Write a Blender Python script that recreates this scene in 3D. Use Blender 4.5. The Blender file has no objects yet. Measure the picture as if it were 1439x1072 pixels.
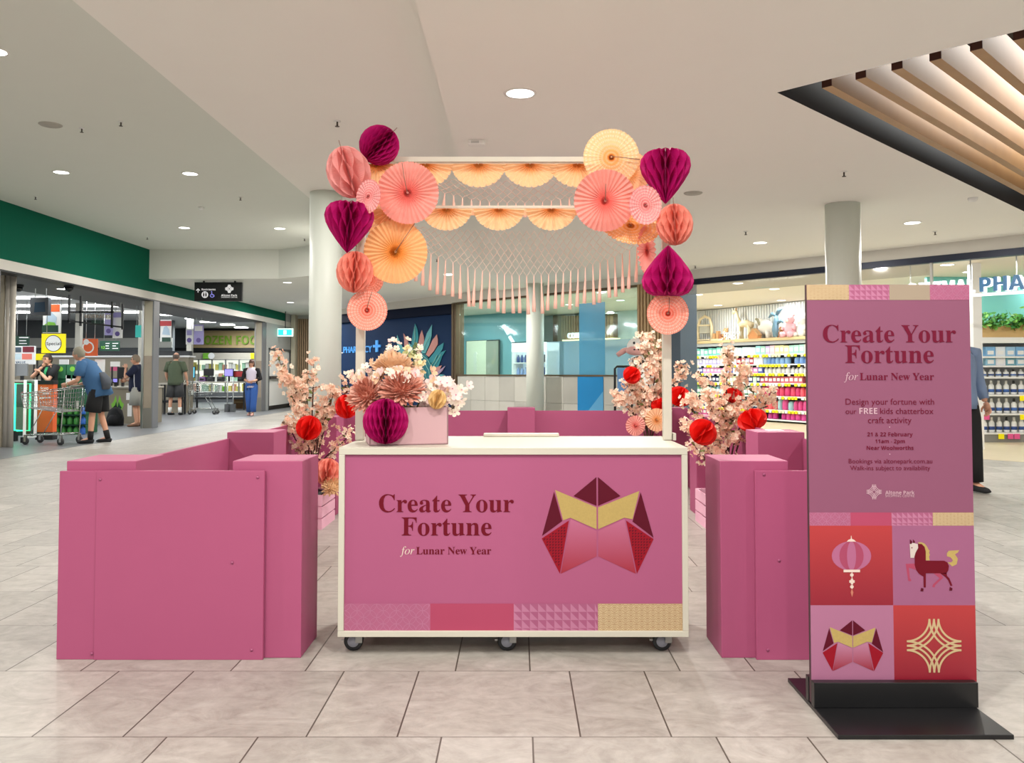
import bpy, bmesh, math, random
from mathutils import Vector, Matrix, Euler
random.seed(7)
PI = math.pi
SC = bpy.context.scene
COL = SC.collection

# ------------------------------------------------------------------ camera
FPX, PCX, PCY, TH, CH = 1180.0, 728.0, 482.0, math.radians(2.0), 1.25
cd = bpy.data.cameras.new('camera'); cam = bpy.data.objects.new('camera', cd); COL.objects.link(cam)
cam.location = (0, 0, CH); cam.rotation_euler = (PI/2 + TH, 0, 0)
cd.sensor_fit = 'HORIZONTAL'; cd.sensor_width = 36; cd.lens = FPX/1439*36
cd.shift_x = (719.5-PCX)/1439; cd.shift_y = (PCY-536)/1439
cd.clip_start = .05; cd.clip_end = 200
SC.camera = cam
# ------------------------------------------------------------------ exposure, world
vs = SC.view_settings
vs.view_transform = 'Standard'; vs.look = 'None'; vs.gamma = 1; vs.exposure = -0.1
vs.use_curve_mapping = False
w = bpy.data.worlds.new('mall_daylight'); SC.world = w; w.use_nodes = True
w.node_tree.nodes['Background'].inputs[0].default_value = (1.0, .98, .95, 1)
w.node_tree.nodes['Background'].inputs[1].default_value = 0.6
DOWN_W = 74.0          # power of one mall downlight
WARM, COOL = (1.0, .96, .91), (.93, .98, 1.0)

# ------------------------------------------------------------------ photo measurements -> world
def ray(px, py):
    u, v = (px-PCX)/FPX, (PCY-py)/FPX
    return Vector((u, math.cos(TH)-v*math.sin(TH), math.sin(TH)+v*math.cos(TH)))
def P(px, py, Y):                       # point at depth Y
    r = ray(px, py); return Vector((0, 0, CH)) + r*(Y/r.y)
def Z(px, py, z=0.0):                   # point at height z
    r = ray(px, py); return Vector((0, 0, CH)) + r*((z-CH)/r.z)
def XX(px, Y): return P(px, 523, Y).x
def ZZ(py, Y): return P(728, py, Y).z

# ------------------------------------------------------------------ materials
def lin(h):
    o = []                                  # 'rrggbb' or (r, g, b) in 0..255
    for c in ([int(h[i:i+2], 16) for i in (0, 2, 4)] if isinstance(h, str) else h):
        c = c/255
        o.append(c/12.92 if c <= .04045 else ((c+.055)/1.055)**2.4)
    return (o[0], o[1], o[2], 1)
MATS = {}
def mat(name, col, rough=.5, metal=0, emit=0, trans=0, noise=None, bump=0, spec=.5, alpha=1, ecol=None):
    if name in MATS: return MATS[name]
    m = bpy.data.materials.new(name); m.use_nodes = True; MATS[name] = m
    nt = m.node_tree; b = nt.nodes['Principled BSDF']; L = nt.links
    c = lin(col)
    b.inputs['Base Color'].default_value = c
    b.inputs['Roughness'].default_value = rough; b.inputs['Metallic'].default_value = metal
    b.inputs['Specular IOR Level'].default_value = spec
    if emit:
        b.inputs['Emission Color'].default_value = lin(ecol) if ecol else c
        b.inputs['Emission Strength'].default_value = emit
    if alpha < 1: b.inputs['Alpha'].default_value = alpha
    if noise or bump:
        tc = nt.nodes.new('ShaderNodeTexCoord'); nz = nt.nodes.new('ShaderNodeTexNoise')
        L.new(tc.outputs['Object'], nz.inputs['Vector'])
        nz.inputs['Scale'].default_value = noise[0] if noise else 40; nz.inputs['Detail'].default_value = 4
        if noise:
            mx = nt.nodes.new('ShaderNodeMix'); mx.data_type = 'RGBA'
            a = noise[1]
            mx.inputs[6].default_value = tuple(x*(1-a) for x in c[:3])+(1,)
            mx.inputs[7].default_value = tuple(min(1, x*(1+a)) for x in c[:3])+(1,)
            L.new(nz.outputs['Fac'], mx.inputs[0]); L.new(mx.outputs[2], b.inputs['Base Color'])
        if bump:
            bp = nt.nodes.new('ShaderNodeBump'); bp.inputs['Strength'].default_value = bump
            bp.inputs['Distance'].default_value = .01
            L.new(nz.outputs['Fac'], bp.inputs['Height']); L.new(bp.outputs['Normal'], b.inputs['Normal'])
    if trans:
        t = nt.nodes.new('ShaderNodeBsdfTranslucent'); t.inputs[0].default_value = c
        mx = nt.nodes.new('ShaderNodeMixShader'); mx.inputs[0].default_value = trans
        L.new(b.outputs[0], mx.inputs[1]); L.new(t.outputs[0], mx.inputs[2])
        L.new(mx.outputs[0], nt.nodes['Material Output'].inputs[0])
    return m
def grad_mat(name, ctop, cbot, z0, z1, rough=.45):
    """a printed two-colour blend between world heights z0 and z1"""
    if name in MATS: return MATS[name]
    m = bpy.data.materials.new(name); m.use_nodes = True; MATS[name] = m
    nt = m.node_tree; b = nt.nodes['Principled BSDF']; L = nt.links
    tc = nt.nodes.new('ShaderNodeTexCoord'); sp = nt.nodes.new('ShaderNodeSeparateXYZ')
    mr = nt.nodes.new('ShaderNodeMapRange'); mx = nt.nodes.new('ShaderNodeMix'); mx.data_type = 'RGBA'
    L.new(tc.outputs['Object'], sp.inputs[0]); L.new(sp.outputs['Z'], mr.inputs[0])
    mr.inputs[1].default_value = z0; mr.inputs[2].default_value = z1
    L.new(mr.outputs[0], mx.inputs[0]); mx.inputs[6].default_value = lin(cbot); mx.inputs[7].default_value = lin(ctop)
    L.new(mx.outputs[2], b.inputs['Base Color']); b.inputs['Roughness'].default_value = rough
    return m
def glass_mat(name, tint='f4fbfa', alpha=.12, rough=.05):
    if name in MATS: return MATS[name]
    m = bpy.data.materials.new(name); m.use_nodes = True; MATS[name] = m
    nt = m.node_tree; L = nt.links
    for n in list(nt.nodes):
        if n.type != 'OUTPUT_MATERIAL': nt.nodes.remove(n)
    t = nt.nodes.new('ShaderNodeBsdfTransparent'); g = nt.nodes.new('ShaderNodeBsdfGlossy')
    t.inputs[0].default_value = lin(tint); g.inputs['Roughness'].default_value = rough
    mx = nt.nodes.new('ShaderNodeMixShader'); mx.inputs[0].default_value = alpha
    L.new(t.outputs[0], mx.inputs[1]); L.new(g.outputs[0], mx.inputs[2])
    L.new(mx.outputs[0], [n for n in nt.nodes if n.type == 'OUTPUT_MATERIAL'][0].inputs[0])
    return m

# ------------------------------------------------------------------ mesh builder
class MB:
    def __init__(s): s.v, s.f, s.m, s.sm, s.mats = [], [], [], [], []
    def mi(s, M):
        if M not in s.mats: s.mats.append(M)
        return s.mats.index(M)
    def add(s, vs_, fs, M, smooth=False, xf=None):
        o = len(s.v); i = s.mi(M)
        s.v += [tuple(xf @ Vector(p)) if xf else tuple(p) for p in vs_]
        for f in fs: s.f.append([o+k for k in f]); s.m.append(i); s.sm.append(smooth)
        return s
    def box(s, x0, x1, y0, y1, z0, z1, M, xf=None):
        vv = [(x0,y0,z0),(x1,y0,z0),(x1,y1,z0),(x0,y1,z0),(x0,y0,z1),(x1,y0,z1),(x1,y1,z1),(x0,y1,z1)]
        return s.add(vv, [(3,2,1,0),(4,5,6,7),(0,1,5,4),(1,2,6,5),(2,3,7,6),(3,0,4,7)], M, False, xf)
    def prism(s, poly, a, b, M, axis='z', xf=None):
        """extrude a 2D polygon: axis z -> (x,y), y -> (x,z), x -> (y,z)"""
        def p3(p, h): return {'z': (p[0],p[1],h), 'y': (p[0],h,p[1]), 'x': (h,p[0],p[1])}[axis]
        n = len(poly); vv = [p3(p, a) for p in poly]+[p3(p, b) for p in poly]
        ff = [list(range(n))[::-1], list(range(n, 2*n))]+[[i, (i+1) % n, n+(i+1) % n, n+i] for i in range(n)]
        return s.add(vv, ff, M, False, xf)
    def tube(s, pts, rad, M, n=8, caps=True, ref=None, xf=None, closed=False):
        pts = [Vector(p) for p in pts]; k = len(pts)
        if not isinstance(rad, (list, tuple)) or (isinstance(rad, tuple) and k != len(rad)): rad = [rad]*k
        vv, ff = [], []
        up = Vector(ref) if ref else None; prev = None
        for i, p in enumerate(pts):
            if closed: d = pts[(i+1) % k]-pts[i-1]
            else: d = pts[min(i+1, k-1)]-pts[max(i-1, 0)]
            d = d.normalized() if d.length > 1e-9 else Vector((0,0,1))
            if up is None:
                a = prev if prev is not None else (Vector((0,0,1)) if abs(d.z) < .9 else Vector((1,0,0)))
            else: a = up
            x = (a - d*a.dot(d))
            if x.length < 1e-6: x = Vector((1,0,0)) - d*d.x
            x.normalize(); y = d.cross(x); prev = x
            r = rad[i]; rx, ry = r if isinstance(r, tuple) else (r, r)
            for j in range(n):
                t = 2*PI*j/n; vv.append(p+x*(rx*math.cos(t))+y*(ry*math.sin(t)))
        for i in range(k if closed else k-1):
            for j in range(n):
                a, b = i*n+j, i*n+(j+1) % n; c = ((i+1) % k)*n
                ff.append((a, b, c+(j+1) % n, c+j))
        if caps and not closed: ff += [tuple(range(n))[::-1], tuple(range((k-1)*n, k*n))]
        return s.add(vv, ff, M, True, xf)
    def lathe(s, prof, M, c=(0,0,0), n=20, xf=None, smooth=True, caps=True):
        vv, ff = [], []
        for r, z in prof:
            for j in range(n):
                t = 2*PI*j/n; vv.append((c[0]+r*math.cos(t), c[1]+r*math.sin(t), c[2]+z))
        for i in range(len(prof)-1):
            for j in range(n): ff.append((i*n+j, i*n+(j+1) % n, (i+1)*n+(j+1) % n, (i+1)*n+j))
        if caps and prof[0][0] > 1e-6: ff.append(tuple(range(n))[::-1])
        if caps and prof[-1][0] > 1e-6: ff.append(tuple(range((len(prof)-1)*n, len(prof)*n)))
        return s.add(vv, ff, M, smooth, xf)
    def ball(s, c, r, M, nu=14, nv=9, xf=None):
        rx, ry, rz = r if isinstance(r, (tuple, list)) else (r, r, r)
        vv, ff = [(c[0], c[1], c[2]-rz)], []
        for i in range(1, nv):
            a = PI*i/nv
            for j in range(nu):
                t = 2*PI*j/nu
                vv.append((c[0]+rx*math.sin(a)*math.cos(t), c[1]+ry*math.sin(a)*math.sin(t), c[2]-rz*math.cos(a)))
        vv.append((c[0], c[1], c[2]+rz)); q = len(vv)-1
        for j in range(nu): ff.append((0, 1+(j+1) % nu, 1+j))
        for i in range(nv-2):
            for j in range(nu): ff.append((1+i*nu+j, 1+i*nu+(j+1) % nu, 1+(i+1)*nu+(j+1) % nu, 1+(i+1)*nu+j))
        for j in range(nu): ff.append((1+(nv-2)*nu+j, 1+(nv-2)*nu+(j+1) % nu, q))
        return s.add(vv, ff, M, True, xf)
    def quad(s, a, b, c, d, M): return s.add([a, b, c, d], [(0,1,2,3)], M)
    def disc(s, c, r, M, n=20, up=(0,0,1), xf=None):
        u = Vector(up).normalized(); x = u.orthogonal().normalized(); y = u.cross(x)
        return s.add([Vector(c)+x*(r*math.cos(2*PI*j/n))+y*(r*math.sin(2*PI*j/n)) for j in range(n)], [tuple(range(n))], M, False, xf)
    def build(s, name, parent=None, world=True, bevel=0, kind=None):
        """link as ONE mesh object. world=True: the vertices are world coordinates, moved into the parent's space"""
        me = bpy.data.meshes.new(name); vv = s.v
        if parent is not None and world:
            o = Vector((0,0,0)); q = parent
            while q is not None: o += q.location; q = q.parent
            vv = [(p[0]-o.x, p[1]-o.y, p[2]-o.z) for p in vv]
        me.from_pydata(vv, [], s.f)
        for M in s.mats: me.materials.append(M)
        me.polygons.foreach_set('material_index', s.m); me.polygons.foreach_set('use_smooth', s.sm)
        me.update()
        ob = bpy.data.objects.new(name, me); COL.objects.link(ob)
        if parent is not None: ob.parent = parent
        if bevel:
            md = ob.modifiers.new('edge', 'BEVEL'); md.width = bevel; md.segments = 2; md.limit_method = 'ANGLE'
        if kind: ob['kind'] = kind
        return ob
def tag(o, label, cat, group=None, kind=None):
    if label: o['label'] = label
    if cat: o['category'] = cat
    if group: o['group'] = group
    if kind: o['kind'] = kind
    return o
def thing(name, label, cat, loc=(0,0,0), rz=0, group=None):
    o = bpy.data.objects.new(name, None); COL.objects.link(o); o.empty_display_size = .05
    o.location = loc; o.rotation_euler = (0, 0, rz)
    return tag(o, label, cat, group)
def struct(name, mb, bevel=0):
    return mb.build(name, bevel=bevel, kind='structure')
def dup(root, loc, rz=None, label=None, group=None):
    r = root.copy(); COL.objects.link(r); r.location = loc
    if rz is not None: r.rotation_euler = (0, 0, rz)
    if label: r['label'] = label
    if group: r['group'] = group
    for ch in list(root.children):
        c = ch.copy(); COL.objects.link(c); c.parent = r
        for g in list(ch.children):
            d = g.copy(); COL.objects.link(d); d.parent = c
    return r

# ------------------------------------------------------------------ lettering
def serif(s): return ''.join(chr(0x1D400+ord(c)-65) if 'A' <= c <= 'Z' else chr(0x1D41A+ord(c)-97) if 'a' <= c <= 'z' else c for c in s)
def ital(s): return ''.join(chr(0x1D434+ord(c)-65) if 'A' <= c <= 'Z' else chr(0x1D44E+ord(c)-97) if 'a' <= c <= 'z' else c for c in s)
def sansb(s): return ''.join(chr(0x1D5D4+ord(c)-65) if 'A' <= c <= 'Z' else chr(0x1D5EE+ord(c)-97) if 'a' <= c <= 'z' else chr(0x1D7EC+ord(c)-48) if '0' <= c <= '9' else c for c in s)
_TX = {}
def text_geo(s, ext=0):
    k = (s, ext)
    if k in _TX: return _TX[k]
    c = bpy.data.curves.new('lettering', 'FONT'); c.body = s; c.size = 1; c.extrude = ext; c.resolution_u = 3
    o = bpy.data.objects.new('lettering', c); me = bpy.data.meshes.new_from_object(o)
    vv = [tuple(v.co) for v in me.vertices]; ff = [list(p.vertices) for p in me.polygons]
    bpy.data.objects.remove(o); bpy.data.curves.remove(c); bpy.data.meshes.remove(me)
    _TX[k] = (vv, ff); return _TX[k]
def letters(mb, s, M, x0, x1, zb, y, h=None, cap=None, ext=0, frame=None, align='c', dy=0):
    """lettering of text s between x0 and x1 (if h is None the height follows), baseline at zb, facing -Y at depth y.
    cap: height of a capital. frame(x, z, d) maps to the world when the sign is not frontal."""
    vv, ff = text_geo(s, ext)
    if not vv: return
    a, b = min(p[0] for p in vv), max(p[0] for p in vv)
    sx = (x1-x0)/(b-a); sz = sx if cap is None else cap/.70
    if h == 'keep': sx = sz; 
    ox = x0 - a*sx
    if h == 'keep': ox = {'c': (x0+x1)/2-(a+b)/2*sx, 'l': x0-a*sx, 'r': x1-b*sx}[align]
    out = []
    for p in vv:
        X, Zz, D = ox+p[0]*sx, zb+p[1]*sz, p[2]
        out.append(frame(X, Zz, D) if frame else (X, y-D, Zz))
    mb.add(out, ff, M)
# ================================================================== LARGE LIGHTS AND STRUCTURE
ZR, ZM, ZL, ZB = 3.18, 3.42, 3.98, 3.33     # right, middle, left and rear-left ceiling heights
XS = -.535; XA = -2.60; XW = -8.2           # ceiling steps, supermarket front line
def area(name, loc, size, power, col=WARM, shape='DISK', sy=None, rot=(0,0,0), spread=180):
    l = bpy.data.lights.new(name, 'AREA'); l.shape = shape; l.size = size
    if sy: l.size_y = sy
    l.energy = power; l.color = col; l.spread = math.radians(spread)
    o = bpy.data.objects.new(name, l); COL.objects.link(o); o.location = loc; o.rotation_euler = rot
    return o
white_ceil = mat('ceiling_paint', 'f6f5ee', .85, noise=(3, .01))
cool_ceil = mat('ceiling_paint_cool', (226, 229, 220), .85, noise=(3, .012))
fascia_paint = mat('fascia_paint', 'd9d6ce', .7)
charcoal = mat('charcoal_paint', '3a3c3f', .7)
green_band = mat('green_band', (0, 92, 70), .8, spec=.15)
navy = mat('navy_wall', (28, 52, 88), .7, spec=.15)
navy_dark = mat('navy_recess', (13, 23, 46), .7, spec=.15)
bronze = mat('bronze_metal', '6d5c48', .4, .6)
black_metal = mat('black_metal', '17191d', .45, .3)
header_metal = mat('header_metal', '1d2438', .4, .3)
steel = mat('steel', 'b9b9b6', .3, .9)
col_white = mat('column_white', (222, 228, 218), .45)
beige_panel = mat('beige_panel', 'bdb6a2', .5)
dark_grey = mat('dark_grey', '55585a', .6)
grey_wall = mat('grey_wall', 'a8aaa8', .6)
white_panel = mat('white_panel', 'f2f2ef', .35)
black = mat('black', '0d0d0f', .5)

# ---- floor: stone-look tiles, wide and narrow ones alternating, each row shifted half a period
def floor_material():
    m = bpy.data.materials.new('stone_tile_floor'); m.use_nodes = True
    nt = m.node_tree; L = nt.links; b = nt.nodes['Principled BSDF']
    def math_(op, a, b_=None, c=None):
        n = nt.nodes.new('ShaderNodeMath'); n.operation = op
        for i, x in enumerate((a, b_, c)):
            if x is None: continue
            if isinstance(x, (int, float)): n.inputs[i].default_value = x
            else: L.new(x, n.inputs[i])
        return n.outputs[0]
    tc = nt.nodes.new('ShaderNodeTexCoord'); sp = nt.nodes.new('ShaderNodeSeparateXYZ'); L.new(tc.outputs['Object'], sp.inputs[0])
    ROW, PER, NAR = .635, .942, .3127
    ry = math_('DIVIDE', math_('SUBTRACT', sp.outputs['Y'], 2.927), ROW)
    row = math_('FLOOR', ry); fy = math_('SUBTRACT', ry, row)
    odd = math_('ABSOLUTE', math_('MODULO', row, 2.0))
    xs = math_('DIVIDE', math_('SUBTRACT', math_('ADD', sp.outputs['X'], .7277), math_('MULTIPLY', odd, .4650)), PER)
    ci = math_('FLOOR', xs); fx = math_('MULTIPLY', math_('SUBTRACT', xs, ci), PER)
    wide = math_('GREATER_THAN', fx, NAR)
    W = .0030
    def near(v, t): return math_('LESS_THAN', math_('ABSOLUTE', math_('SUBTRACT', v, t)), W)
    jx = math_('MAXIMUM', near(fx, NAR), math_('MAXIMUM', math_('LESS_THAN', fx, W), math_('GREATER_THAN', fx, PER-W)))
    fym = math_('MULTIPLY', fy, ROW)
    jy = math_('MAXIMUM', math_('LESS_THAN', fym, .002), math_('GREATER_THAN', fym, ROW-.002))
    joint = math_('MAXIMUM', jx, jy)
    cid = nt.nodes.new('ShaderNodeCombineXYZ')
    L.new(math_('ADD', math_('MULTIPLY', ci, 2.0), wide), cid.inputs[0]); L.new(row, cid.inputs[1])
    wn = nt.nodes.new('ShaderNodeTexWhiteNoise'); wn.noise_dimensions = '3D'; L.new(cid.outputs[0], wn.inputs['Vector'])
    # veins: stretched noise shifted per tile
    off = nt.nodes.new('ShaderNodeVectorMath'); off.operation = 'SCALE'; L.new(wn.outputs['Color'], off.inputs[0]); off.inputs['Scale'].default_value = 9
    ad = nt.nodes.new('ShaderNodeVectorMath'); L.new(tc.outputs['Object'], ad.inputs[0]); L.new(off.outputs[0], ad.inputs[1])
    mp = nt.nodes.new('ShaderNodeMapping'); mp.inputs['Scale'].default_value = (2.4, 4.0, 1); mp.inputs['Rotation'].default_value = (0, 0, .55)
    L.new(ad.outputs[0], mp.inputs[0])
    n1 = nt.nodes.new('ShaderNodeTexNoise'); n1.inputs['Scale'].default_value = 1.6; n1.inputs['Detail'].default_value = 8; n1.inputs['Roughness'].default_value = .76; n1.inputs['Distortion'].default_value = 1.5
    L.new(mp.outputs[0], n1.inputs['Vector'])
    n2 = nt.nodes.new('ShaderNodeTexNoise'); n2.inputs['Scale'].default_value = 22; n2.inputs['Detail'].default_value = 6
    L.new(ad.outputs[0], n2.inputs['Vector'])
    rp = nt.nodes.new('ShaderNodeValToRGB'); L.new(n1.outputs['Fac'], rp.inputs[0])
    e = rp.color_ramp.elements
    e[0].position = .3; e[0].color = lin('98928a'); e[1].position = .72; e[1].color = lin('bfbab3')
    k = e.new(.5); k.color = lin('aea9a1')
    hs = nt.nodes.new('ShaderNodeHueSaturation'); L.new(rp.outputs[0], hs.inputs['Color'])
    L.new(math_('ADD', math_('ADD', math_('MULTIPLY', wn.outputs['Value'], .20), .76), math_('MULTIPLY', math_('SUBTRACT', n2.outputs['Fac'], .5), .34)), hs.inputs['Value'])
    jm = nt.nodes.new('ShaderNodeMix'); jm.data_type = 'RGBA'; L.new(joint, jm.inputs[0]); L.new(hs.outputs[0], jm.inputs[6]); jm.inputs[7].default_value = lin('4e473f')
    L.new(jm.outputs[2], b.inputs['Base Color'])
    L.new(math_('ADD', .36, math_('MULTIPLY', n1.outputs['Fac'], .16)), b.inputs['Roughness'])
    bp = nt.nodes.new('ShaderNodeBump'); bp.inputs['Strength'].default_value = .25; bp.inputs['Distance'].default_value = .004
    L.new(math_('SUBTRACT', math_('MULTIPLY', n1.outputs['Fac'], .6), joint), bp.inputs['Height']); L.new(bp.outputs['Normal'], b.inputs['Normal'])
    return m
struct('floor', MB().quad((-30,-4,0), (16,-4,0), (16,42,0), (-30,42,0), floor_material()))
struct('floor_left', MB().box(-26, -7.45, 6, 37, -.02, .003, mat('supermarket_vinyl', '777a7e', .35, noise=(6, .05))))

# ---- pharmacy shopfront frame of reference: x to the right along the shopfront, y into the shop
SD = Vector((.6817, -.7317, 0)); SN = Vector((.7317, .6817, 0)); SO = Vector((7.07, 11.73, 0))
MSF = Matrix(((SD.x, SN.x, 0, SO.x), (SD.y, SN.y, 0, SO.y), (0, 0, 1, 0), (0, 0, 0, 1)))
def sa(px, v=0.0):                        # distance along the shopfront seen at pixel column px, v metres inside it
    k = (px-PCX)/FPX; o = SO+SN*v
    return (o.y*k-o.x)/(SD.x-SD.y*k)
def SP(a, v, z): return MSF @ Vector((a, v, z))
struct('floor_right', MB().box(-19, 6, 0, 13, -.02, .004, mat('pharmacy_floor', 'cbbd9f', .4, noise=(5, .06)), MSF))

# ---- ceilings
C0 = Z(1092, 130, ZR); E1 = Vector((.7071, .7071, 0)); E2 = Vector((.7071, -.7071, 0)); RA, RB = 7.0, 5.6
h = [C0, C0+E1*RA, C0+E1*RA+E2*RB, C0+E2*RB]
def bulk_at(x):                           # y of the shopfront line at a given x
    return SO.y + (x-SO.x)/SD.x*SD.y
mb = MB()
R0, R1, R2, R3 = (XS,-4,ZR), (13,-4,ZR), (13, bulk_at(13)+.4, ZR), (XS, bulk_at(XS)+.4, ZR)
H = [(p.x, p.y, ZR) for p in h]
for q in ((R0, H[3], H[0]), (R0, H[0], R3), (R3, H[0], H[1]), (R3, H[1], R2), (R2, H[1], H[2]), (R2, H[2], R1), (R1, H[2], H[3]), (R1, H[3], R0)):
    mb.add(q, [(0, 1, 2)], white_ceil)
mb.quad((XS,-4,ZR), (XS,bulk_at(XS),ZR), (XS,bulk_at(XS),4.1), (XS,-4,4.1), white_ceil)
struct('ceiling_right', mb)
ZF = ZM-.02*15                              # the middle ceiling falls gently towards the rear
mb = MB(); mb.quad((XA,-4,ZM), (XS,-4,ZM), (XS,11,ZM), (XA,11,ZM), white_ceil); mb.quad((XA,11,ZM), (XS,11,ZM), (XS,26,ZF), (XA,26,ZF), white_ceil)
mb.add([(XA,11,ZM), (XA,26,ZF), (-6.3,26,ZF)], [(0,1,2)], white_ceil); mb.quad((XA,11,ZM), (-6.3,26,ZF), (-6.3,26,4.1), (XA,11,4.1), white_ceil)
mb.quad((XA,-4,ZM), (XA,11,ZM), (XA,11,4.1), (XA,-4,4.1), white_ceil)
struct('ceiling', mb)
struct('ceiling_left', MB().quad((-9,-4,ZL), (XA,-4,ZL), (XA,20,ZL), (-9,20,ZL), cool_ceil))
B0 = Vector((-8.2, 18.6, 0)); B1 = Vector((XX(390, 18.6), 18.6, 0)); B2 = Vector((XA, 16.75, 0))
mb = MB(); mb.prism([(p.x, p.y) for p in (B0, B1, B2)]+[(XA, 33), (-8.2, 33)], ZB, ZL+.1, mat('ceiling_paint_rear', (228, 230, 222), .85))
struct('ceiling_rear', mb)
# timber feature recess: charcoal box
mb = MB(); up = 1.1
for i in range(4):
    a, b_ = H[i], H[(i+1) % 4]; mb.quad(a, b_, (b_[0], b_[1], ZR+up), (a[0], a[1], ZR+up), charcoal)
mb.quad(*[(p[0], p[1], ZR+up) for p in H], mat('recess_top', '1b1c1e', .8))
struct('ceiling_recess', mb)

# ---- supermarket front (left)
mb = MB(); y0, y1 = 6.0, 18.6
mb.box(XW-.25, XW, y0, y1, 3.05, ZL, green_band)
mb.box(XW-.25, XW, y1, 29.6, 3.05, ZB+.02, green_band)
struct('wall_left_band', mb)
mb = MB(); mb.box(XW-.25, XW, 6, 30.6, 2.88, 3.05, fascia_paint); mb.box(XW-.25, XW+.004, 6, 27.2, 2.855, 2.885, black_metal)
mb.box(XW-.25, XW, 29.6, 30.6, 3.05, ZB+.02, grey_wall)
mb.box(XW-.25, XW, 27.35, 27.6, 0, 2.88, grey_wall); mb.box(XW-.25, XW, 27.6, 30.4, 2.06, 2.88, grey_wall); mb.box(XW-.25, XW, 30.4, 30.6, 0, 2.88, grey_wall)
struct('wall_left', mb)
struct('ceiling_soffit', MB().box(-9.9, XW-.25, 6, 27.2, 2.88, 3.0, mat('soffit', '707274', .7)))
mb = MB(); mb.box(-27, -9.9, 6, 37, 3.15, 3.2, mat('shop_ceiling', 'dfe0de', .8)); mb.box(-9.95, -9.9, 6, 27.2, 2.88, 3.2, dark_grey)
mb.box(-9.9, XW-.25, 27.2, 37, 3.15, 3.2, MATS['shop_ceiling']); struct('ceiling_supermarket', mb)
mb = MB()
for (ya, yb) in ((18.85, 19.15), (26.9, 27.3), (12.95, 13.25)):
    mb = MB(); mb.box(XW-.2, XW-.02, ya, yb, 1.62, 2.86, beige_panel); mb.box(XW-.2, XW-.02, ya, yb, .45, 1.62, mat('stone_clad', '9d9080', .25, noise=(4, .15)))
    mb.box(XW-.21, XW-.01, ya-.01, yb+.01, 0, .45, mat('stone_base', '7d7a72', .3)); mb.box(XW-.02, XW+.01, ya, yb, 0, 2.86, mat('grey_reveal', '74767a', .4))
    mb.box(XW-.25, XW-.2, ya-.02, ya+.03, 0, 2.86, steel)
    struct('column_left', mb, .004)
# rear wall of the passage with timber slats, back walls of the supermarket
mb = MB(); mb.box(-8.2, -3.0, 30.6, 30.8, 0, ZB+.05, mat('rear_plaster', 'bdbcb4', .7)); struct('wall_rear', mb)
oak = mat('oak_slat', '9a8064', .5, noise=(9, .12)); oak2 = mat('oak_light', 'b99a72', .5, noise=(9, .1))
mb = MB(); x = XX(415, 30.5)
for i in range(34): mb.box(x+i*.075, x+i*.075+.05, 30.5, 30.6, 0.02, 3.2, oak)
struct('wall_rear_slats', mb)
struct('column_rear', MB().box(XX(409.5, 30.3), XX(415, 30.3), 30.2, 30.6, 0, ZB, beige_panel))
mb = MB(); mb.box(-27, -8.45, 36.3, 36.5, 0, 3.2, mat('shop_dark_wall', '5c6062', .7)); mb.box(-27.1, -27, 6, 36.5, 0, 3.2, MATS['shop_dark_wall'])
mb.box(-8.45, -8.2, 30.6, 36.5, 0, 3.2, MATS['shop_dark_wall'])
mb.box(-27, -12.6, 30.6, 30.8, 0, 3.2, MATS['shop_dark_wall'])
mb.box(-27, -12.6, 30.55, 30.6, 2.15, 2.5, mat('shop_band', 'b9b9b2', .6))
struct('wall_supermarket', mb)

# ---- door in the left wall: white double door with a push bar
d = MB(); d.box(XW-.2, XW-.05, 27.68, 30.32, .14, 2.0, white_panel); dr = struct('door_1', d)
MB().box(XW-.22, XW+.01, 27.6, 27.68, 0, 2.06, dark_grey).box(XW-.22, XW+.01, 30.32, 30.4, 0, 2.06, dark_grey).box(XW-.22, XW+.01, 27.6, 30.4, 2.0, 2.06, dark_grey).build('door_frame', dr)
MB().box(XW-.05, XW+.03, 27.75, 30.0, 1.03, 1.13, mat('push_bar', '6f7276', .3, .8)).build('push_bar', dr)
MB().box(XW-.2, XW-.04, 27.68, 30.32, 0.01, .14, black).build('kick_plate', dr)

# ---- columns
def column(name, x, y, z1, r=.193):
    mb = MB(); mb.lathe([(r, 0), (r, z1)], col_white, (x, y, 0), 32); mb.lathe([(r+.012, 0), (r+.012, .1)], steel, (x, y, 0), 32)
    return struct(name, mb)
column('column_1', XX(456.5, 10.1), 10.1, ZM); column('column_2', XX(1187, 9.6), 9.6, ZR); column('column_3', XX(752, 18.3), 18.3, ZR)

# ---- pharmacy shopfront
mb = MB(); aL = -18.6
mb.box(aL, sa(636), -.02, .3, 2.98, 3.6, fascia_paint, MSF); mb.box(sa(636), 6, -.02, .3, 3.0, 3.6, fascia_paint, MSF)
struct('wall_right_fascia', mb)
mb = MB(); mb.box(sa(960), 6, -.035, .1, 2.9, 3.0, header_metal, MSF); mb.box(sa(643), sa(960), -.03, .08, 2.955, 3.0, bronze, MSF); struct('trim_1', mb)
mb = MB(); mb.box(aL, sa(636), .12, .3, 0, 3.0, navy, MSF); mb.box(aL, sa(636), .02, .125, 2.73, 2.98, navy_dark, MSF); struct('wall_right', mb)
mb = MB(); mb.box(sa(636), sa(639), -.04, .3, 0, 2.98, bronze, MSF); mb.box(sa(640), sa(642.4), -.04, .07, 0, 2.98, bronze, MSF); struct('trim_2', mb)
stone = mat('grey_stone_tile', 'cbc9c0', .4, noise=(2.5, .10)); stone2 = mat('grey_stone_tile_dark', 'bbb9b1', .4, noise=(2.5, .10))
mb = MB(); a0, a1 = sa(643), sa(898); n = 11
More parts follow.
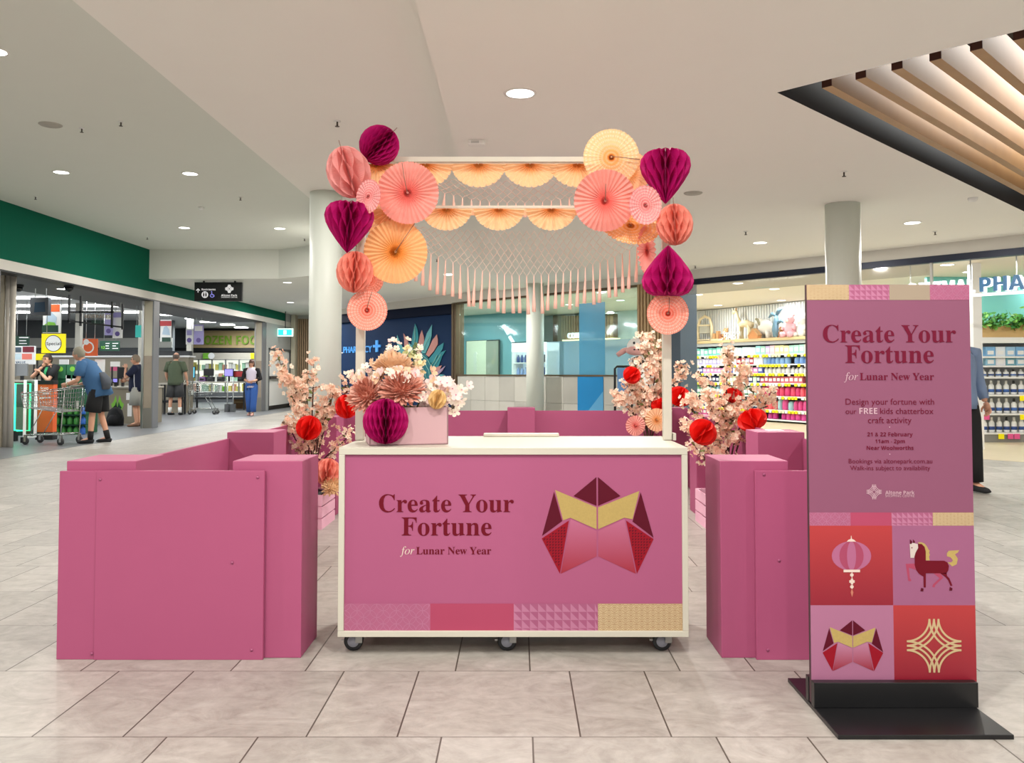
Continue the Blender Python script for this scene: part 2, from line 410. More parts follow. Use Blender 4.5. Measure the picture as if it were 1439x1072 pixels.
for i in range(n):
    p, q = a0+(a1-a0)*i/n, a0+(a1-a0)*(i+1)/n
    for j in range(2): mb.box(p+.004, q-.004, .0, .15, j*.58, j*.58+.575, stone if (i*7+j*3) % 4 else stone2, MSF)
struct('wall_right_dado', mb)
mb = MB(); mb.box(a0, a1, -.02, .17, 1.16, 1.2, bronze, MSF); struct('trim_3', mb)
glass = glass_mat('shop_glass', 'e4f3f2', .1)
g = struct('window_1', MB().box(a0, a1, .06, .075, 1.2, 2.955, glass, MSF))
frost = mat('blue_frosted_film', '5fb4dc', .3, alpha=.72)
MB().box(sa(812), sa(848), .045, .055, 1.2, 2.72, frost, MSF).build('frosted_film', g)
MB().box(sa(766), sa(897), .048, .056, 1.2, 1.93, mat('blue_haze_film', '8fc3dc', .3, alpha=.45), MSF).build('frosted_band', g)
mb = MB(); mb.box(sa(812), sa(848), -.012, -.002, .0, 1.16, mat('blue_panel', '1a8ccf', .35), MSF)
mb.add([(sa(825), -.014, .4), (sa(848), -.014, .4), (sa(848), -.014, .86)], [(0, 1, 2)], mat('light_blue_panel', '63afdf', .35), False, MSF)
mb.build('blue_panel', g)
mb = MB(); p, q = sa(898.5), sa(940); n = 9
mb.box(p, q, -.02, .5, 0, 3.0, oak, MSF)
for i in range(n): mb.box(p+(q-p)*i/n, p+(q-p)*(i+.6)/n, -.06, -.02, 0, 3.0, oak2, MSF)
mb.box(q, sa(958), -.04, .5, 0, 3.0, mat('slate_panel', '4a5866', .5), MSF)
struct('wall_right_pier', mb)
struct('window_2', MB().box(sa(1309.5), sa(1312.5), -.02, .03, 0, 2.9, steel, MSF))
gs = struct('window_3', MB().box(sa(960), sa(1309), .0, .012, 2.72, 2.9, glass_mat('strip_glass', 'f2f2f0', .25), MSF))
# pharmacy interior shell
mb = MB(); mb.box(-19, 6.5, .3, 13, 3.03, 3.1, mat('pharmacy_ceiling', 'ece5d8', .8), MSF); struct('ceiling_pharmacy', mb)
teal = mat('teal_wall', '86b6bb', .6)
mb = MB(); v = 3.6
mb.box(-18.6, sa(752, v), v, v+.1, 0, 3.03, teal, MSF); mb.box(-18.6, -18.5, .2, v, 0, 3.03, teal, MSF);
struct('wall_pharmacy_teal', mb)
mb = MB(); v = 5.6; mb.box(sa(752, v), sa(905, v), v, v+.1, 0, 3.03, mat('pharmacy_wall', 'cfdedd', .6), MSF); mb.box(sa(848, v), sa(905, v), v-.4, v, 2.0, 2.2, mat('cream_bulkhead', 'e6dcc2', .6), MSF)
struct('wall_pharmacy_consult', mb)
# ================================================================== LAMPS AND CEILING FITTINGS
lamp_glow = mat('lamp_glow', 'fffdf6', .4, emit=7.0)
ring_white = mat('lamp_ring', 'f1efe9', .4)
def downlight(p, label, d=.19, power=None, col=WARM, group='round downlights in the mall ceiling'):
    t = thing('ceiling_downlight', label, 'ceiling light', p, 0, group)
    MB().lathe([(d/2, -.004), (d/2+.018, -.006), (d/2+.02, 0), (d/2, 0.0)], ring_white, n=24, caps=False).build('trim_ring', t, False)
    MB().disc((0, 0, -.003), d/2, lamp_glow, 24, (0, 0, -1)).build('diffuser', t, False)
    l = area('downlight_lamp', (0, 0, -.012), d*.9, power or DOWN_W, col); l.parent = t
    return t
for px, py, z, lb in [
    (731, 131, ZR, 'largest round downlight in the ceiling above the middle of the booth'),
    (1068, 341, ZR, 'round downlight in the ceiling between the booth and the right white column'),
    (1282, 313, ZR, 'round downlight in the ceiling right of the right white column'),
    (630, 386, 3.285, 'round downlight seen behind the paper tassels over the navy wall'),
    (86, 242, ZL, 'round downlight above the green band, left of the pair'),
    (267, 244, ZL, 'round downlight above the green band, right of the pair'),
    (259, 320, ZL, 'farther round downlight nearest the end of the tall green band'),
    (393, 321, ZL, 'farther round downlight close to the left white column'),
    (-8, 72, ZL, 'round downlight cut by the left edge of the photo'),
    (859, 222, ZR, 'unseen added downlight behind the right paper cluster'), (490, 243, ZM, 'unseen added downlight behind the left paper cluster'),  # unseen pair added to brighten the pink rear boards
    (404, 397, ZB, 'nearer of two small downlights in the low ceiling beyond the bulkhead'),
    (408, 425, ZB, 'farther of two small downlights in the low ceiling over the passage')]:
    q = Z(px, py, z); downlight(q, lb, power=DOWN_W*(.2 if px == 490 else .85 if z == ZL else 1.5 if q.y > 12 else 1.0))
for i, (x, y, z) in enumerate([(.4, 2.0, ZR), (3.6, 1.8, ZR), (.4, -1.4, ZR), (3.6, -1.6, ZR), (-1.6, 1.0, ZM), (-1.6, -2.2, ZM), (-4.5, 2.6, ZL), (-6.3, 7.1, ZL), (-6.3, 2.6, ZL), (-4.5, -1.6, ZL), (-6.0, 28.0, ZB), (-6.6, 22.5, ZB)]):  # unseen lamps without fittings; the rear passage one is added to brighten the door
    l = area('unseen_mall_lamp', (x, y, z-.01), .17, DOWN_W, WARM)
# sprinklers
def sprinkler(p, label):
    t = thing('ceiling_sprinkler', label, 'sprinkler', p, 0, 'sprinkler heads in the ceiling')
    MB().lathe([(.03, 0), (.03, -.006), (.008, -.008)], white_panel, n=12).build('escutcheon', t, False)
    MB().tube([(0, 0, -.004), (0, 0, -.045)], .008, mat('sprinkler_metal', '5b554c', .4, .7), 8).lathe([(.0, -.05), (.02, -.05), (.02, -.046), (0, -.046)], MATS['sprinkler_metal'], n=10).build('deflector', t, False)
for px, py, z, lb in [(474, 170, ZM, 'sprinkler head in the beige ceiling left of the magenta paper ball'),
    (170, 171, ZL, 'sprinkler head nearest the flat round vent on the left'), (115, 180, ZL, 'tiny sprinkler head between round vent and larger sprinkler'),
    (50, 276, ZL, 'sprinkler head just above the green band at the far left'), (338, 277, ZL, 'sprinkler head halfway between right downlight and white column'),
    (207, 333, ZL, 'sprinkler head above the end of the tall green band'), (428, 335, ZL, 'sprinkler head tucked beside the left white column'),
    (1186, 241, ZR, 'sprinkler head above the right white column'), (1048, 325, ZR, 'sprinkler head beside the downlight near the magenta heart'),
    (1314, 325, ZR, 'sprinkler head right of the downlight near the shop fascia'), (614, 364, 3.30, 'sprinkler head seen through the left end of the tassels'),
    (977, 373, ZR, 'sprinkler head next to the lower magenta heart')]:
    sprinkler(Z(px, py, z), lb)
def flat_vent(px, py, z, r, label):
    t = thing('ceiling_vent', label, 'ceiling vent', Z(px, py, z))
    MB().lathe([(0, -.01), (r*.5, -.012), (r*.55, -.006), (r*.9, -.012), (r, -.004), (r, 0)], mat('vent_grey', 'b5b2a8', .6), n=24).build('vent_plate', t, False)
flat_vent(71, 175, ZL, .12, 'flat round grey vent in the left ceiling near the top downlight')
flat_vent(974, 271, ZR, .10, 'flat round vent in the ceiling right of the upper magenta heart')
def detector(px, py, z, label):
    t = thing('smoke_detector', label, 'smoke detector', Z(px, py, z))
    MB().lathe([(.05, 0), (.05, -.02), (.035, -.04), (0, -.045)], white_panel, n=16).build('detector_cap', t, False)
detector(283, 291, ZL, 'white smoke detector under the ceiling above the hanging restroom sign')
detector(1367, 278, ZR, 'white smoke detector beside the timber ceiling slats')
p = Z(670, 198, ZR); t = thing('emergency_light', 'small square white emergency light above the front garland', 'emergency light', p)
MB().box(-.07, .07, -.05, .05, -.04, 0, ring_white).build('housing', t, False, .006)
MB().box(-.045, .02, -.054, -.049, -.032, -.012, mat('lens_grey', 'c9c8c2', .3)).build('lens', t, False)
# timber slats hanging in the charcoal recess
t = thing('timber_ceiling_feature', 'timber slats hanging in the dark square ceiling recess at upper right', 'ceiling slats', C0)
yaw = math.atan2(E1.y, E1.x); R = Matrix.Rotation(yaw, 4, 'Z')
oakc = mat('slat_timber', 'b08a5f', .5, noise=(5, .12)); oake = mat('slat_end', '5a3528', .6)
for i in range(13):
    f = .22 + .235*i
    mb = MB(); mb.box(.22, RA-.1, -f-.07, -f, .03, .26, oakc, R); mb.box(.215, .2201, -f-.0699, -f-.0001, .0301, .2599, oake, R); mb.build('slat', t, False)
for (px, py, lb) in ((1432, 122, 'bright linear light between the timber ceiling slats'),):
    q = Z(px, py, ZR+.4); t2 = thing('linear_light', lb, 'ceiling light', q, yaw)
    MB().box(-.1, 1.1, -.05, .05, -.0, .06, white_panel).build('housing', t2, False)
    MB().box(-.1, 1.1, -.045, .045, -.006, 0, mat('tube_glow', 'ffffff', .4, emit=9)).build('diffuser', t2, False)
area('recess_lamp', tuple(C0+E1*3.2+E2*2.7+Vector((0, 0, .75))), 4.0, 420, (1.0, .99, .95), 'RECTANGLE', 4.0, (0, 0, yaw))
# pharmacy ceiling lights, with their own lamps
for i, (px, py, lb) in enumerate([(950, 399, 'by the upper edge of the shop opening'), (1037, 398, 'first from the green exit panel'), (1088, 406, 'below the shop exit panel'),
    (981, 414, 'over the toy shelf left end'), (1009, 429, 'over the middle of the toy shelf'), (992, 440, 'low over the toy shelf'), (1098, 422, 'left of the pink poster stand top'),
    (1331, 372, 'behind the shop header left of the big letters'), (1362, 382, 'above the big shop letters'), (845, 411, 'above the consult sign window'), (872, 422, 'right of the blue film strip'), (858, 438, 'low behind the right window part'), (800, 428, 'left of the blue film strip')]):
    q = Z(px, py, 3.03)
    a = (q-SO).dot(SD); v = (q-SO).dot(SN)
    if v < .35: q = SP(a, .6, 3.03)
    downlight(q, 'small pharmacy ceiling downlight '+lb, .2, 15, COOL, 'downlights inside the pharmacy')
for a, v in ((-9, 3), (-6, 4.5), (-3.2, 3), (-1, 4.5), (1, 2.2), (-8.5, 1.5), (-4.5, 1.2)):
    q = SP(a, v, 3.02); area('shop_lamp', q, 1.2, 36, COOL, 'RECTANGLE', .3, (0, 0, math.atan2(SD.y, SD.x)))
for a, v in ((-11.5, 1.8), (-10, 4), (-13.6, 1.6), (-15.8, 2.0)):
    q = SP(a, v, 3.02); area('consult_lamp', q, 1.0, 85, COOL, 'RECTANGLE', .4)
# supermarket batten lights
bat = mat('batten_glow', 'ffffff', .4, emit=6)
def batten(x0, x1, y, z, label, power):
    t = thing('batten_light', label, 'ceiling light', ((x0+x1)/2, y, z), 0, 'batten lights inside the supermarket'); hw = (x1-x0)/2
    MB().box(-hw, hw, -.07, .07, -.03, -.001, white_panel).build('housing', t, False)
    MB().box(-hw+.02, hw-.02, -.1, .1, -.055, -.03, bat).build('diffuser', t, False)
    l = area('batten_lamp', (0, 0, -.065), (x1-x0)*.95, power, COOL, 'RECTANGLE', .18); l.parent = t
for i, y in enumerate((16.6, 18.8, 21.0, 23.5, 26.0)):
    batten(-21, -10.2, y, 3.145, ['longest supermarket batten light, nearest the mall', 'second long supermarket batten light from the mall', 'third long supermarket batten light from the mall', 'fourth long supermarket batten light from the mall', 'fifth long supermarket batten light, farthest inside'][i], 85)
for i, (px, py) in enumerate(((238, 441), (272, 446), (292, 451), (320, 455), (339, 459), (359, 462))):
    q = Z(px, py, 3.15); batten(q.x-.28, q.x+.28, q.y, 3.15, 'short supermarket batten light, %s above the frozen food wall' % ['leftmost', 'second from the left', 'third from the left', 'third from the right', 'second from the right', 'rightmost'][i], 30)
for x, y in ((-10.5, 15), (-10.5, 22), (-10.5, 26.5), (-11.5, 31), (-11.5, 34)): area('shop_fill_lamp', (x, y, 2.95), 1.2, 55, COOL, 'RECTANGLE', .5)
for (px, py, lb) in ((-2, 389, 'soffit downlight at the left photo edge under the green band'), (14, 404, 'soffit downlight beside the left security camera'), (88, 406, 'soffit downlight beside the right security camera')):
    downlight(Z(px, py, 2.88), lb, .2, 20, COOL, 'downlights in the grey soffit')
for (px, py, lb) in ((26, 402, 'black dome security camera near the silver column'), (97, 402, 'black dome security camera above the hanging black frame')):
    t = thing('security_camera', lb, 'security camera', Z(px, py-2, 2.88))
    MB().lathe([(.09, 0), (.09, -.04), (.05, -.05)], black_metal, n=16).build('mount', t, False)
    MB().lathe([(.075, -.04), (.07, -.09), (.04, -.125), (0, -.135)], mat('dome_black', '0a0a0c', .1), n=16).build('dome', t, False)
# ================================================================== THE BOOTH: COUNTER AND PINK BARRIER
pink = mat('pink_paint', (170, 82, 119), .5, noise=(2.2, .035), spec=.35)
pink_side = pink
cream = mat('counter_white', (203, 199, 184), .4)
pink_print = mat('pink_vinyl', (168, 88, 124), .5, noise=(1.2, .03), spec=.25)
maroon = mat('maroon_print', (104, 6, 28), .6, spec=.2); maroon_dk = mat('maroon_dark_print', (88, 8, 32), .6, spec=.2)
gold = mat('gold_print', (181, 156, 91), .4, noise=(140, .12)); crimson = mat('crimson_print', (146, 14, 34), .6, spec=.2)
cream_print = mat('cream_print', (222, 201, 190), .45); pink_line = mat('pink_line_print', (199, 132, 160), .45)
YF = 3.75                                   # counter front
XL, XR = XX(477, YF), XX(965.5, YF); ZT, ZBOT = .916, .082; YB = 4.42
c = thing('counter', 'white framed counter on castors with a pink Create Your Fortune front', 'counter', ((XL+XR)/2, (YF+YB)/2, 0))
mb = MB(); fb, ft = .026, .032
mb.box(XL, XR, YF, YB, ZT-ft, ZT, cream); mb.box(XL, XR, YF, YB, ZBOT, ZBOT+fb, cream)
mb.box(XL, XL+fb, YF, YB, ZBOT+fb, ZT-ft, cream); mb.box(XR-fb, XR, YF, YB, ZBOT+fb, ZT-ft, cream)
mb.build('frame', c, bevel=.002)
fx0, fx1, fz0, fz1 = XL+fb, XR-fb, ZBOT+fb, ZT-ft
MB().box(fx0, fx1, YF+.012, YF+.03, fz0, fz1, pink_print).build('front_panel', c)
MB().box(fx0, fx1, YB-.03, YB-.01, fz0, fz1, cream).build('back_panel', c)
MB().box(XX(680, 4.4), XX(785, 4.4), 4.36, YB-.004, ZT, ZT+.018, cream).build('rear_ledge', c, bevel=.004)
rubber = mat('castor_rubber', '1d1e22', .5); hub = mat('castor_hub', '8c8d99', .4); cast = mat('castor_bracket', '9a9a98', .35, .8)
for cx in (498, 712.5, 929):
    for yy in (YF+.08, YB-.08):
        x = XX(cx, YF+.05); k = MB()
        k.lathe([(.018, -.016), (.036, -.018), (.0425, -.012), (.0425, .012), (.036, .018), (.018, .016)], rubber, n=24, xf=Matrix.Translation((x, yy, .043)) @ Matrix.Rotation(PI/2, 4, 'X') @ Matrix.Translation((0, 0, 0)))
        w_ = k.build('castor', c)
        MB().lathe([(0, -.0205), (.024, -.0205), (.026, -.016), (.026, .016), (.024, .0205), (0, .0205)], hub, n=20, xf=Matrix.Translation((x, yy, .043)) @ Matrix.Rotation(PI/2, 4, 'X')).build('wheel_hub', w_)
        b = MB(); b.box(x-.012, x+.05, yy-.03, yy+.035, .07, .082, cast); b.box(x+.012, x+.042, yy-.028, yy-.022, .04, .075, cast); b.box(x+.012, x+.042, yy+.022, yy+.028, .04, .075, cast); b.box(x-.055, x-.02, yy-.01, yy+.01, .044, .052, cast)
        b.build('castor_fork', w_)
# graphic on the front
yg = YF+.0105
def on_front(mb, M, poly): return mb.add([(XX(px, YF+.011), yg, ZZ(py, YF+.011)) for px, py in poly], [tuple(range(len(poly)))], M)
def pxy(cx, cy): return (460+cx*.36137, 590+cy*.36137)          # from the enlarged crop of the front
def tri(mb, M, pts): mb.add([(XX(*([pxy(*q)[0]]+[YF+.011])), yg, ZZ(pxy(*q)[1], YF+.011)) for q in pts], [tuple(range(len(pts)))[::-1]], M)
grad = grad_mat('petal_blend', (184, 104, 139), (155, 25, 46), ZZ(808, YF), ZZ(722, YF))
scale_m = crimson
def chatterbox(add, gradm):
    """folded paper fortune teller, drawn in the coordinates of the enlarged crop"""
    for M, pts in ((maroon_dk, [(1045,222),(1045,334),(956,296)]), (maroon_dk, [(1051,222),(1138,296),(1051,334)]),
                   (gold, [(885,272),(1045,340),(1045,425),(944,380),(916,390)]), (gold, [(1211,276),(1184,386),(1152,380),(1051,425),(1051,340)]),
                   (maroon_dk, [(881,279),(912,393),(834,451)]), (maroon_dk, [(1216,281),(1265,458),(1184,395)]),
                   (crimson, [(938,391),(903,598),(833,461)]), (crimson, [(1159,391),(1265,463),(1200,598)]),
                   (gradm, [(945,385),(1045,432),(1045,530),(906,598)]), (gradm, [(1051,432),(1153,385),(1196,598),(1051,530)])):
        add(M, pts)
mb = MB(); chatterbox(lambda M, pts: tri(mb, M, pts), grad)
# little triangle pattern on the crimson wings
for (A, B, C) in (((938,391),(903,598),(833,461)), ((1159,391),(1265,463),(1200,598))):
    A, B, C = Vector(A), Vector(B), Vector(C)
    ar = (B-A).cross(C-A)
    yy = 395.0
    while yy < 598:
        xx = 830.0
        while xx < 1270:
            q = Vector((xx, yy)); ok = True
            for d in ((0, 0), (8, 0), (0, 8)):
                s = q+Vector(d); w0 = (B-A).cross(s-A)/ar; w1 = (C-B).cross(s-B)/ar; w2 = (A-C).cross(s-C)/ar
                if min(w0, w1, w2) < .02: ok = False
            if ok:
                X = lambda p_: (XX(pxy(*p_)[0], YF+.011), yg-.0004, ZZ(pxy(*p_)[1], YF+.011))
                mb.add([X((xx, yy)), X((xx, yy+8)), X((xx+8, yy))], [(0, 1, 2)], maroon_dk)
            xx += 11
        yy += 11
mb.build('fortune_teller_print', c)
for s_, x0, x1, y_, M_ in ((serif('Create Your'), 533, 722, 720, maroon), (serif('Fortune'), 565, 691, 753, maroon), (serif('Lunar New Year'), 585.5, 690.5, 779.5, maroon), (ital('for'), 563, 583, 779.5, cream_print)):
    mb = MB(); letters(mb, s_, M_, XX(x0, YF), XX(x1, YF), ZZ(y_, YF), yg); mb.build('lettering', c)
# pattern strip: linked circles, plain rose, triangles, scale pattern
ARC_N = [0]
def arcs(mb, M, cx, cz, r, a0, a1, t, y, clip, n=10):
    ARC_N[0] += 1; y -= (ARC_N[0] % 23)*.00003      # each ring printed a hair above the last
    for i in range(n):
        p, q = a0+(a1-a0)*i/n, a0+(a1-a0)*(i+1)/n
        pts = [(cx+rr*math.cos(a), cz+rr*math.sin(a)) for rr, a in ((r-t, p), (r+t, p), (r+t, q), (r-t, q))]
        if all(clip[0] <= x <= clip[1] and clip[2] <= z <= clip[3] for x, z in pts):
            mb.add([(x, y, z) for x, z in pts], [(0, 1, 2, 3)], M)
def strip(parent, X, z0, z1, y, order, step=.058, t=.0011):
    """four blocks of pattern between the five positions in X"""
    mats_ = {'circles': mat('strip_pink', (172, 93, 127), .45), 'rose': mat('strip_rose', (170, 63, 95), .45), 'tri': mat('strip_mid', (163, 86, 122), .45), 'scale': mat('strip_tan', (182, 150, 112), .45), 'taupe': mat('strip_taupe', (158, 142, 123), .45)}
    lt, lc = mat('strip_light', (183, 116, 148), .45), mat('strip_cream', (214, 194, 155), .45)
    mb = MB()
    for i, k in enumerate(order):
        a, b = X[i], X[i+1]; mb.add([(a, y, z0), (b, y, z0), (b, y, z1), (a, y, z1)], [(0, 1, 2, 3)], mats_[k])
        cl = (a, b, z0, z1); s = step
        if k == 'circles':
            u = a
            while u < b+s:
                w_ = z0
                while w_ < z1+s: arcs(mb, lt, u, w_, s*.5, 0, 2*PI, t, y-.0005, cl, 20); arcs(mb, lt, u+s/2, w_+s/2, s*.5, 0, 2*PI, t, y-.0006, cl, 20); w_ += s
                u += s
        if k == 'tri':
            q = s*.62; u = a
            while u < b-.002:
                w_ = z1
                while w_ > z0+.004:
                    u2, w2 = min(u+q, b), max(w_-q, z0); mb.add([(u, y-.0005, w_), (u, y-.0005, w2), (u2, y-.0005, w2)], [(0, 1, 2)], lt); w_ -= q
                u += q
        if k == 'scale':
            r = s*.42; row = 0; w_ = z0-r
            while w_ < z1+r:
                u = a-r+(r if row % 2 else 0)
                while u < b+r:
                    for f in (.95, .68, .4): arcs(mb, lc, u, w_, r*f, .22*PI if f > .9 else .1*PI, .78*PI if f > .9 else .9*PI, t, y-.0005, cl, 8)
                    u += 2*r
                w_ += r*.5; row += 1
    return mb.build('pattern_strip', parent)
strip(c, [fx0, XX(605.5, YF), XX(722, YF), XX(839.5, YF), fx1], fz0, ZZ(849, YF), yg, ('circles', 'rose', 'tri', 'scale'))
# posts and cross bar standing on the counter
PY = 4.16; BZ = ZZ(228, PY)
f = thing('booth_frame', 'white post and bar frame standing on the counter, draped with paper decorations', 'frame', (0, PY, ZT+.001))
for px in (506.5, 937):
    x = XX(px, PY); MB().box(x-.021, x+.021, PY-.021, PY+.021, ZT+.001, BZ, cream).build('post', f, bevel=.004)
MB().box(XX(485, PY), XX(958, PY), PY-.015, PY+.015, BZ, BZ+.024, cream).build('top_bar', f)
MB().box(XX(506, PY)+.021, XX(937, PY)-.021, PY-.006, PY+.006, ZZ(292.5, PY), ZZ(289, PY), cream).build('lower_bar', f)
MB().box(XX(944, PY), XX(948, PY), PY-.03, PY+.03, ZT+.001, ZT+.035, cream).build('foot_bracket', f)

# pink barrier
PZ, QZ = .859, .819
def pillar(x, y, label, w=.305, d=.295):
    t = thing('pink_pillar', label, 'pillar block', (x, y, 0), 0, 'square pink pillars of the barrier')
    MB().box(0, w, 0, d, 0, PZ, pink).build('block', t, False, .003)
    return t
xl, xr = -1.9, 1.566
def barrier(name, label, boxes, screws=()):
    b0 = boxes[0]
    t = thing(name, label, 'barrier panel', ((b0[0]+b0[1])/2, b0[2], 0), 0, 'pink board panels of the barrier')
    for b in boxes: MB().box(*b, pink).build('board', t, bevel=.002)
    for (x, y, z) in screws:
        MB().lathe([(0, .004), (.006, .003), (.007, 0)], mat('screw_head', '9c4a70', .4), n=10, xf=Matrix.Translation((x, y, z)) @ Matrix.Rotation(PI/2, 4, 'X')).build('screw', t)
    return t
YP = 3.72
pillar(XX(95.5, YP), YP+.004, 'pink pillar behind the left front board, at the outer corner')
pillar(XX(328, YP), YP+.004, 'pink pillar left of the counter, nearest it', XX(426, YP)-XX(328, YP))
pillar(XX(1011, YP), YP+.004, 'pink pillar right of the counter, nearest it', XX(1106.5, YP)-XX(1011, YP))
for y, nm in ((5.5, 'second pillar back'), (7.4, 'third pillar back beside the flower crate'), (9.28, 'rear corner pillar')):
    pillar(xl, y, 'pink pillar on the left side, '+nm); pillar(xr, y, 'pink pillar on the right side, '+nm)
pillar(XX(713, 9.3), 9.28, 'pink pillar at the middle of the rear barrier')
pillar(1.62, YP+.004, 'pink pillar at the right front corner, hidden behind the poster stand')
x0, x1, x2 = XX(86, YP-.02), XX(138.5, YP-.02), XX(373.5, YP-.02)
barrier('pink_panel', 'wide pink front board at the left of the booth', [(x1, x2, YP-.022, YP-.004, 0, QZ), (x0, x1+.004, YP-.017, YP+.003, 0, QZ-.002)],
        [(XX(147, YP), YP-.022, ZZ(673, YP)), (XX(366, YP), YP-.022, ZZ(670, YP)), (XX(139.5, YP), YP-.022, ZZ(916, YP)), (XX(360, YP), YP-.022, ZZ(911, YP)), (XX(332, YP), YP-.022, ZZ(789, YP))])
barrier('pink_panel', 'pink front board at the right, partly behind the poster stand', [(XX(1057.5, YP), 1.93, YP-.022, YP-.002, 0, QZ)],
        [(XX(1070, YP), YP-.022, ZZ(666, YP)), (XX(1073, YP), YP-.022, ZZ(911, YP)), (XX(1090, YP), YP-.022, ZZ(786, YP))])
for i, (ya, yb) in enumerate(((YP+.31, 5.5), (5.8, 7.4), (7.7, 9.28))):
    s = ['front', 'middle', 'rear'][i]
    barrier('pink_panel', 'pink board along the left side of the booth, %s stretch' % s, [(xl-.004, xl+.016, ya, yb, 0, QZ)])
    barrier('pink_panel', 'pink board along the right side of the booth, %s stretch' % s, [(xr+.29, xr+.31, ya, yb, 0, QZ)])
xm = XX(713, 9.3)
barrier('pink_panel', 'pink rear board left of the middle rear pillar', [(xl+.305, xm, 9.5, 9.52, 0, QZ)])
barrier('pink_panel', 'pink rear board right of the middle rear pillar', [(xm+.305, xr, 9.5, 9.52, 0, QZ)])
p = P(1082, 603.5, 5.7); t = tag(MB().box(p.x-.03, p.x+.07, 5.62, 5.72, PZ, PZ+.004, white_panel).build('paper_card'), 'small white card lying on the second right pink pillar', 'card')
# ================================================================== PAPER DECORATIONS
MAG = mat('magenta_tissue', 'c40a72', .6, trans=.25); PINKP = mat('pink_tissue', 'f8b3ae', .65, trans=.3); CORAL = mat('coral_tissue', 'f9a592', .65, trans=.3)
PEACH = mat('peach_tissue', 'fcc896', .65, trans=.3); ORANGE = mat('orange_tissue', 'fbbe82', .65, trans=.3); ORC = mat('orange_core', 'f39a36', .65, trans=.2)
SALMON = mat('salmon_tissue', 'f8a196', .65, trans=.3); CORC = mat('coral_core', 'f57460', .65, trans=.2); CREAMP = mat('cream_tissue', 'fdd9a6', .65, trans=.3)
REDP = mat('red_tissue', 'ee1c12', .6, trans=.25); LBOX = mat('pale_pink_card', (196, 158, 163), .6); BLUSH = mat('blush_tissue', 'f6b3a2', .65, trans=.3)
STRING = mat('twine', '8a6a5a', .8); WHITEP = mat('white_paper', 'f4ede4', .7)
def aim(tilt=0, yaw=0, roll=0): return Matrix.Rotation(yaw, 4, 'Z') @ Matrix.Rotation(tilt, 4, 'X') @ Matrix.Rotation(roll, 4, 'Y')
def fan_mat(name, outer, core, half=False, lace=False):
    '''tissue that is layered thicker, so deeper in colour, towards the knot; lace fans carry rings of punched holes'''
    if name in MATS: return MATS[name]
    m = mat(name, outer, .65, trans=.3); nt = m.node_tree; L = nt.links
    tc = nt.nodes.new('ShaderNodeTexCoord'); vm = nt.nodes.new('ShaderNodeVectorMath'); vm.operation = 'SUBTRACT'
    L.new(tc.outputs['Generated'], vm.inputs[0]); vm.inputs[1].default_value = (.5, .5, 1.0 if half else .5)
    sp = nt.nodes.new('ShaderNodeSeparateXYZ'); L.new(vm.outputs[0], sp.inputs[0])
    def mm(op, a, b=None):
        n = nt.nodes.new('ShaderNodeMath'); n.operation = op
        for i, x in enumerate((a, b)):
            if x is None: continue
            if isinstance(x, (int, float)): n.inputs[i].default_value = x
            else: L.new(x, n.inputs[i])
        return n.outputs[0]
    xx = mm('MULTIPLY', sp.outputs['X'], 2.0); zz = mm('MULTIPLY', sp.outputs['Z'], 1.0 if half else 2.0)
    r = mm('SQRT', mm('ADD', mm('MULTIPLY', xx, xx), mm('MULTIPLY', zz, zz)))
    rp = nt.nodes.new('ShaderNodeValToRGB'); L.new(r, rp.inputs[0]); e = rp.color_ramp.elements
    e[0].position = .05; e[0].color = lin(core); e[1].position = .62; e[1].color = lin(outer); rp.color_ramp.interpolation = 'EASE'
    out = rp.outputs[0]
    if lace:
        a = mm('ARCTAN2', zz, xx)
        d = mm('MULTIPLY', mm('GREATER_THAN', mm('SINE', mm('MULTIPLY', r, 44.0)), .1), mm('GREATER_THAN', mm('SINE', mm('MULTIPLY', a, 56.0)), .1))
        mx = nt.nodes.new('ShaderNodeMix'); mx.data_type = 'RGBA'; L.new(mm('MULTIPLY', d, .45), mx.inputs[0]); L.new(out, mx.inputs[6]); mx.inputs[7].default_value = lin('fff0e2'); out = mx.outputs[2]
    for n in nt.nodes:
        if n.type == 'BSDF_PRINCIPLED': L.new(out, n.inputs['Base Color'])
        if n.type == 'BSDF_TRANSLUCENT': L.new(out, n.inputs[0])
    return m
F_SAL = fan_mat('salmon_fan', 'f6a79c', 'ee7068'); F_ORG = fan_mat('orange_fan', 'f8c088', 'f09a35'); F_PEA = fan_mat('peach_fan', 'f9c59a', 'f3a659')
F_COR = fan_mat('coral_lace', 'f79a86', 'f26a52', lace=True); F_CRE = fan_mat('cream_lace', 'f9d3a0', 'f0a44e', lace=True); F_PNK = fan_mat('pink_lace', 'f4a3a4', 'ee8586', lace=True); F_OLA = fan_mat('orange_lace', 'f8b578', 'f09a35', lace=True)
F_HALF = fan_mat('garland_fan', 'fbd7ac', 'efa04a', half=True)
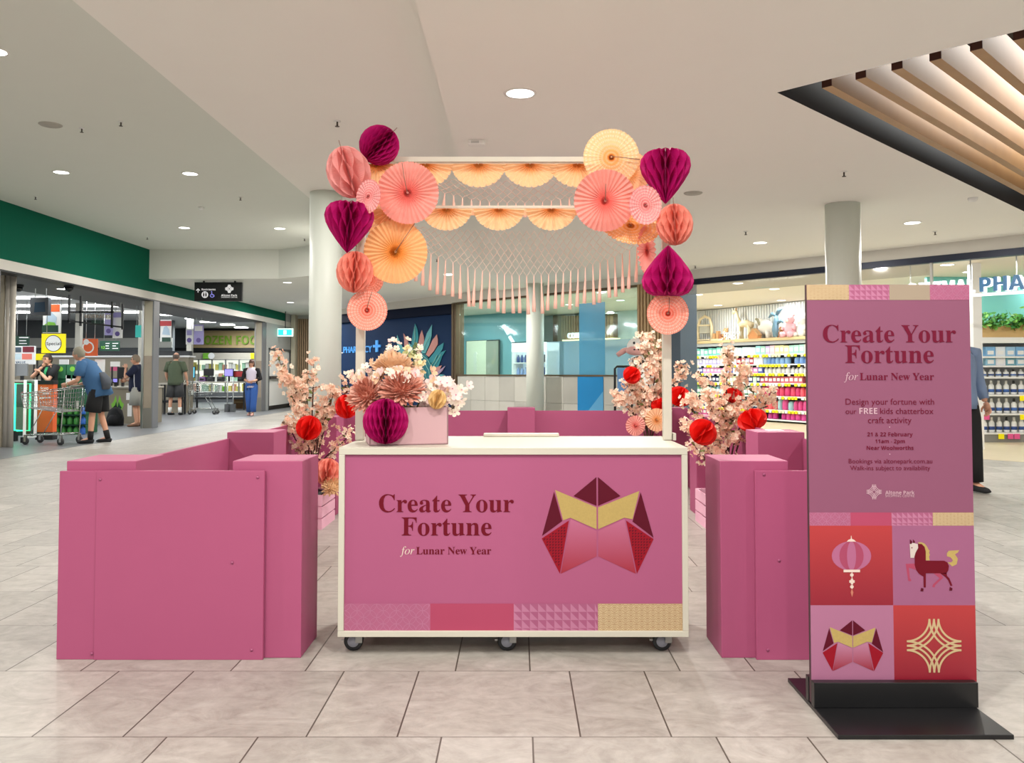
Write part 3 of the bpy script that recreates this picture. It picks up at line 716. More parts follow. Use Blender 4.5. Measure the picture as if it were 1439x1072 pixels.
def honey_mb(prof, M, N=28, waves=7, xf=None, half=False, jit=0):
    """glued tissue sheets radiating from a vertical axis; the glue lines alternate, so the sheets part into diamond cells"""
    mb = MB(); T = len(prof)-1; rr = random.Random(N*100+waves)
    S = 4*T
    def pr(t):
        x = t*T; i = min(int(x), T-1); f = x-i; a, b = prof[i], prof[i+1]
        return a[0]+(b[0]-a[0])*f, a[1]+(b[1]-a[1])*f
    for k in range(N):
        if half and not (PI*.98 <= 2*PI*k/N <= 2*PI*1.01 or k == 0): continue
        vv = []; th = 2*PI*(k+.5)/N + rr.uniform(-jit, jit)
        for i in range(S+1):
            t = i/S; r, z = pr(t); a = th + (-1)**k*(PI/N)*.93*math.sin(PI*waves*t)
            for f in (.06, .55, 1.0): vv.append((r*f*math.cos(th+(a-th)*f), r*f*math.sin(th+(a-th)*f), z))
        ff = []
        for i in range(S):
            for j in range(2): ff.append((i*3+j, i*3+j+1, i*3+4+j, i*3+3+j))
        mb.add(vv, ff, M, False, xf)
    return mb
def ballprof(rx, rz, n=10): return [(max(.004, rx*math.sin(PI*i/n)), -rz*math.cos(PI*i/n)) for i in range(n+1)]
HEART = [(.01,-1),(.22,-.80),(.50,-.48),(.76,-.14),(.93,.16),(1.0,.42),(.95,.68),(.80,.88),(.58,.98),(.34,.95),(.14,.80),(.03,.62)]
def honey(kind, label, px, py, Y, rpx, hpx, M, N=28, waves=7, tilt=0, roll=0, yaw=0, flip=False, group=None, cat='paper ball'):
    s = Y/FPX; p = P(px, py, Y)
    t = thing(kind, label, cat, p, 0, group)
    prof = [(r*rpx*s, z*hpx*s) for r, z in HEART] if 'heart' in kind else ballprof(rpx*s, hpx*s)
    if flip: prof = [(r, -z) for r, z in prof][::-1]
    xf = aim(tilt, yaw, roll)
    hm = honey_mb(prof, M, N, waves, xf); hm.lathe([(max(.001, r*.13), z*.97) for r, z in prof], M, n=10, xf=xf); hm.build('tissue_cells', t, False)
    MB().tube([xf @ Vector((0, 0, prof[-1][1]-.03)), xf @ Vector((0, 0, prof[-1][1]+.03))], .0018, STRING, 5).build('string', t, False)
    return t
def fan_mb(R, M, N=32, amp=.035, a0=0, a1=2*PI, core=None, rc=.25, scallop=.03, xf=None, rings=0):
    """pleated paper disc facing -Y; a0..a1 in the XZ plane"""
    mb = MB(); full = abs(a1-a0-2*PI) < 1e-6
    K = 4*N if full else 4*N+1
    rad = [.03, rc, .5, .75, .93, 1.0]
    if rings: rad = [.03]+[i/rings/2 for i in range(1, rings*2+1)]
    vv = []
    for ri, r in enumerate(rad):
        for k in range(K):
            a = a0+(a1-a0)*k/(4*N); ph = (0, 1, 0, -1)[k % 4]
            rr = R*r*(1+(scallop*(1-abs(ph)) if r == 1.0 else 0))
            d = amp*R*(r**.8)*(1 if k % 4 == 1 else -1 if k % 4 == 3 else 0)
            if rings: d *= .55; d += (amp*R*.35 if ri % 2 else 0)
            if r < .1: d = amp*R*.7*(1 if k % 2 else -1)
            vv.append((rr*math.cos(a), d, rr*math.sin(a)))
    f1, f2 = [], []
    for i in range(len(rad)-1):
        for k in range(K if full else K-1):
            q = (i*K+k, i*K+(k+1) % K, (i+1)*K+(k+1) % K, (i+1)*K+k)
            (f1 if core and rad[i+1] <= rc+.001 else f2).append(q)
    mb.add(vv, f2, M, False, xf); ob = None
    if f1: mb.add(vv, f1, core, False, xf)
    return mb
def fan(label, px, py, Y, rpx, M, core=None, N=32, yaw=0, tilt=0, rings=0, amp=.045, rc=.25, string=None, group='round pleated paper fans on the frame', kind='hanging_paper_fan', rc2=None):
    s = Y/FPX; R = rpx*s; t = thing(kind, label, 'paper fan', P(px, py, Y), 0, group); xf = aim(tilt, yaw)
    fan_mb(R, M, N, amp, core=core, rc=rc, xf=xf, rings=rings).build('pleated_disc', t, False)
    MB().lathe([(0, 0), (R*.032, -.002), (R*.036, .003), (0, .006)], M, n=14, xf=xf @ Matrix.Translation((0, -.012, 0)) @ Matrix.Rotation(PI/2, 4, 'X')).build('center_knot', t, False)
    if string:
        MB().tube([xf @ Vector((0, -.02, 0)), xf @ Vector((string[0]*s*.5, -.03, -string[1]*s*.5)), xf @ Vector((string[0]*s, -.02, -string[1]*s))], .0018, STRING, 5).build('string', t, False)
    return t
GB = 'honeycomb tissue shapes on the frame'
# left cluster
honey('hanging_honeycomb_ball', 'magenta honeycomb tissue ball at the very top left of the frame', 533, 204, 4.06, 28.5, 28.5, MAG, 46, 7, 0, .75, .3, group=GB)
honey('hanging_honeycomb_ball', 'large pale pink honeycomb bud below left of the top magenta ball', 490, 242, 4.0, 31, 37, PINKP, 20, 5, .15, -.35, .4, group=GB)
fan('small pink lace rosette between the pink bud and the big pink fan', 517.5, 276, 3.9, 24, F_PNK, None, 26, -.62, 0, 7, .05)
fan('big pink pleated fan at the left end of the garlands', 573, 271, 3.93, 43, F_SAL, None, 34, 0, .1, 0, .05, .16, (-7, -41))
honey('hanging_honeycomb_heart', 'magenta honeycomb heart on the left post', 490, 320, 3.95, 35, 36, MAG, 30, 6, 0, .06, .2, group=GB, cat='paper heart')
fan('big orange pleated fan on the left post below the pink one', 556, 354, 4.0, 44, F_ORG, None, 36, .08, .08, 0, .05, .22, (27, -40))
fan('peach paper fan tucked behind the orange and pink fans on the left', 548, 309, 4.1, 36, F_PEA, None, 30, -.2, .2)
honey('hanging_honeycomb_ball', 'coral honeycomb ball below the left magenta heart', 498.5, 382, 3.98, 26, 29.5, CORAL, 28, 6, 0, .05, .1, group=GB)
fan('coral fan half hidden between the coral ball and the lowest left fan', 519, 393, 4.1, 20, F_COR, None, 24, .4, 0, 5)
fan('coral lace fan lowest on the left post', 516, 436, 4.02, 28, F_COR, None, 28, 0, .05, 7, .05, .29, (8, -26))
# right cluster
fan('cream orange lace fan at the top right corner of the frame', 859, 221, 4.0, 39, F_CRE, None, 34, 0, .1, 8, .05, .25, (40, 4))
fan('plain peach fan behind the top right lace fan', 884, 243, 4.1, 30, F_PEA, None, 28, -.2)
honey('hanging_honeycomb_heart', 'upper magenta honeycomb heart on the right post, point down', 935, 249, 3.97, 36, 38, MAG, 30, 6, 0, 0, .15, group=GB, cat='paper heart')
fan('big pink pleated fan at the right end of the garlands', 850, 282, 3.93, 43, F_SAL, None, 34, 0, .3, 0, .05, .16, (0, -24))
fan('small pink lace rosette left of the upper right magenta heart', 907, 288, 3.9, 27, F_PNK, None, 26, .45, .1, 7, .05)
fan('orange lace fan tucked low behind the right pink fans', 886, 317, 4.1, 41, F_OLA, None, 34, .1, -.75, 7, .05)
honey('hanging_honeycomb_ball', 'coral honeycomb ball between the two right magenta shapes', 948, 315.5, 3.98, 26, 29.5, CORAL, 28, 6, 0, -.05, .1, group=GB)
fan('salmon paper fan turned edge on behind the lower magenta shape', 909, 352, 4.12, 34, F_SAL, None, 28, 1.05, 0)
honey('hanging_honeycomb_heart', 'lower magenta honeycomb heart on the right post, point up', 938.5, 380, 3.96, 36.5, 36, MAG, 30, 6, 0, .02, .1, True, GB, 'paper heart')
fan('coral lace fan lowest on the right post', 938.5, 440.5, 4.0, 29, F_COR, None, 28, 0, .05, 7, .05, .29, (1, -22))
# garlands of half fans
def garland(label, x0, x1, yb, cxs, Y, R):
    t = thing('hanging_fan_garland', label, 'garland', P((x0+x1)/2, yb, Y), 0, 'half fan garlands on the frame'); s = Y/FPX
    z = ZZ(yb, Y); MB().box(XX(x0, Y), XX(x1, Y), Y-.002, Y+.002, z-.03, z+.004, mat('peach_header', 'fbd3ae', .65, trans=.4)).build('header_strip', t)
    for cx in cxs:
        f = fan_mb(R*s, F_HALF, 13, .09, PI, 2*PI, None, .2, .03)
        fo = f.build('half_fan', t, False); fo.location = (XX(cx, Y)-t.location.x, -.012, z-t.location.z); fo.scale = (1, 1, .86)
garland('upper garland of peach half fans along the top bar', 530, 835, 231, (527, 597, 672, 745, 812), 4.12, 38)
garland('lower garland of peach half fans along the thin second bar', 580, 812, 294, (553, 627, 701, 775, 848), 4.10, 35)
# draped tissue net with tassels
def net(label, x0, x1, ytop, ysag, drop, Y, n, rows, tl):
    t = thing('hanging_tassel_garland', label, 'garland', P((x0+x1)/2, ytop, Y), 0, 'draped tissue net garlands')
    s = Y/FPX; TIS = mat('tassel_tissue', 'fbd9cc', .65, trans=.35); NTT = mat('net_tissue', 'f7dcd0', .65, trans=.4); mb = MB(); mt = MB(); ys = []
    rr = random.Random(int(x0))
    def sag(u): return 4*u*(1-u)
    for i in range(n+1):
        for j in range(rows):
            u = i/n; v = j/rows
            def pt(u, v, o=0):
                return P(x0+(x1-x0)*u, ytop+drop*v*(.55+.45*sag(u))+ysag*sag(u)*(.35+.65*v), Y+.10*math.sin(PI*v)+o)
            du = .5/n
            a, b, c_ = pt(u, v), pt(min(1, u+du), v+.5/rows), pt(u, v+1/rows)
            d_ = pt(max(0, u-du), v+.5/rows)
            for q, w_ in ((a, b), (b, c_), (a, d_), (d_, c_)):
                mb.tube([q, (q+w_)/2+Vector((0, rr.uniform(-.006, .006), rr.uniform(-.004, .004))), w_], (.0009, .0015, .0009), NTT, 4, False)
    mb.build('tissue_net', t)
    for i in range(n+1):
        u = i/n; q = P(x0+(x1-x0)*u, ytop+drop*(.55+.45*sag(u))+ysag*sag(u), Y)
        L_ = tl*s*rr.uniform(.9, 1.08); sw = rr.uniform(-.008, .008)
        mt.tube([q, q+Vector((sw*.3, -.004, -L_*.35)), q+Vector((sw, 0, -L_*.8)), q+Vector((sw*1.2, 0, -L_))], [.0022, .004, .0085, .0095], TIS, 6)
    mt.build('tassels', t); tie = MB()
    for px, pe in ((x0, 512), (x1, 931)): tie.tube([P(px, ytop, Y), P((px+pe)/2, ytop+3, (Y+4.17)/2), P(pe, ytop, 4.17)], .0018, TIS, 5)
    tie.build('tie_strings', t)
net('lower tissue net with long tassels drooping across the booth opening', 585, 895, 318, 18, 52, 4.22, 30, 4, 52)
net('upper tissue net with short tassels between the two garlands', 600, 850, 250, 10, 26, 4.2, 20, 3, 20)
# ================================================================== THE POSTER STAND
YB_ = 3.175
def bx(px): return XX(px, YB_)
def bz(py): return ZZ(py, YB_)
BX0, BX1 = 1.094, 1.711
t = thing('poster_stand', 'tall pink Create Your Fortune poster board in a black floor stand', 'poster stand', (1.39, 3.17, 0)); st = t
stand_black = mat('stand_black', '121214', .3); panel_pink = mat('poster_pink', (134, 75, 103), .5, noise=(1.2, .02)); edge_dark = mat('poster_edge', '4a3038', .6)
MB().box(1.09, 1.69, 2.905, 3.44, 0, .016, stand_black).build('base_plate', t, bevel=.002)
MB().box(1.09, 1.695, 3.134, 3.166, .016, .108, stand_black).box(1.09, 1.695, 3.197, 3.225, .016, .108, stand_black).build('holder', t, bevel=.002)
mb = MB(); mb.box(BX0, BX1, YB_, YB_+.018, .02, bz(400), panel_pink); mb.box(BX0-.001, BX0+.0005, YB_-.0005, YB_+.018, .02, bz(400), edge_dark); mb.build('poster_board', t)
yl = YB_-.0008
# the board leans nowhere, so graphic x positions come from its own width
def gx(f): return BX0+(BX1-BX0)*f
def gpx(px, py):                            # photo pixel -> board x,z
    k = (py-400)/550; l, r = 1130.5+4.5*k, 1357+6.5*k
    return gx((px-l)/(r-l)), bz(py)
def poly(mb, M, pts, d=0, cv=None):
    q = [gpx(*(cv(*p) if cv else p)) for p in pts]; mb.add([(x, yl-d, z) for x, z in q], [tuple(range(len(q)))], M)
def cv7(x, y): return 1120+x/4.465, 720+y/4.465
strip(t, [gx(0), gx(.26), gx(.508), gx(.757), gx(1)], bz(421.5), bz(400.2), yl, ('scale', 'tri', 'taupe', 'circles'), .034, .0007)
strip(t, [gx(0), gx(.2505), gx(.5), gx(.751), gx(1)], bz(738.5), bz(720), yl, ('circles', 'rose', 'tri', 'scale'), .032, .0007)
# four picture tiles
red_a = grad_mat('red_tile_upper', (176, 52, 54), (138, 18, 42), bz(850)-0, bz(738)); red_b = grad_mat('red_tile_lower', (175, 50, 52), (138, 18, 42), bz(950), bz(850))
lpink = mat('tile_light_pink', (168, 107, 139), .5); mpink = mat('tile_mid_pink', (152, 88, 124), .5)
zm = bz(850.3); zt, zb = bz(738.5), .085; xm_ = gx(.502)
mb = MB()
for (a, b, z0, z1, M) in ((gx(0), xm_, zm, zt, red_a), (xm_, gx(1), zm, zt, mpink), (gx(0), xm_, zb, zm, lpink), (xm_, gx(1), zb, zm, red_b)):
    mb.add([(a, yl, z0), (b, yl, z0), (b, yl, z1), (a, yl, z1)], [(0, 1, 2, 3)], M)
mb.build('picture_tiles', t)
# printed blends are measured on the part's own height
for m_, z0, z1 in ((red_a, zm, zt), (red_b, zb, zm)):
    for n in m_.node_tree.nodes:
        if n.type == 'MAP_RANGE': n.inputs[1].default_value, n.inputs[2].default_value = z0, z1
def ell(cx, cy, rx, ry, n=28): return [(cx+rx*math.cos(2*PI*i/n), cy+ry*math.sin(2*PI*i/n)) for i in range(n)]
pk_a, pk_b = mat('lantern_light', (170, 95, 132), .5), mat('lantern_dark', (160, 62, 94), .5); sal = mat('salmon_print', (194, 116, 96), .5)
mb = MB()
for rx, M, d in ((122, pk_a, .0005), (75, pk_b, .0008), (28, pk_a, .0011)): poly(mb, M, ell(318, 272, rx, 92), d, cv7)
poly(mb, cream_print, [(288, 182), (300, 170), (313, 165), (315, 145), (318, 145), (320, 165), (333, 170), (346, 182)], .0014, cv7)
poly(mb, cream_print, [(268, 358), (370, 358), (370, 374), (268, 374)], .0014, cv7)
for kq, q in enumerate((ell(319, 391, 11, 11, 14), ell(319, 465, 11, 11, 14), [(303, 424), (336, 424), (336, 440), (303, 440)], [(312, 415), (327, 415), (327, 449), (312, 449)], [(317, 374), (322, 374), (322, 478), (317, 478)])): poly(mb, cream_print, q, .0015+.0002*kq, cv7)
poly(mb, sal, [(319, 476), (328, 500), (320, 530), (311, 500)], .0015, cv7); mb.build('lantern_picture', t)
mb = MB(); rosep = mat('rose_print', (167, 60, 91), .5)
poly(mb, rosep, [(653,322),(708,320),(715,360),(672,345),(678,410),(688,425),(680,432),(668,428),(666,412)], .0005, cv7)
poly(mb, rosep, [(820,378),(865,378),(885,408),(835,455),(830,470),(816,466),(820,452),(862,412)], .0005, cv7)
poly(mb, gold, [(920,240),(985,236),(975,252),(958,262),(976,290),(968,325),(940,338),(912,312),(935,312),(945,300),(930,280),(908,275),(908,255)], .0005, cv7)
poly(mb, gold, [(728,187),(752,186),(772,196),(786,214),(793,230),(803,240),(797,252),(804,266),(797,276),(803,300),(775,300),(775,240)], .0005, cv7)
poly(mb, maroon, [(728,196),(752,197),(770,215),(777,245),(777,302),(890,302),(910,312),(920,335),(916,362),(903,383),(865,381),(777,381),(776,470),(763,470),(762,402),(735,385),(718,362),(708,330),(708,240)], .0009, cv7)
poly(mb, maroon, [(865,380),(905,378),(908,397),(922,412),(941,458),(929,461),(914,425),(897,405)], .0009, cv7)
poly(mb, mat('horse_face', (203, 190, 184), .5), [(678,197),(700,190),(728,198),(730,222),(714,250),(704,284),(682,284)], .0012, cv7)
poly(mb, maroon, ell(691, 221, 4, 4, 8), .0015, cv7)
for q in ([(680,168),(692,180),(690,197),(680,197)], [(698,168),(710,180),(708,191),(698,190)], [(748,472),(762,477),(760,495),(742,492)], [(924,466),(941,475),(938,490),(920,490)]): poly(mb, maroon_dk, q, .0012, cv7)
mb.build('horse_picture', t)
gradb = grad_mat('petal_blend_small', (183, 122, 152), (148, 24, 45), bz(942), bz(902))
mb = MB(); chatterbox(lambda M, pts: poly(mb, M, [(323+(x-1048)*.866, 676+(y-222)*.846) for x, y in pts], .0008, cv7), gradb); mb.build('fortune_teller_picture', t)
def star(mb, M, cx, cy, R, wd, d, cv, off):
    for sx in (-1, 1):
        for sy in (-1, 1):
            for k in (-1, 0, 1):
                rx, ry = R+sx*0+k*off, R+k*off; n = 14; pts = []
                for rr in (-wd/2, wd/2):
                    row = [(cx+sx*(R-(rx+rr)*math.cos(PI/2*i/n)), cy+sy*(R-(ry+rr)*math.sin(PI/2*i/n))) for i in range(n+1)]
                    pts.append(row)
                for i in range(n): poly(mb, M, [pts[0][i], pts[1][i], pts[1][i+1], pts[0][i+1]], d+.0001*(sx*1.5+sy*3+k), cv)
goldl = mat('gold_line_print', (199, 175, 132), .5)
mb = MB(); star(mb, goldl, 825, 835, 168, 12, .0012, cv7, 28); mb.build('woven_star_picture', t)
# wording
tm = mat('stand_maroon', (106, 12, 44), .6, spec=.2); tl = mat('stand_light', (195, 158, 171), .5); mb = MB()
def line(s, x0, x1, base, M, font=lambda q: q):
    a, z = gpx(x0, base); b, _ = gpx(x1, base); mb = MB(); letters(mb, font(s), M, a, b, z, yl-.0006); mb.build('lettering', t)
line('Create Your', 1153, 1338, 481, tm, serif); line('Fortune', 1184, 1307, 510, tm, serif)
line('for', 1182, 1201.5, 534, tl, ital); line('Lunar New Year', 1204, 1307, 534, tm, serif)
line('Design your fortune with', 1184, 1307, 568.5, tm); line('our', 1184, 1199, 581.5, tm); line('FREE', 1203, 1228, 581.5, tl, sansb); line('kids chatterbox', 1232, 1306, 581.5, tm); line('craft activity', 1215, 1275.5, 594.5, tm)
line('21 & 22 February', 1214, 1277, 613, tm, sansb); line('11am - 2pm', 1225, 1266, 622.5, tm, sansb); line('Near Woolworths', 1213, 1278, 632, tm, sansb)
line('Bookings via altonepark.com.au', 1188, 1304, 651, tm); line('Walk-ins subject to availability', 1190, 1301, 660.5, tm)
line('Altone Park', 1238.5, 1279, 694.5, tl, sansb); line('SHOPPING CENTRE', 1238.5, 1279, 698.3, tl)
mb = MB(); poly(mb, tl, ell(1245, 600, .8, .8, 8), .0006); poly(mb, tl, ell(1245, 638, .8, .8, 8), .0006)
mb.build('printed_dots', t); mb = MB(); star(mb, tl, 1223, 691, 10.5, .9, .0006, None, 2.1); mb.build('centre_logo', t)
# ================================================================== FLOWERS
BLO = [mat('blossom_a', (255, 226, 203), .7, trans=.35), mat('blossom_b', (251, 212, 188), .7, trans=.35), mat('blossom_c', (255, 240, 220), .7, trans=.35)]
BLC = mat('blossom_heart', 'c8605c', .7); TWIG = mat('twig_bark', '4a2f25', .8); LEAF = mat('small_leaf', '6c7a3c', .6); LEAFB = mat('brown_leaf', '5d3f2c', .6)
def petal(mb, c, d, side, up, L_, W, M, cup=.25):
    """one rounded petal from c along d"""
    c, d, side, up = Vector(c), Vector(d), Vector(side), Vector(up)
    pts = [c, c+d*L_*.45-side*W*.42+up*L_*cup*.3, c+d*L_*.85-side*W*.40+up*L_*cup*.8, c+d*L_+up*L_*cup, c+d*L_*.85+side*W*.40+up*L_*cup*.8, c+d*L_*.45+side*W*.42+up*L_*cup*.3, c+d*L_*.6+up*L_*cup*.35]
    mb.add(pts, [(0, 1, 6), (1, 2, 6), (2, 3, 6), (3, 4, 6), (4, 5, 6), (5, 0, 6)], M, True)
def blossom(mb, c, r, nrm, M, rr, heart=BLC, n=5):
    u = Vector(nrm).normalized(); x = u.orthogonal().normalized(); y = u.cross(x); a0 = rr.uniform(0, 6)
    for i in range(n):
        a = a0+2*PI*i/n; d = x*math.cos(a)+y*math.sin(a); petal(mb, c, d, u.cross(d), u, r*rr.uniform(.85, 1.1), r*.86, M, rr.uniform(.2, .6))
    mb.add([Vector(c)+u*r*.12+(x*math.cos(a0+q)+y*math.sin(a0+q))*r*.2 for q in (0, 2.1, 4.2)], [(0, 1, 2)], heart)
def spray(parent, pts, rr, nb, r, spread, start=.25, thick=.009, side_twigs=5):
    """a branch with a sleeve of blossoms as its sub-part; pts are world points"""
    pts = [Vector(p) for p in pts]
    def at(u):
        x = u*(len(pts)-1); i = min(int(x), len(pts)-2); return pts[i].lerp(pts[i+1], x-i)
    mb = MB(); mb.tube([at(i/8) for i in range(9)], [thick*(1-.75*i/8) for i in range(9)], TWIG, 6)
    fl = MB(); ends = []
    for k in range(side_twigs):
        u = rr.uniform(start, .95); a = at(u); b = a+Vector((rr.uniform(-1, 1), rr.uniform(-1, 1), rr.uniform(-.1, .9))).normalized()*spread*rr.uniform(.8, 1.7)
        mb.tube([a, (a+b)/2+Vector((0, 0, .01)), b], [thick*.35, thick*.3, thick*.15], TWIG, 4); ends.append((a, b))
    br = mb.build('branch', parent)
    for k in range(nb):
        if ends and rr.random() < .45:
            a, b = rr.choice(ends); c = a.lerp(b, rr.uniform(.4, 1.08)); s = spread*.35
        else: c = at(rr.uniform(start, 1.02) if rr.random() < .9 else 1.0); s = spread*.62
        o = Vector((rr.gauss(0, 1), rr.gauss(0, 1), rr.gauss(0, 1)))*s*.6
        n = o.normalized()+Vector((0, -.5, .2))
        blossom(fl, c+o, r*rr.uniform(.75, 1.2), n, rr.choice(BLO), rr)
    for k in range(max(2, nb//14)):
        c = at(rr.uniform(start, 1)); d = Vector((rr.uniform(-1, 1), rr.uniform(-1, .2), rr.uniform(-.3, .8))).normalized()
        petal(fl, c, d, d.orthogonal(), d.cross(d.orthogonal()), r*2.4, r*1.0, LEAF if k % 2 else LEAFB, .1)
    fl.build('blossoms', br)
def tree(label, base, tips, Y, seed, nb=120, r=.022, spread=.075):
    rr = random.Random(seed); t = thing('cherry_blossom_branches', label, 'blossom branches', base, 0, 'pink cherry blossom arrangements in the booth')
    b0 = Vector(base)
    for (px, py, k) in tips:
        tip = P(px, py, Y+rr.uniform(-.14, .14)); mid = b0.lerp(tip, .45); mid.z += (tip-b0).length*.10; mid.x -= (tip.x-b0.x)*.18
        q2 = b0.lerp(tip, .78); q2.z += (tip-b0).length*.05
        spray(t, [b0+Vector((rr.uniform(-.02, .02), rr.uniform(-.02, .02), 0)), mid, q2, tip], rr, int(nb*k), r, spread, .30)
    return t
def crate(label, x0, x1, y0, y1, h=.27):
    t = thing('slatted_crate', label, 'crate', ((x0+x1)/2, (y0+y1)/2, 0), 0, 'pale pink slatted flower crates')
    cp = mat('crate_pink', 'e9b3c8', .6); g = .012; n = 3; sh = (h-g*(n-1))/n; w_ = .012
    for s in range(n):
        z0 = s*(sh+g)
        MB().box(x0, x1, y0, y0+w_, z0, z0+sh, cp).build('slat', t); MB().box(x0, x1, y1-w_, y1, z0, z0+sh, cp).build('slat', t)
        MB().box(x0, x0+w_, y0+w_, y1-w_, z0, z0+sh, cp).build('slat', t); MB().box(x1-w_, x1, y0+w_, y1-w_, z0, z0+sh, cp).build('slat', t)
    for x in (x0+w_, x1-w_-.03):
        for y in (y0+w_, y1-w_-.03): MB().box(x, x+.03, y, y+.03, 0, h, cp).build('corner_post', t)
    MB().box(x0+w_, x1-w_, y0+w_, y1-w_, .0, .012, cp).build('floor_board', t)
    return t
def pot(label, x, y, z0, r, h):
    t = thing('black_pot', label, 'pot', (x, y, z0), 0, 'black pots holding the blossom branches')
    MB().lathe([(r*.8, 0), (r, h), (r*.9, h), (r*.85, h*.75), (0, h*.72)], mat('pot_black', '1a1a1c', .5), n=20).build('pot_wall', t, False)
# crate and branches behind the left front pillar
crate('pale pink crate on the floor between the left pillar and the counter', -1.87, -1.56, 6.72, 7.2)
pot('black pot in the left flower crate', -1.72, 6.98, .013, .11, .26)
tree('cherry blossom branches rising from the left crate', (-1.71, 6.98, .21), [(390, 498, 1.7), (441, 507, .9), (418, 540, 1.4), (470, 548, 1.1), (496, 528, .9), (404, 592, 1.1), (497, 604, .6), (452, 578, 1.2), (425, 570, 1.2)], 6.95, 3)
crate('pale pink crate on the floor behind the right front pillar', 1.50, 1.81, 6.65, 7.15)
pot('black pot in the right flower crate', 1.66, 6.9, .013, .11, .26)
tree('cherry blossom branches rising from the right crate', (1.70, 6.9, .21), [(1022, 492, 1.8), (1046, 512, 1.2), (986, 527, .9), (1085, 549, 1.1), (1060, 550, 1.2), (966, 560, 1.2), (962, 592, 1.0), (1000, 555, 1.3), (975, 625, .5), (1028, 560, 1.4), (1012, 632, 1.0)], 6.9, 5)
crate('pale pink crate at the rear right, hidden behind the counter', 1.18, 1.5, 8.5, 8.98)
pot('tall black pot in the rear right crate behind the counter', 1.36, 8.75, .013, .12, .5)
tree('cherry blossom branches behind the right end of the counter', (1.36, 8.75, .4), [(910, 472, 1.4), (926, 488, 1.2), (893, 508, 1.2), (868, 556, 1.0), (884, 540, 1.0), (930, 540, 1.2), (962, 515, 1.1), (900, 560, .8), (948, 555, .8)], 8.75, 8, r=.027, spread=.085)
RB = 'red tissue balls hung among the blossoms'
for (px, py, Y, rx, rz, tl, lb) in ((434, 601, 6.75, 18, 17.5, .3, 'red tissue ball low on the left cherry branches'), (487, 571, 6.9, 17, 17, -.2, 'red tissue ball on the left branches, half behind the counter box'),
    (988, 607, 6.7, 20, 18, .5, 'red tissue ball low on the right cherry branches'), (1057, 590, 6.65, 21, 15, -.4, 'red tissue ball just above the second right pink pillar'), (1030, 556, 6.95, 14, 11, .2, 'small red tissue ball deep in the right branches'),
    (955, 557, 8.6, 17, 14, .3, 'red tissue ball right of the white frame post'), (929, 570, 8.7, 15, 11, .2, 'red tissue ball partly behind the white frame post'), (888, 527, 8.6, 13, 12, .6, 'red tissue ball on the blossom branches behind the counter')):
    honey('hanging_tissue_ball', lb, px, py, Y, rx, rz, REDP, 16, 3, tl, tl, tl, False, RB)
fan('pale pink paper fan at the foot of the rear blossom branches', 893, 598, 8.5, 14, F_SAL, None, 22, .2, group='paper fans in the flower crates', kind='hanging_paper_fan')
fan('orange paper fan at the foot of the rear blossom branches', 923, 590, 8.55, 16, F_PEA, None, 22, -.2, group='paper fans in the flower crates')
honey('hanging_tissue_ball', 'coral tissue ball standing in the left crate', 460, 663, 6.85, 19, 19, CORAL, 22, 5, 0, .2, 0, False, 'coral balls in the crates')
# chrysanthemums and the rest of the counter arrangement
def mum(mb, c, R, M, n=130, squash=.75, nrm=(0, -.55, .83), core=None, W=.085, tip=None):
    u = Vector(nrm).normalized(); x = u.orthogonal().normalized(); y = u.cross(x); c = Vector(c); mb.ball(c+u*R*.1, R*.42, core or M, 12, 9)
    for i in range(n):
        f = (i+.5)/n; ph = f**.6*PI*.62; a = i*2.39996
        d = (x*math.cos(a)+y*math.sin(a))*math.sin(ph)+u*math.cos(ph)*squash; d.normalize()
        tn = (x*math.cos(a)+y*math.sin(a))*math.cos(ph)-u*math.sin(ph)
        q = random.Random(i*31+n); tn = (tn+d*q.uniform(-.3, .3)+d.cross(tn)*q.uniform(-.35, .35)).normalized(); L_ = R*(.62+.45*f)*q.uniform(.9, 1.1); p0 = c+d*R*(.10+.2*(1-f))
        petal(mb, p0, d, d.cross(tn).normalized(), -tn, L_*.9, R*W*2*(.8+.4*f), core if core and (f < .2 or q.random() < .22) else (tip if tip and q.random() < .4 else M), .3)
MUM = mat('dusty_rose', 'dc9c88', .7, trans=.15); MUML = mat('dusty_rose_light', (238, 188, 170), .7, trans=.15); MUMD = mat('dusty_rose_deep', 'c0745f', .7); PEAF = mat('peach_bloom', (240, 204, 168), .7, trans=.2); PALE = mat('pale_bloom', 'f5dcd8', .7, trans=.2); IVORY = mat('ivory_bloom', 'fbf0e2', .7, trans=.2); YEL = mat('butter_bloom', 'f3e6b8', .7, trans=.2); ORCH = mat('orchid_heart', 'c87a95', .6); STEM = mat('stem_green', '6d7f4c', .6)
bc = Vector((-.53, 3.99, ZT+.001)); brz = math.radians(14)
t = thing('flower_box', 'pale pink box holding the flowers on the counter top', 'box', bc, brz)
BW, BD, BH = .362, .25, .172
mb = MB(); w_ = .006
for q in ((-BW/2, BW/2, -BD/2, -BD/2+w_), (-BW/2, BW/2, BD/2-w_, BD/2), (-BW/2, -BW/2+w_, -BD/2, BD/2), (BW/2-w_, BW/2, -BD/2, BD/2)): mb.box(q[0], q[1], q[2], q[3], 0, BH, LBOX)
mb.box(-BW/2, BW/2, -BD/2, BD/2, 0, .005, LBOX); mb.build('box_walls', t, False)
MB().box(-BW/2+w_, BW/2-w_, -BD/2+w_, BD/2-w_, BH-.03, BH-.02, mat('foam_dark', '4a4a38', .9)).build('floral_foam', t, False)
honey_ball = thing('honeycomb_half_ball', 'magenta honeycomb tissue half ball on the front of the pale pink box', 'paper ball', P(542, 591.8, 3.845), 0)
s_ = 3.8/FPX; honey_mb(ballprof(32.3*s_, 32.3*s_, 12), MAG, 48, 7, Matrix.Rotation(.16, 4, 'Z'), True).build('tissue_cells', honey_ball, False)
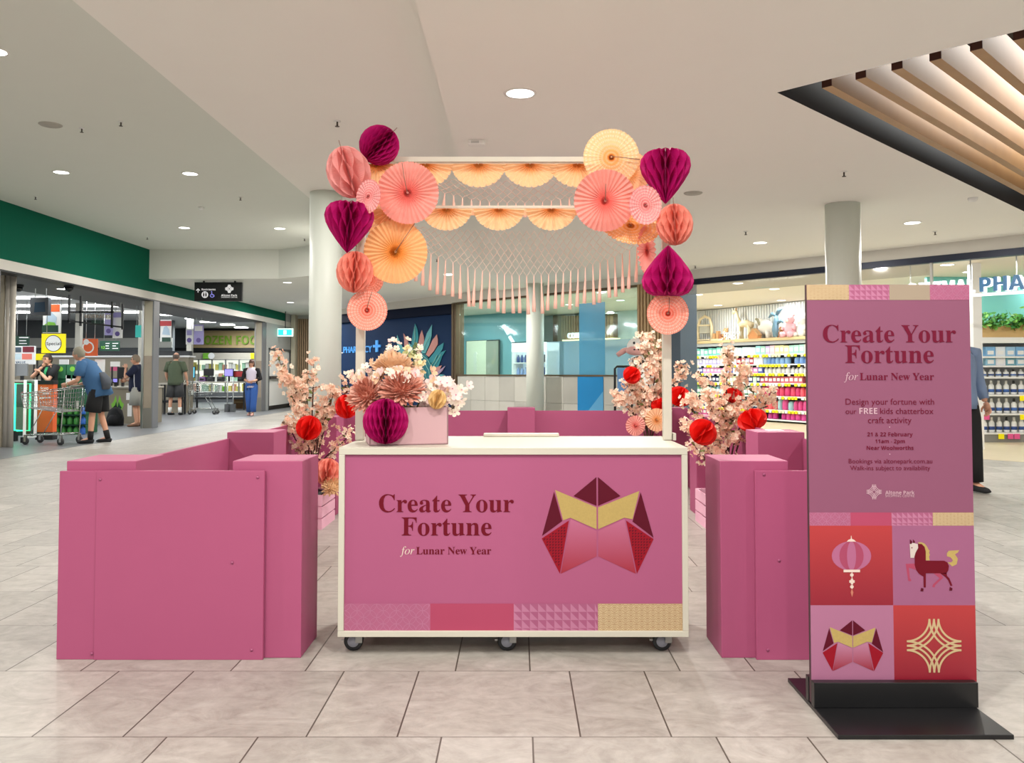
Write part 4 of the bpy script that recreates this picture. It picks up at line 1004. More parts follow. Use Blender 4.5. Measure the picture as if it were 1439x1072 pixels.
def bloom(kind, label, px, py, Y, fn, foot=None):
    t = thing(kind, label, 'flower', P(px, py, Y), 0, 'flowers in the pale pink box'); rr = random.Random(int(px*7+py)); mb = MB(); fn(mb, P(px, py, Y), rr); mb.build('petals', t)
    ft = Vector((bc.x+(P(px, py, Y).x-bc.x)*.5, bc.y, ZT+BH-.018)); MB().tube([ft, (ft+P(px, py, Y))/2+Vector((0, 0, .01)), P(px, py, Y)], .004, STEM, 5).build('stem', t)
    return t
bloom('chrysanthemum', 'dusty rose chrysanthemum at the left end of the pale pink box', 517, 556, 3.92, lambda m, c, r: mum(m, c, .098, MUM, 170, .8, (-.25, -.7, .65), MUMD, .085, MUML))
bloom('chrysanthemum', 'dusty rose chrysanthemum above the magenta half ball', 565, 548, 3.90, lambda m, c, r: mum(m, c, .104, MUM, 180, .8, (.1, -.65, .75), MUMD, .085, MUML))
bloom('chrysanthemum', 'pale pink chrysanthemum peeking behind the magenta half ball', 541, 572, 3.93, lambda m, c, r: mum(m, c, .09, PALE, 180, .8, (0, -.8, .5)))
bloom('dahlia', 'large peach dahlia at the top of the flower box', 552, 517, 4.02, lambda m, c, r: mum(m, c, .10, PEAF, 170, .55, (0, -.3, .95), None, .13))
def cluster(Ms, n, R, br, sq=(1, 1, 1), heart=None):
    def fn(m, c, rr):
        for i in range(n):
            o = Vector((rr.gauss(0, .5)*sq[0], rr.gauss(0, .5)*sq[1], rr.gauss(0, .5)*sq[2]))*R
            blossom(m, Vector(c)+o, br*rr.uniform(.8, 1.2), o.normalized()+Vector((0, -.8, .3)), rr.choice(Ms), rr, heart or BLC)
    return fn
bloom('hydrangea', 'pale pink hydrangea head between peach dahlia and rose chrysanthemums', 552, 530, 3.93, cluster([PALE, PEAF, IVORY], 46, .11, .026, (1.4, .5, .35), ORCH))
bloom('hydrangea', 'blush hydrangea on the right shoulder of the arrangement', 583, 533, 3.98, cluster([BLO[1], PALE], 24, .06, .022, (1, .6, .7)))
bloom('stock_flower', 'pale pink and white blossom spike rising at upper left of box', 553, 497, 4.05, cluster([PALE, IVORY, BLO[2]], 34, .075, .017, (.75, .5, 1.0)))
bloom('stock_flower', 'peach blossom twig leaning left from the flower box', 541, 505, 4.06, cluster([BLO[2], PEAF], 22, .06, .016, (1.2, .5, .5)))
bloom('stock_flower', 'butter yellow spike at the upper right of the box', 588, 507, 4.05, cluster([YEL, IVORY], 30, .07, .016, (.35, .4, 1.1), STEM))
bloom('stock_flower', 'pale green yellow spike in the middle top of the box', 574, 500, 4.08, cluster([YEL, mat('green_bloom', 'd8dfa8', .7)], 18, .05, .016, (.5, .4, .9), STEM))
bloom('flower_bud_stem', 'dark green bud stem standing tallest in the box', 584, 484, 4.08, lambda m, c, r: [m.ball((c.x+r.uniform(-.006, .006), c.y, c.z-.012*i), (.009, .009, .012), mat('bud_green', '55683a', .6), 8, 6) for i in range(5)])
bloom('hanging_orchid', 'ivory orchid spray spilling over the right end of the box', 632, 555, 3.95, cluster([IVORY, PALE], 26, .075, .030, (.8, .6, .9), ORCH))
bloom('hanging_orchid', 'ivory orchids behind the yellow tissue pompom', 617, 541, 4.0, cluster([IVORY, PALE, PEAF], 22, .07, .028, (1.1, .6, .45), ORCH))
bloom('hanging_orchid', 'pale pink orchids left of the yellow tissue pompom', 595, 556, 3.9, cluster([PALE, IVORY], 16, .05, .026, (.7, .5, .9), ORCH))
bloom('hydrangea', 'white and pink filler blossoms behind left chrysanthemum', 514, 529, 4.02, cluster([PALE, IVORY, BLO[2]], 26, .07, .02, (1, .6, .6)))
honey('hanging_tissue_ball', 'butter yellow tissue pompom at the right end of the box', 614.5, 561, 3.88, 13, 14, mat('butter_tissue', 'f0cf92', .7, trans=.2), 20, 4, .2, .3, 0, False, 'small pompoms')

t = thing('chrysanthemum', 'small beige chrysanthemum over the rim of the left crate', 'flower', P(466, 684, 6.8), 0, 'flowers in the left crate')
mb = MB(); mum(mb, P(466, 684, 6.8), .085, mat('beige_bloom', 'e3bd8f', .7), 90, .8, (.2, -.8, .5)); mb.build('petals', t)
q = P(466, 684, 6.8); MB().tube([(-1.68, 6.95, .2), q], .004, STEM, 5).build('stem', t)
# ================================================================== PEOPLE
SKIN = mat('skin', 'd8a285', .55); LIPS = mat('lips', 'a8605a', .5); EYE = mat('eye_dark', '2a2422', .3)
def skin_mesh(nodes, edges, root):
    """grow one continuous body surface over a skeleton of joints with radii"""
    names = list(nodes); me = bpy.data.meshes.new('skeleton')
    me.from_pydata([nodes[k][0] for k in names], [(names.index(a), names.index(b)) for a, b in edges], [])
    o = bpy.data.objects.new('skeleton', me); COL.objects.link(o)
    sk = o.modifiers.new('skin', 'SKIN'); sk.use_smooth_shade = True
    for i, k in enumerate(names):
        r = nodes[k][1]; v = me.skin_vertices[0].data[i]; v.radius = r if isinstance(r, tuple) else (r, r); v.use_root = (k == root)
    sb = o.modifiers.new('sub', 'SUBSURF'); sb.levels = 1; sb.render_levels = 1
    dg = bpy.context.evaluated_depsgraph_get(); ev = o.evaluated_get(dg); m2 = bpy.data.meshes.new_from_object(ev)
    vv = [tuple(v.co) for v in m2.vertices]; ff = [list(p.vertices) for p in m2.polygons]
    bpy.data.objects.remove(o); bpy.data.meshes.remove(me); bpy.data.meshes.remove(m2)
    return vv, ff
def hand(mb, wr, d, nrm, curl=.5, s=1.0):
    """palm, four fingers of different length and a thumb from the side of the palm"""
    d = Vector(d).normalized(); n = Vector(nrm); n = (n-d*n.dot(d)).normalized(); side = d.cross(n); wr = Vector(wr)
    mb.tube([wr, wr+d*.03*s, wr+d*.085*s], [(.019*s, .026*s), (.015*s, .040*s), (.013*s, .042*s)], SKIN, 8, True, n)
    for i, L_ in enumerate((.070, .080, .075, .058)):
        b = wr+d*.082*s+side*(.030-.020*i)*s; p = [b]; a = 0
        for k, f in enumerate((.45, .32, .25)):
            a += curl*(.5+.3*k); dd = d*math.cos(a)+n*math.sin(a); p.append(p[-1]+dd*L_*f*s)
        mb.tube(p, [.0095*s, .009*s, .0082*s, .006*s], SKIN, 6)
    b = wr+d*.03*s+side*.035*s; q = b+(side*.7+d*.6+n*.3*curl).normalized()*.035*s; mb.tube([b, q, q+(d*.8+n*.5*curl+side*.15).normalized()*.03*s], [.013*s, .011*s, .008*s], SKIN, 6)
def head(mb, c, fw, up, s=1.0):
    """skull, jaw, nose, mouth, eyes and ears in one piece with the body"""
    f = Vector(fw).normalized(); u = Vector(up); u = (u-f*u.dot(f)).normalized(); l = u.cross(f); c = Vector(c)
    R = Matrix(((f.x, l.x, u.x, c.x), (f.y, l.y, u.y, c.y), (f.z, l.z, u.z, c.z), (0, 0, 0, 1))) @ Matrix.Scale(s, 4)
    o = len(mb.v); mb.ball((0, 0, 0), (.095, .074, .112), SKIN, 18, 13)
    for i in range(o, len(mb.v)):
        x, y, z = mb.v[i]
        if z < 0: y *= 1+z*2.2; x = x*(1+z*.8) + (-z*.12 if x > 0 else z*.1)
        if x < -.02 and z > 0: x *= 1.08
        if x > .07 and abs(z-.012) < .02: x -= .006
        mb.v[i] = tuple(R @ Vector((x, y, z)))
    mb.tube([(.085, 0, .025), (.105, 0, -.012), (.092, 0, -.026)], [.007, .013, .009], SKIN, 6, xf=R)
    for sy in (-1, 1):
        mb.ball((.079, sy*.031, .014), (.012, .014, .008), EYE, 8, 6, xf=R); mb.ball((.083, sy*.031, .031), (.008, .02, .005), EYE, 6, 4, xf=R)
        mb.ball((-.005, sy*.076, -.005), (.018, .010, .030), SKIN, 8, 6, xf=R)
    mb.ball((.084, 0, -.050), (.010, .024, .006), LIPS, 8, 5, xf=R)
    return R
def hair_mb(R, M, low=-.02, back=-.06, thick=.012, bald=False):
    mb = MB(); mb.ball((-.008, 0, .012), (.100+thick*.6, .080+thick*.6, .112+thick), M, 18, 13)
    keep = []
    for f in mb.f:
        c = sum((Vector(mb.v[i]) for i in f), Vector())/len(f)
        lim = low+(.085 if c.x > .045 else .03*max(0, c.x/.05)) if c.x > -.02 else back
        if bald and c.z > .045 : continue
        if c.z > lim: keep.append(f)
    mb.f = keep; mb.m = [0]*len(keep); mb.sm = [True]*len(keep); mb.v = [tuple(R @ Vector(p)) for p in mb.v]
    return mb
def person(label, loc, rz, J, dress, hairc, height=1.72, bald=False, hairlow=-.02, curl=.5, low_back=-.06, legs=True, group=None, palm=None):
    """J overrides joints (local: front +X, left +Y); dress(t, j) adds the clothing parts"""
    k = height/1.72
    j = dict(pelvis=(0,0,.94), waist=(0,0,1.08), chest=(0,0,1.28), neck=(0,0,1.45), head=(.03,0,1.60), headf=(1,0,0),
             sl=(0,.185,1.40), sr=(0,-.185,1.40), el=(-.03,.24,1.12), er=(-.03,-.24,1.12), wl=(.03,.25,.87), wr=(.03,-.25,.87),
             hl=(0,.09,.90), hr=(0,-.09,.90), kl=(.02,.10,.49), kr=(.02,-.10,.49), al=(-.02,.10,.09), ar=(-.02,-.10,.09), tl=(.14,.115,.03), tr=(.14,-.115,.03))
    j.update(J); j = {a: Vector(b) for a, b in j.items()}
    t = thing('person', label, 'person', loc, rz, group); t.scale = (k, k, k)
    nd = dict(pelvis=(j['pelvis'], (.125, .10)), waist=(j['waist'], (.12, .09)), chest=(j['chest'], (.14, .10)), neck0=(j['neck']-Vector((0,0,.05)), .07), neck=(j['neck'].lerp(j['head'], .35), .052), head0=(j['head']-Vector((.01,0,.06)), .05))
    ed = [('pelvis','waist'),('waist','chest'),('chest','neck0'),('neck0','neck'),('neck','head0')]
    for s in 'lr':
        nd.update({'s'+s: (j['s'+s], .058), 'e'+s: (j['e'+s], .042), 'w'+s: (j['w'+s], .028), 'm'+s: (j['s'+s].lerp(j['e'+s], .5), .050), 'f'+s: (j['e'+s].lerp(j['w'+s], .35), .042)})
        ed += [('neck0','s'+s),('s'+s,'m'+s),('m'+s,'e'+s),('e'+s,'f'+s),('f'+s,'w'+s)]
        if legs:
            nd.update({'h'+s: (j['h'+s], .088), 'k'+s: (j['k'+s], .056), 'a'+s: (j['a'+s], .038), 'q'+s: (j['h'+s].lerp(j['k'+s], .5), .074), 'c'+s: (j['k'+s].lerp(j['a'+s], .35), .056), 't'+s: (j['t'+s], .03)})
            ed += [('pelvis','h'+s),('h'+s,'q'+s),('q'+s,'k'+s),('k'+s,'c'+s),('c'+s,'a'+s),('a'+s,'t'+s)]
    vv, ff = skin_mesh(nd, ed, 'pelvis'); mb = MB(); mb.add(vv, ff, SKIN, True)
    R = head(mb, j['head'], j['headf'], (j['head']-j['neck']) if abs(j['headf'].z) < .5 else (0, 0, 1))
    for s, sg in (('l', 1), ('r', -1)):
        d = (j['w'+s]-j['e'+s]).normalized(); hand(mb, j['w'+s], d, palm[s] if palm and s in palm else (0.25, -sg, 0), curl)
    mb.build('body', t, False)
    hair_mb(R, mat('hair_'+hairc, hairc, .7), hairlow, low_back, bald=bald).build('hair', t, False)
    dress(t, j, R); return t
def torso(mb, j, M, hem=.86, fat=1.0, neck=True, belly=0):
    p, w_, c, n = j['pelvis'], j['waist'], j['chest'], j['neck']; d = (p-w_).normalized()
    pts = [p+d*(p.z-hem), p, w_+Vector((belly*.5, 0, 0)), c, (c+n)/2, n-Vector((0, 0, .02)), n+(j['head']-n)*.2]
    rad = [(.150*fat+belly, .190*fat), (.148*fat+belly, .188*fat), (.138*fat+belly, .175*fat), (.135*fat, .19*fat), (.126*fat, .19), (.102, .128), (.074, .08)]
    mb.tube(pts, rad, M, 20, True, (1, 0, 0))
def sleeve(mb, j, s, M, f=.62, r0=.078, r1=.066):
    a, e, w_ = j['s'+s], j['e'+s], j['w'+s]
    inn = a.lerp(Vector((a.x, 0, a.z)), .3)
    if f <= 1: mb.tube([inn, a+Vector((0, 0, .005)), a.lerp(e, f*.5), a.lerp(e, f)], [r0*.95, r0, (r0+r1)/2, r1], M, 12)
    else: mb.tube([inn, a+Vector((0, 0, .005)), a.lerp(e, .5), e, e.lerp(w_, .5), e.lerp(w_, f-1)], [r0*.95, r0, r0*.85, r1, r1*.85, r1*.72], M, 12)
def legs_(mb, j, M, f, r=(.115, .088, .078), hip=(.155, .19)):
    p = j['pelvis']; mb.tube([p+Vector((0, 0, .10)), p+Vector((0, 0, .02)), p-Vector((0, 0, .07)), p-Vector((0, 0, .12))], [(hip[0]*.9, hip[1]*.9), hip, (hip[0]*.95, hip[1]), (hip[0]*.6, hip[1]*.7)], M, 18, True, (1, 0, 0))
    for s in 'lr':
        h, k_, a = j['h'+s], j['k'+s], j['a'+s]
        if f <= 1: mb.tube([h+Vector((0, 0, .04)), h.lerp(k_, .4*f), h.lerp(k_, f)], [r[0]*.9, r[0], r[1]*1.12], M, 14)
        else: mb.tube([h+Vector((0, 0, .04)), h.lerp(k_, .4), k_, k_.lerp(a, .5), k_.lerp(a, f-1)], [r[0]*.9, r[0], r[1], r[1]*.95, r[2]], M, 14)
def shoes(t, j, M, sole=None, sock=None):
    for s in 'lr':
        a, o = j['a'+s], j['t'+s]; mb = MB(); d = Vector((o.x-a.x, o.y-a.y, 0)).normalized(); b = Vector((a.x, a.y, 0))
        mb.tube([b-d*.055+Vector((0, 0, .04)), b+Vector((0, 0, .052)), b+d*.09+Vector((0, 0, .04)), b+d*.17+Vector((0, 0, .032)), b+d*.205+Vector((0, 0, .026))], [(.034, .034), (.046, .042), (.036, .046), (.028, .045), (.012, .028)], M, 12, True, (0, 0, 1))
        sh = mb.build('shoe', t, False)
        if sole: MB().tube([b-d*.06+Vector((0, 0, .012)), b+d*.08+Vector((0, 0, .012)), b+d*.205+Vector((0, 0, .012))], [(.012, .038), (.012, .048), (.012, .03)], sole, 10, True, (0, 0, 1)).build('sole', sh, False)
        if sock: MB().tube([a+Vector((0, 0, -.02)), a.lerp(j['k'+s], .32)], [.046, .050], sock, 12).build('sock', t, False)
def fabric(n, c): return mat(n, c, .85, noise=(30, .05))
# --- shopper in blue pushing the trolley
def d1(t, j, R):
    b = fabric('blue_shirt', '3d6793'); mb = MB(); torso(mb, j, b, .80, 1.12, belly=.035); [sleeve(mb, j, s, b, .75, .088, .082) for s in 'lr']
    n = j['neck']; mb.tube([n+Vector((.0, 0, -.01)), n+Vector((.012, 0, .035))], [.074, .068], b, 14); mb.build('shirt', t, False)
    mb = MB(); legs_(mb, j, fabric('black_shorts', '16171b'), .86, (.125, .118, .1)); mb.build('shorts', t, False)
    shoes(t, j, fabric('black_shoe', '202124'), None, fabric('black_sock', '121214'))
    MB().tube([j['sl']+Vector((0, -.03, .07)), j['chest']+Vector((-.16, .05, -.05)), j['pelvis']+Vector((-.2, -.14, .12))], .012, fabric('bag_strap', '30333a'), 6).build('bag_strap', t, False)
    MB().tube([j['pelvis']+Vector((-.12, .17, .30)), j['pelvis']+Vector((-.2, .17, .16)), j['pelvis']+Vector((-.19, .16, .02))], [(.03, .10), (.075, .15), (.05, .12)], fabric('grey_bag', '4a505a'), 14, True, (1, 0, 0)).build('shoulder_bag', t, False)
    MB().tube([j['wl'].lerp(j['el'], .06), j['wl'].lerp(j['el'], .16)], .034, mat('watch', 'd8cfae', .3, .7), 10).build('wrist_watch', t, False)
pB = P(136, 622, 14.9)
blue = person('person in a blue shirt and black shorts leaning on a shopping trolley', (pB.x, 14.9, 0), PI+.06,
    dict(pelvis=(-.02,0,.93), waist=(.04,0,1.09), chest=(.15,0,1.28), neck=(.25,0,1.43), head=(.34,0,1.555), headf=(1,-.1,-.12), sl=(.19,.2,1.37), sr=(.19,-.2,1.37), el=(.22,.27,1.10), er=(.18,-.27,1.10), wl=(.44,.20,1.03), wr=(.42,-.2,1.02),
         hl=(-.02,.1,.9), hr=(-.02,-.1,.9), kl=(.04,.11,.49), kr=(-.02,-.11,.49), al=(.06,.12,.09), ar=(-.14,-.12,.09), tl=(.23,.14,.03), tr=(.03,-.14,.03)), d1, '8d8878', 1.74, hairlow=-.01, curl=.8)
# --- staff member resting the chin on a hand
def d2(t, j, R):
    b = fabric('black_tee', '15181b'); mb = MB(); torso(mb, j, b, .85); [sleeve(mb, j, s, b, .7) for s in 'lr']; mb.build('shirt', t, False)
    mb = MB(); legs_(mb, j, fabric('staff_trousers', '1d1f22'), 1.95); mb.build('trousers', t, False); shoes(t, j, fabric('black_shoe', '202124'))
    MB().tube([j['neck']+Vector((.08, .03, -.02)), j['chest']+Vector((.145, .04, .0)), j['chest']+Vector((.15, .05, -.2))], [(.012, .05), (.012, .04), (.01, .03)], fabric('green_scarf', '2d8f58'), 8).build('scarf', t, False)
    g = MB()
    for sy in (-1, 1): g.tube([R @ Vector((.098, sy*.033+.024*math.cos(a), .014+.018*math.sin(a))) for a in [2*PI*i/12 for i in range(12)]], .003, EYE, 5, closed=True)
    g.tube([R @ Vector((.099, -.01, .014)), R @ Vector((.099, .01, .014))], .003, EYE, 5); g.build('glasses', t, False)
pS = P(68, 600, 17.0)
person('person with glasses and a black top resting chin on hand behind the orange gate', (pS.x, 17.0, 0), -PI/2-.35,
    dict(el=(.22,.22,1.12), er=(.26,-.20,1.18), wl=(.24,.02,1.30), wr=(.14,-.03,1.42), head=(.06,0,1.555), neck=(.02,0,1.42), headf=(1,.1,.05)), d2, '3a2a22', 1.66, curl=1.0)
# --- shopper at the service counter
def d3(t, j, R):
    b = fabric('navy_polo', '131a38'); mb = MB(); torso(mb, j, b, .84, 1.05, belly=.03); [sleeve(mb, j, s, b, .75, .085, .078) for s in 'lr']; mb.build('shirt', t, False)
    MB().tube([j['chest']+Vector((.02, .19, .02)), j['waist']+Vector((.02, .19, 0)), j['pelvis']+Vector((.0, .2, -.02))], .008, mat('white_piping', 'e8e8ea', .7), 6).build('side_piping', t, False)
    mb = MB(); legs_(mb, j, fabric('grey_shorts', 'a3a29b'), .95, (.125, .12, .1)); mb.build('shorts', t, False); shoes(t, j, fabric('sandal', '7a5a48'))
pC = P(192, 598, 19.4)
person('person in navy polo and grey shorts standing at the service counter', (pC.x, 19.4, 0), PI+.15,
    dict(el=(.20,.24,1.15), wl=(.24,.10,1.40), er=(.12,-.25,1.12), wr=(.30,-.18,1.10), head=(.05,0,1.59), headf=(1,.1,-.1)), d3, '8a7a68', 1.66, curl=.7)
# --- person seen from behind in green tee
def d4(t, j, R):
    b = fabric('olive_tee', '4f5a45'); mb = MB(); torso(mb, j, b, .82, 1.1); [sleeve(mb, j, s, b, .8, .09, .085) for s in 'lr']; mb.build('shirt', t, False)
    mb = MB(); legs_(mb, j, fabric('dark_shorts', '3c3d3e'), 1.0, (.125, .12, .1)); mb.build('shorts', t, False)
    shoes(t, j, fabric('black_shoe', '202124'), None, fabric('white_sock', 'e6e6e2'))
pD = P(246, 582, 24.6)
person('balding person in olive tee seen from behind near checkout', (pD.x, 24.6, 0), PI/2, dict(el=(.02,.27,1.13), er=(.02,-.27,1.13), wl=(.14,.26,.92), wr=(.14,-.26,.92), kl=(0,.12,.49), kr=(0,-.12,.49), al=(-.02,.14,.09), ar=(-.02,-.14,.09)), d4, '5d5048', 1.84, bald=True, low_back=-.05)
# --- woman in blazer
def d5(t, j, R):
    b = fabric('lilac_top', 'cfc8d8'); k_ = fabric('black_blazer', '141418'); mb = MB(); torso(mb, j, b, .86, .92); mb.build('top', t, False)
    mb = MB(); [sleeve(mb, j, s, k_, 1.35, .078, .062) for s in 'lr']
    mb.tube([j['pelvis']+Vector((-.02, 0, -.16)), j['pelvis']+Vector((-.02, 0, 0)), j['waist']+Vector((-.02, 0, 0)), j['chest']+Vector((-.02, 0, 0)), j['neck']+Vector((-.02, 0, -.05)), j['neck']+Vector((-.015, 0, 0))], [(.15, .195), (.148, .19), (.132, .172), (.135, .19), (.10, .17), (.07, .08)], k_, 24, False, (1, 0, 0))
    keep = [(f, s_) for f, s_ in zip(mb.f, mb.sm) if not (sum(mb.v[i][0] for i in f)/len(f) > .085 and abs(sum(mb.v[i][1] for i in f)/len(f)) < .085)]
    mb.f = [f for f, _ in keep]; mb.sm = [s_ for _, s_ in keep]; mb.m = [0]*len(keep); mb.build('blazer', t, False)
    mb = MB(); legs_(mb, j, fabric('blue_jeans', '2f59a0'), 1.92, (.112, .098, .098), (.14, .18)); mb.build('jeans', t, False); shoes(t, j, fabric('pink_sandal', 'c89a90'))
    MB().tube([j['wl']+Vector((.03, -.05, -.03)), j['wr']+Vector((.03, .05, -.03))], (.03, .03), fabric('purse', '6d4f86'), 10).build('purse', t, False)
    g = MB()
    for sy in (-1, 1): g.tube([R @ Vector((.098, sy*.033+.026*math.cos(a), .014+.022*math.sin(a))) for a in [2*PI*i/12 for i in range(12)]], .0035, EYE, 5, closed=True)
    g.build('glasses', t, False)
    MB().ball(R @ Vector((-.05, 0, -.03)), (.07, .09, .10), mat('hair_4a2e25', '4a2e25', .7), 12, 9).build('hair', t, False)
pE = P(353, 583, 24.3)
person('person in black blazer and blue jeans walking out of the shop', (pE.x, 24.3, 0), -PI/2+.08, dict(el=(-.02,.26,1.13), er=(-.02,-.26,1.13), wl=(.20,.09,1.06), wr=(.20,-.09,1.06), kl=(.1,.09,.5), al=(.12,.07,.09), tl=(.28,.08,.03), kr=(-.02,-.08,.49), ar=(-.12,-.07,.10), tr=(.04,-.08,.03)), d5, '4a2e25', 1.62, hairlow=-.05, low_back=-.10, curl=.9)
# --- shopper half hidden by the poster stand
def d6(t, j, R):
    b = fabric('chambray_shirt', '7d93b4'); mb = MB(); torso(mb, j, b, .84, 1.08); [sleeve(mb, j, s, b, 1.85, .085, .064) for s in 'lr']; mb.build('shirt', t, False)
    mb = MB(); legs_(mb, j, fabric('black_trousers', '131315'), 1.97, (.125, .105, .095)); mb.build('trousers', t, False); shoes(t, j, fabric('black_shoe', '202124'))
pF = P(1347, 688, 8.9)
person('person in blue grey shirt and black trousers, half hidden behind the poster stand', (pF.x, 8.9, 0), -PI/2+.12, dict(el=(-.06,.27,1.15), wl=(.02,.30,.90), kl=(.05,.11,.49), al=(.06,.12,.09), tl=(.22,.14,.03), kr=(-.05,-.1,.49), ar=(-.16,-.1,.1), tr=(.0,-.11,.03)), d6, '6b6058', 1.78, curl=.6)
# ================================================================== SUPERMARKET, SEEN THROUGH ITS OPENINGS
paper = mat('white_board', 'f0f0ee', .5); yel = mat('special_yellow', 'f4e200', .5, emit=.25); ora = mat('sign_orange', 'e8642c', .5); dkg = mat('dark_green_sign', '123e2c', .5); mid_green = mat('carton_green', '1f5a3c', .5)
lime = mat('lime_green', '7fc241', .5); blk = mat('frame_black', '17181a', .5); scr = mat('screen_blue', '58b8dd', .3, emit=.8); scr2 = mat('screen_violet', '8f86e0', .3, emit=.8); gmetal = mat('gate_metal', 'c9cccb', .3, .8); gglow = mat('gate_green_glow', '35f0b0', .3, emit=2.2)
counter_top = mat('shop_counter_top', 'b9b4a8', .4); counter_side = mat('shop_counter_side', '8d8574', .5); dark_plastic = mat('dark_plastic', '232528', .4); red_s = mat('sign_red', 'c43b3f', .5); shelf_light = mat('chiller_light', 'eef2ea', .5, emit=.9); purple = mat('banner_purple', 'a7a0d6', .5)
def board(kind, label, x0, y0, x1, y1, Y, M, cat='sign', group=None, th=.03, hang=0, legs=False):
    """a flat board facing the mall, given by its photo corners and its depth Y"""
    a, b = P(x0, y1, Y), P(x1, y0, Y); t = thing(kind, label, cat, ((a.x+b.x)/2, Y, a.z), 0, group)
    MB().box(a.x, b.x, Y, Y+th, a.z, b.z, M).build('board', t)
    if hang:
        mb = MB()
        for x in (a.x*.8+b.x*.2, a.x*.2+b.x*.8): mb.tube([(x, Y+th/2, b.z), (x, Y+th/2, hang)], .008, gmetal, 5)
        mb.build('hanging_rods', t)
    if legs:
        mb = MB()
        for x in (a.x+.04, b.x-.04): mb.box(x-.015, x+.015, Y, Y+th, .003, a.z, blk)
        mb.build('feet', t)
    t['y_'] = Y; return t, (lambda px, py, d=.004: (P(px, py, Y).x, Y-d, P(px, py, Y).z))
def face(t, name, pt, M, px): MB().add([pt(*q) for q in px], [tuple(range(len(px)))], M).build(name, t)
def rect(t, name, pt, M, x0, y0, x1, y1): face(t, name, pt, M, [(x0, y1), (x1, y1), (x1, y0), (x0, y0)])
def word(t, pt, s, M, x0, x1, yb, d=.008, name='lettering'):
    mb = MB(); a, b = pt(x0, yb, d), pt(x1, yb, d); letters(mb, s, M, a[0], b[0], a[2], a[1]); mb.build(name, t)
def circ(cx, cy, r, n=20): return [(cx+r*math.cos(2*PI*i/n), cy+r*math.sin(2*PI*i/n)) for i in range(n)]
t, p = board('hanging_sign', 'yellow square sign with a white Special circle', 58, 469, 92, 496, 18.0, yel, hang=3.15)
face(t, 'ring', p, blk, circ(75.2, 482.5, 11.7)); face(t, 'disc', lambda x, y: p(x, y, .006), paper, circ(75.2, 482.5, 10.8)); word(t, p, sansb('Special'), blk, 65.5, 85, 485)
t, p = board('hanging_sign', 'white product poster with an orange top above the yellow sign', 60, 428, 86, 468, 19.0, paper, hang=3.15)
rect(t, 'orange_band', p, ora, 69, 428, 84, 438); rect(t, 'green_caption', p, dkg, 59, 457, 82, 467); face(t, 'picture', p, mat('poster_blue', 'b9cfe0', .6), [(64, 455), (66, 441), (72, 438), (80, 446), (79, 456)]); face(t, 'picture', lambda x, y: p(x, y, .007), lime, [(62, 457), (68, 452), (77, 453), (79, 457)])
t, p = board('hanging_sign', 'smaller green and white product poster in the second opening', 225, 449, 241, 480, 24.0, paper, hang=3.15)
rect(t, 'orange_band', p, red_s, 225, 451, 241, 458); rect(t, 'green_caption', p, dkg, 227.5, 474, 240, 480); face(t, 'picture', p, mat('poster_blue', 'b9cfe0', .6), [(228, 470), (230, 460), (234, 457.5), (238, 463), (239, 471)])
t, p = board('hanging_monitor', 'black monitor tilted down beside the silver column', 42, 418, 68, 443, 16.2, dark_plastic, 'monitor', th=.10, hang=3.1)
t.rotation_euler = (0, 0, 0); face(t, 'screen', p, mat('screen_off', '22323f', .15), [(48, 439), (64, 438), (63, 424), (49, 425)])
q0, q1 = P(96, 462, 15.6), P(173, 415, 15.6)
t = thing('hanging_frame_sign', 'black open frame sign hanging above the service counter', 'sign', ((q0.x+q1.x)/2, 15.6, q0.z))
def fr(x0, y0, x1, y1): a, b = P(x0, y1, 15.6), P(x1, y0, 15.6); return (a.x, b.x, 15.58, 15.62, a.z, b.z)
mb = MB(); [mb.box(*fr(*q), blk) for q in ((96, 414, 98.5, 454), (112, 416, 115, 458), (156, 424, 159, 461), (171, 427, 173.5, 463), (96, 437, 160, 440))]
a = P(96, 452, 15.6); b = P(173.5, 461, 15.6); mb.prism([(a.x, a.z), (b.x, b.z), (b.x, b.z+.03), (a.x, a.z+.03)], 15.58, 15.62, blk, 'y'); mb.build('frame', t)
mb = MB(); 
for s, x0, x1, yb, M in (('BEVERAGES', 119, 155, 447, mat('sign_brown', '8a7a66', .6)), ('HELP', 129, 146, 455, dkg)): letters(mb, sansb(s), M, XX(x0, 15.6), XX(x1, 15.6), ZZ(yb, 15.6), 15.57)
mb.build('lettering', t)
for (x0, y0, x1, y1, Y, c, lb) in ((147, 440, 158, 471, 19.5, purple, 'purple banner left of the white banner under the black frame'), (158, 437, 172, 475, 19.6, paper, 'white banner with a purple top hanging right of the black frame'), (261, 462, 271, 484, 25.5, paper, 'tilted white poster behind the silver post in second opening'), (272, 456, 286, 484, 25.0, purple, 'lilac product banner in front of the frozen food wall')):
    t, p = board('hanging_sign', lb, x0, y0, x1, y1, Y, c, hang=3.15); rect(t, 'caption', p, purple if c is paper else paper, x0+1.5, y0+2, x1-1.5, y0+9); face(t, 'round_mark', p, mat('deep_purple', '6a5aa0', .5), circ((x0+x1)/2, y1-6, 3.4, 14))
t, p = board('hanging_sign', 'teal shield shaped sign near the grey column', 190, 457, 198, 474, 20.5, mat('shield_teal', '3fc0b6', .5, emit=.3), hang=3.15)
t, p = board('hanging_sign', 'orange square sign with white circles above the counter', 116, 476, 137, 500, 21.0, ora, hang=3.15)
face(t, 'ring', p, paper, circ(124, 488, 8.3)); face(t, 'disc', lambda x, y: p(x, y, .007), ora, circ(124, 488, 6.4)); face(t, 'disc', lambda x, y: p(x, y, .009), paper, circ(121.5, 480.5, 4))
t, p = board('hanging_sign', 'dark green aisle sign with number 12', 140, 479, 168, 493, 22.5, dkg, hang=3.15)
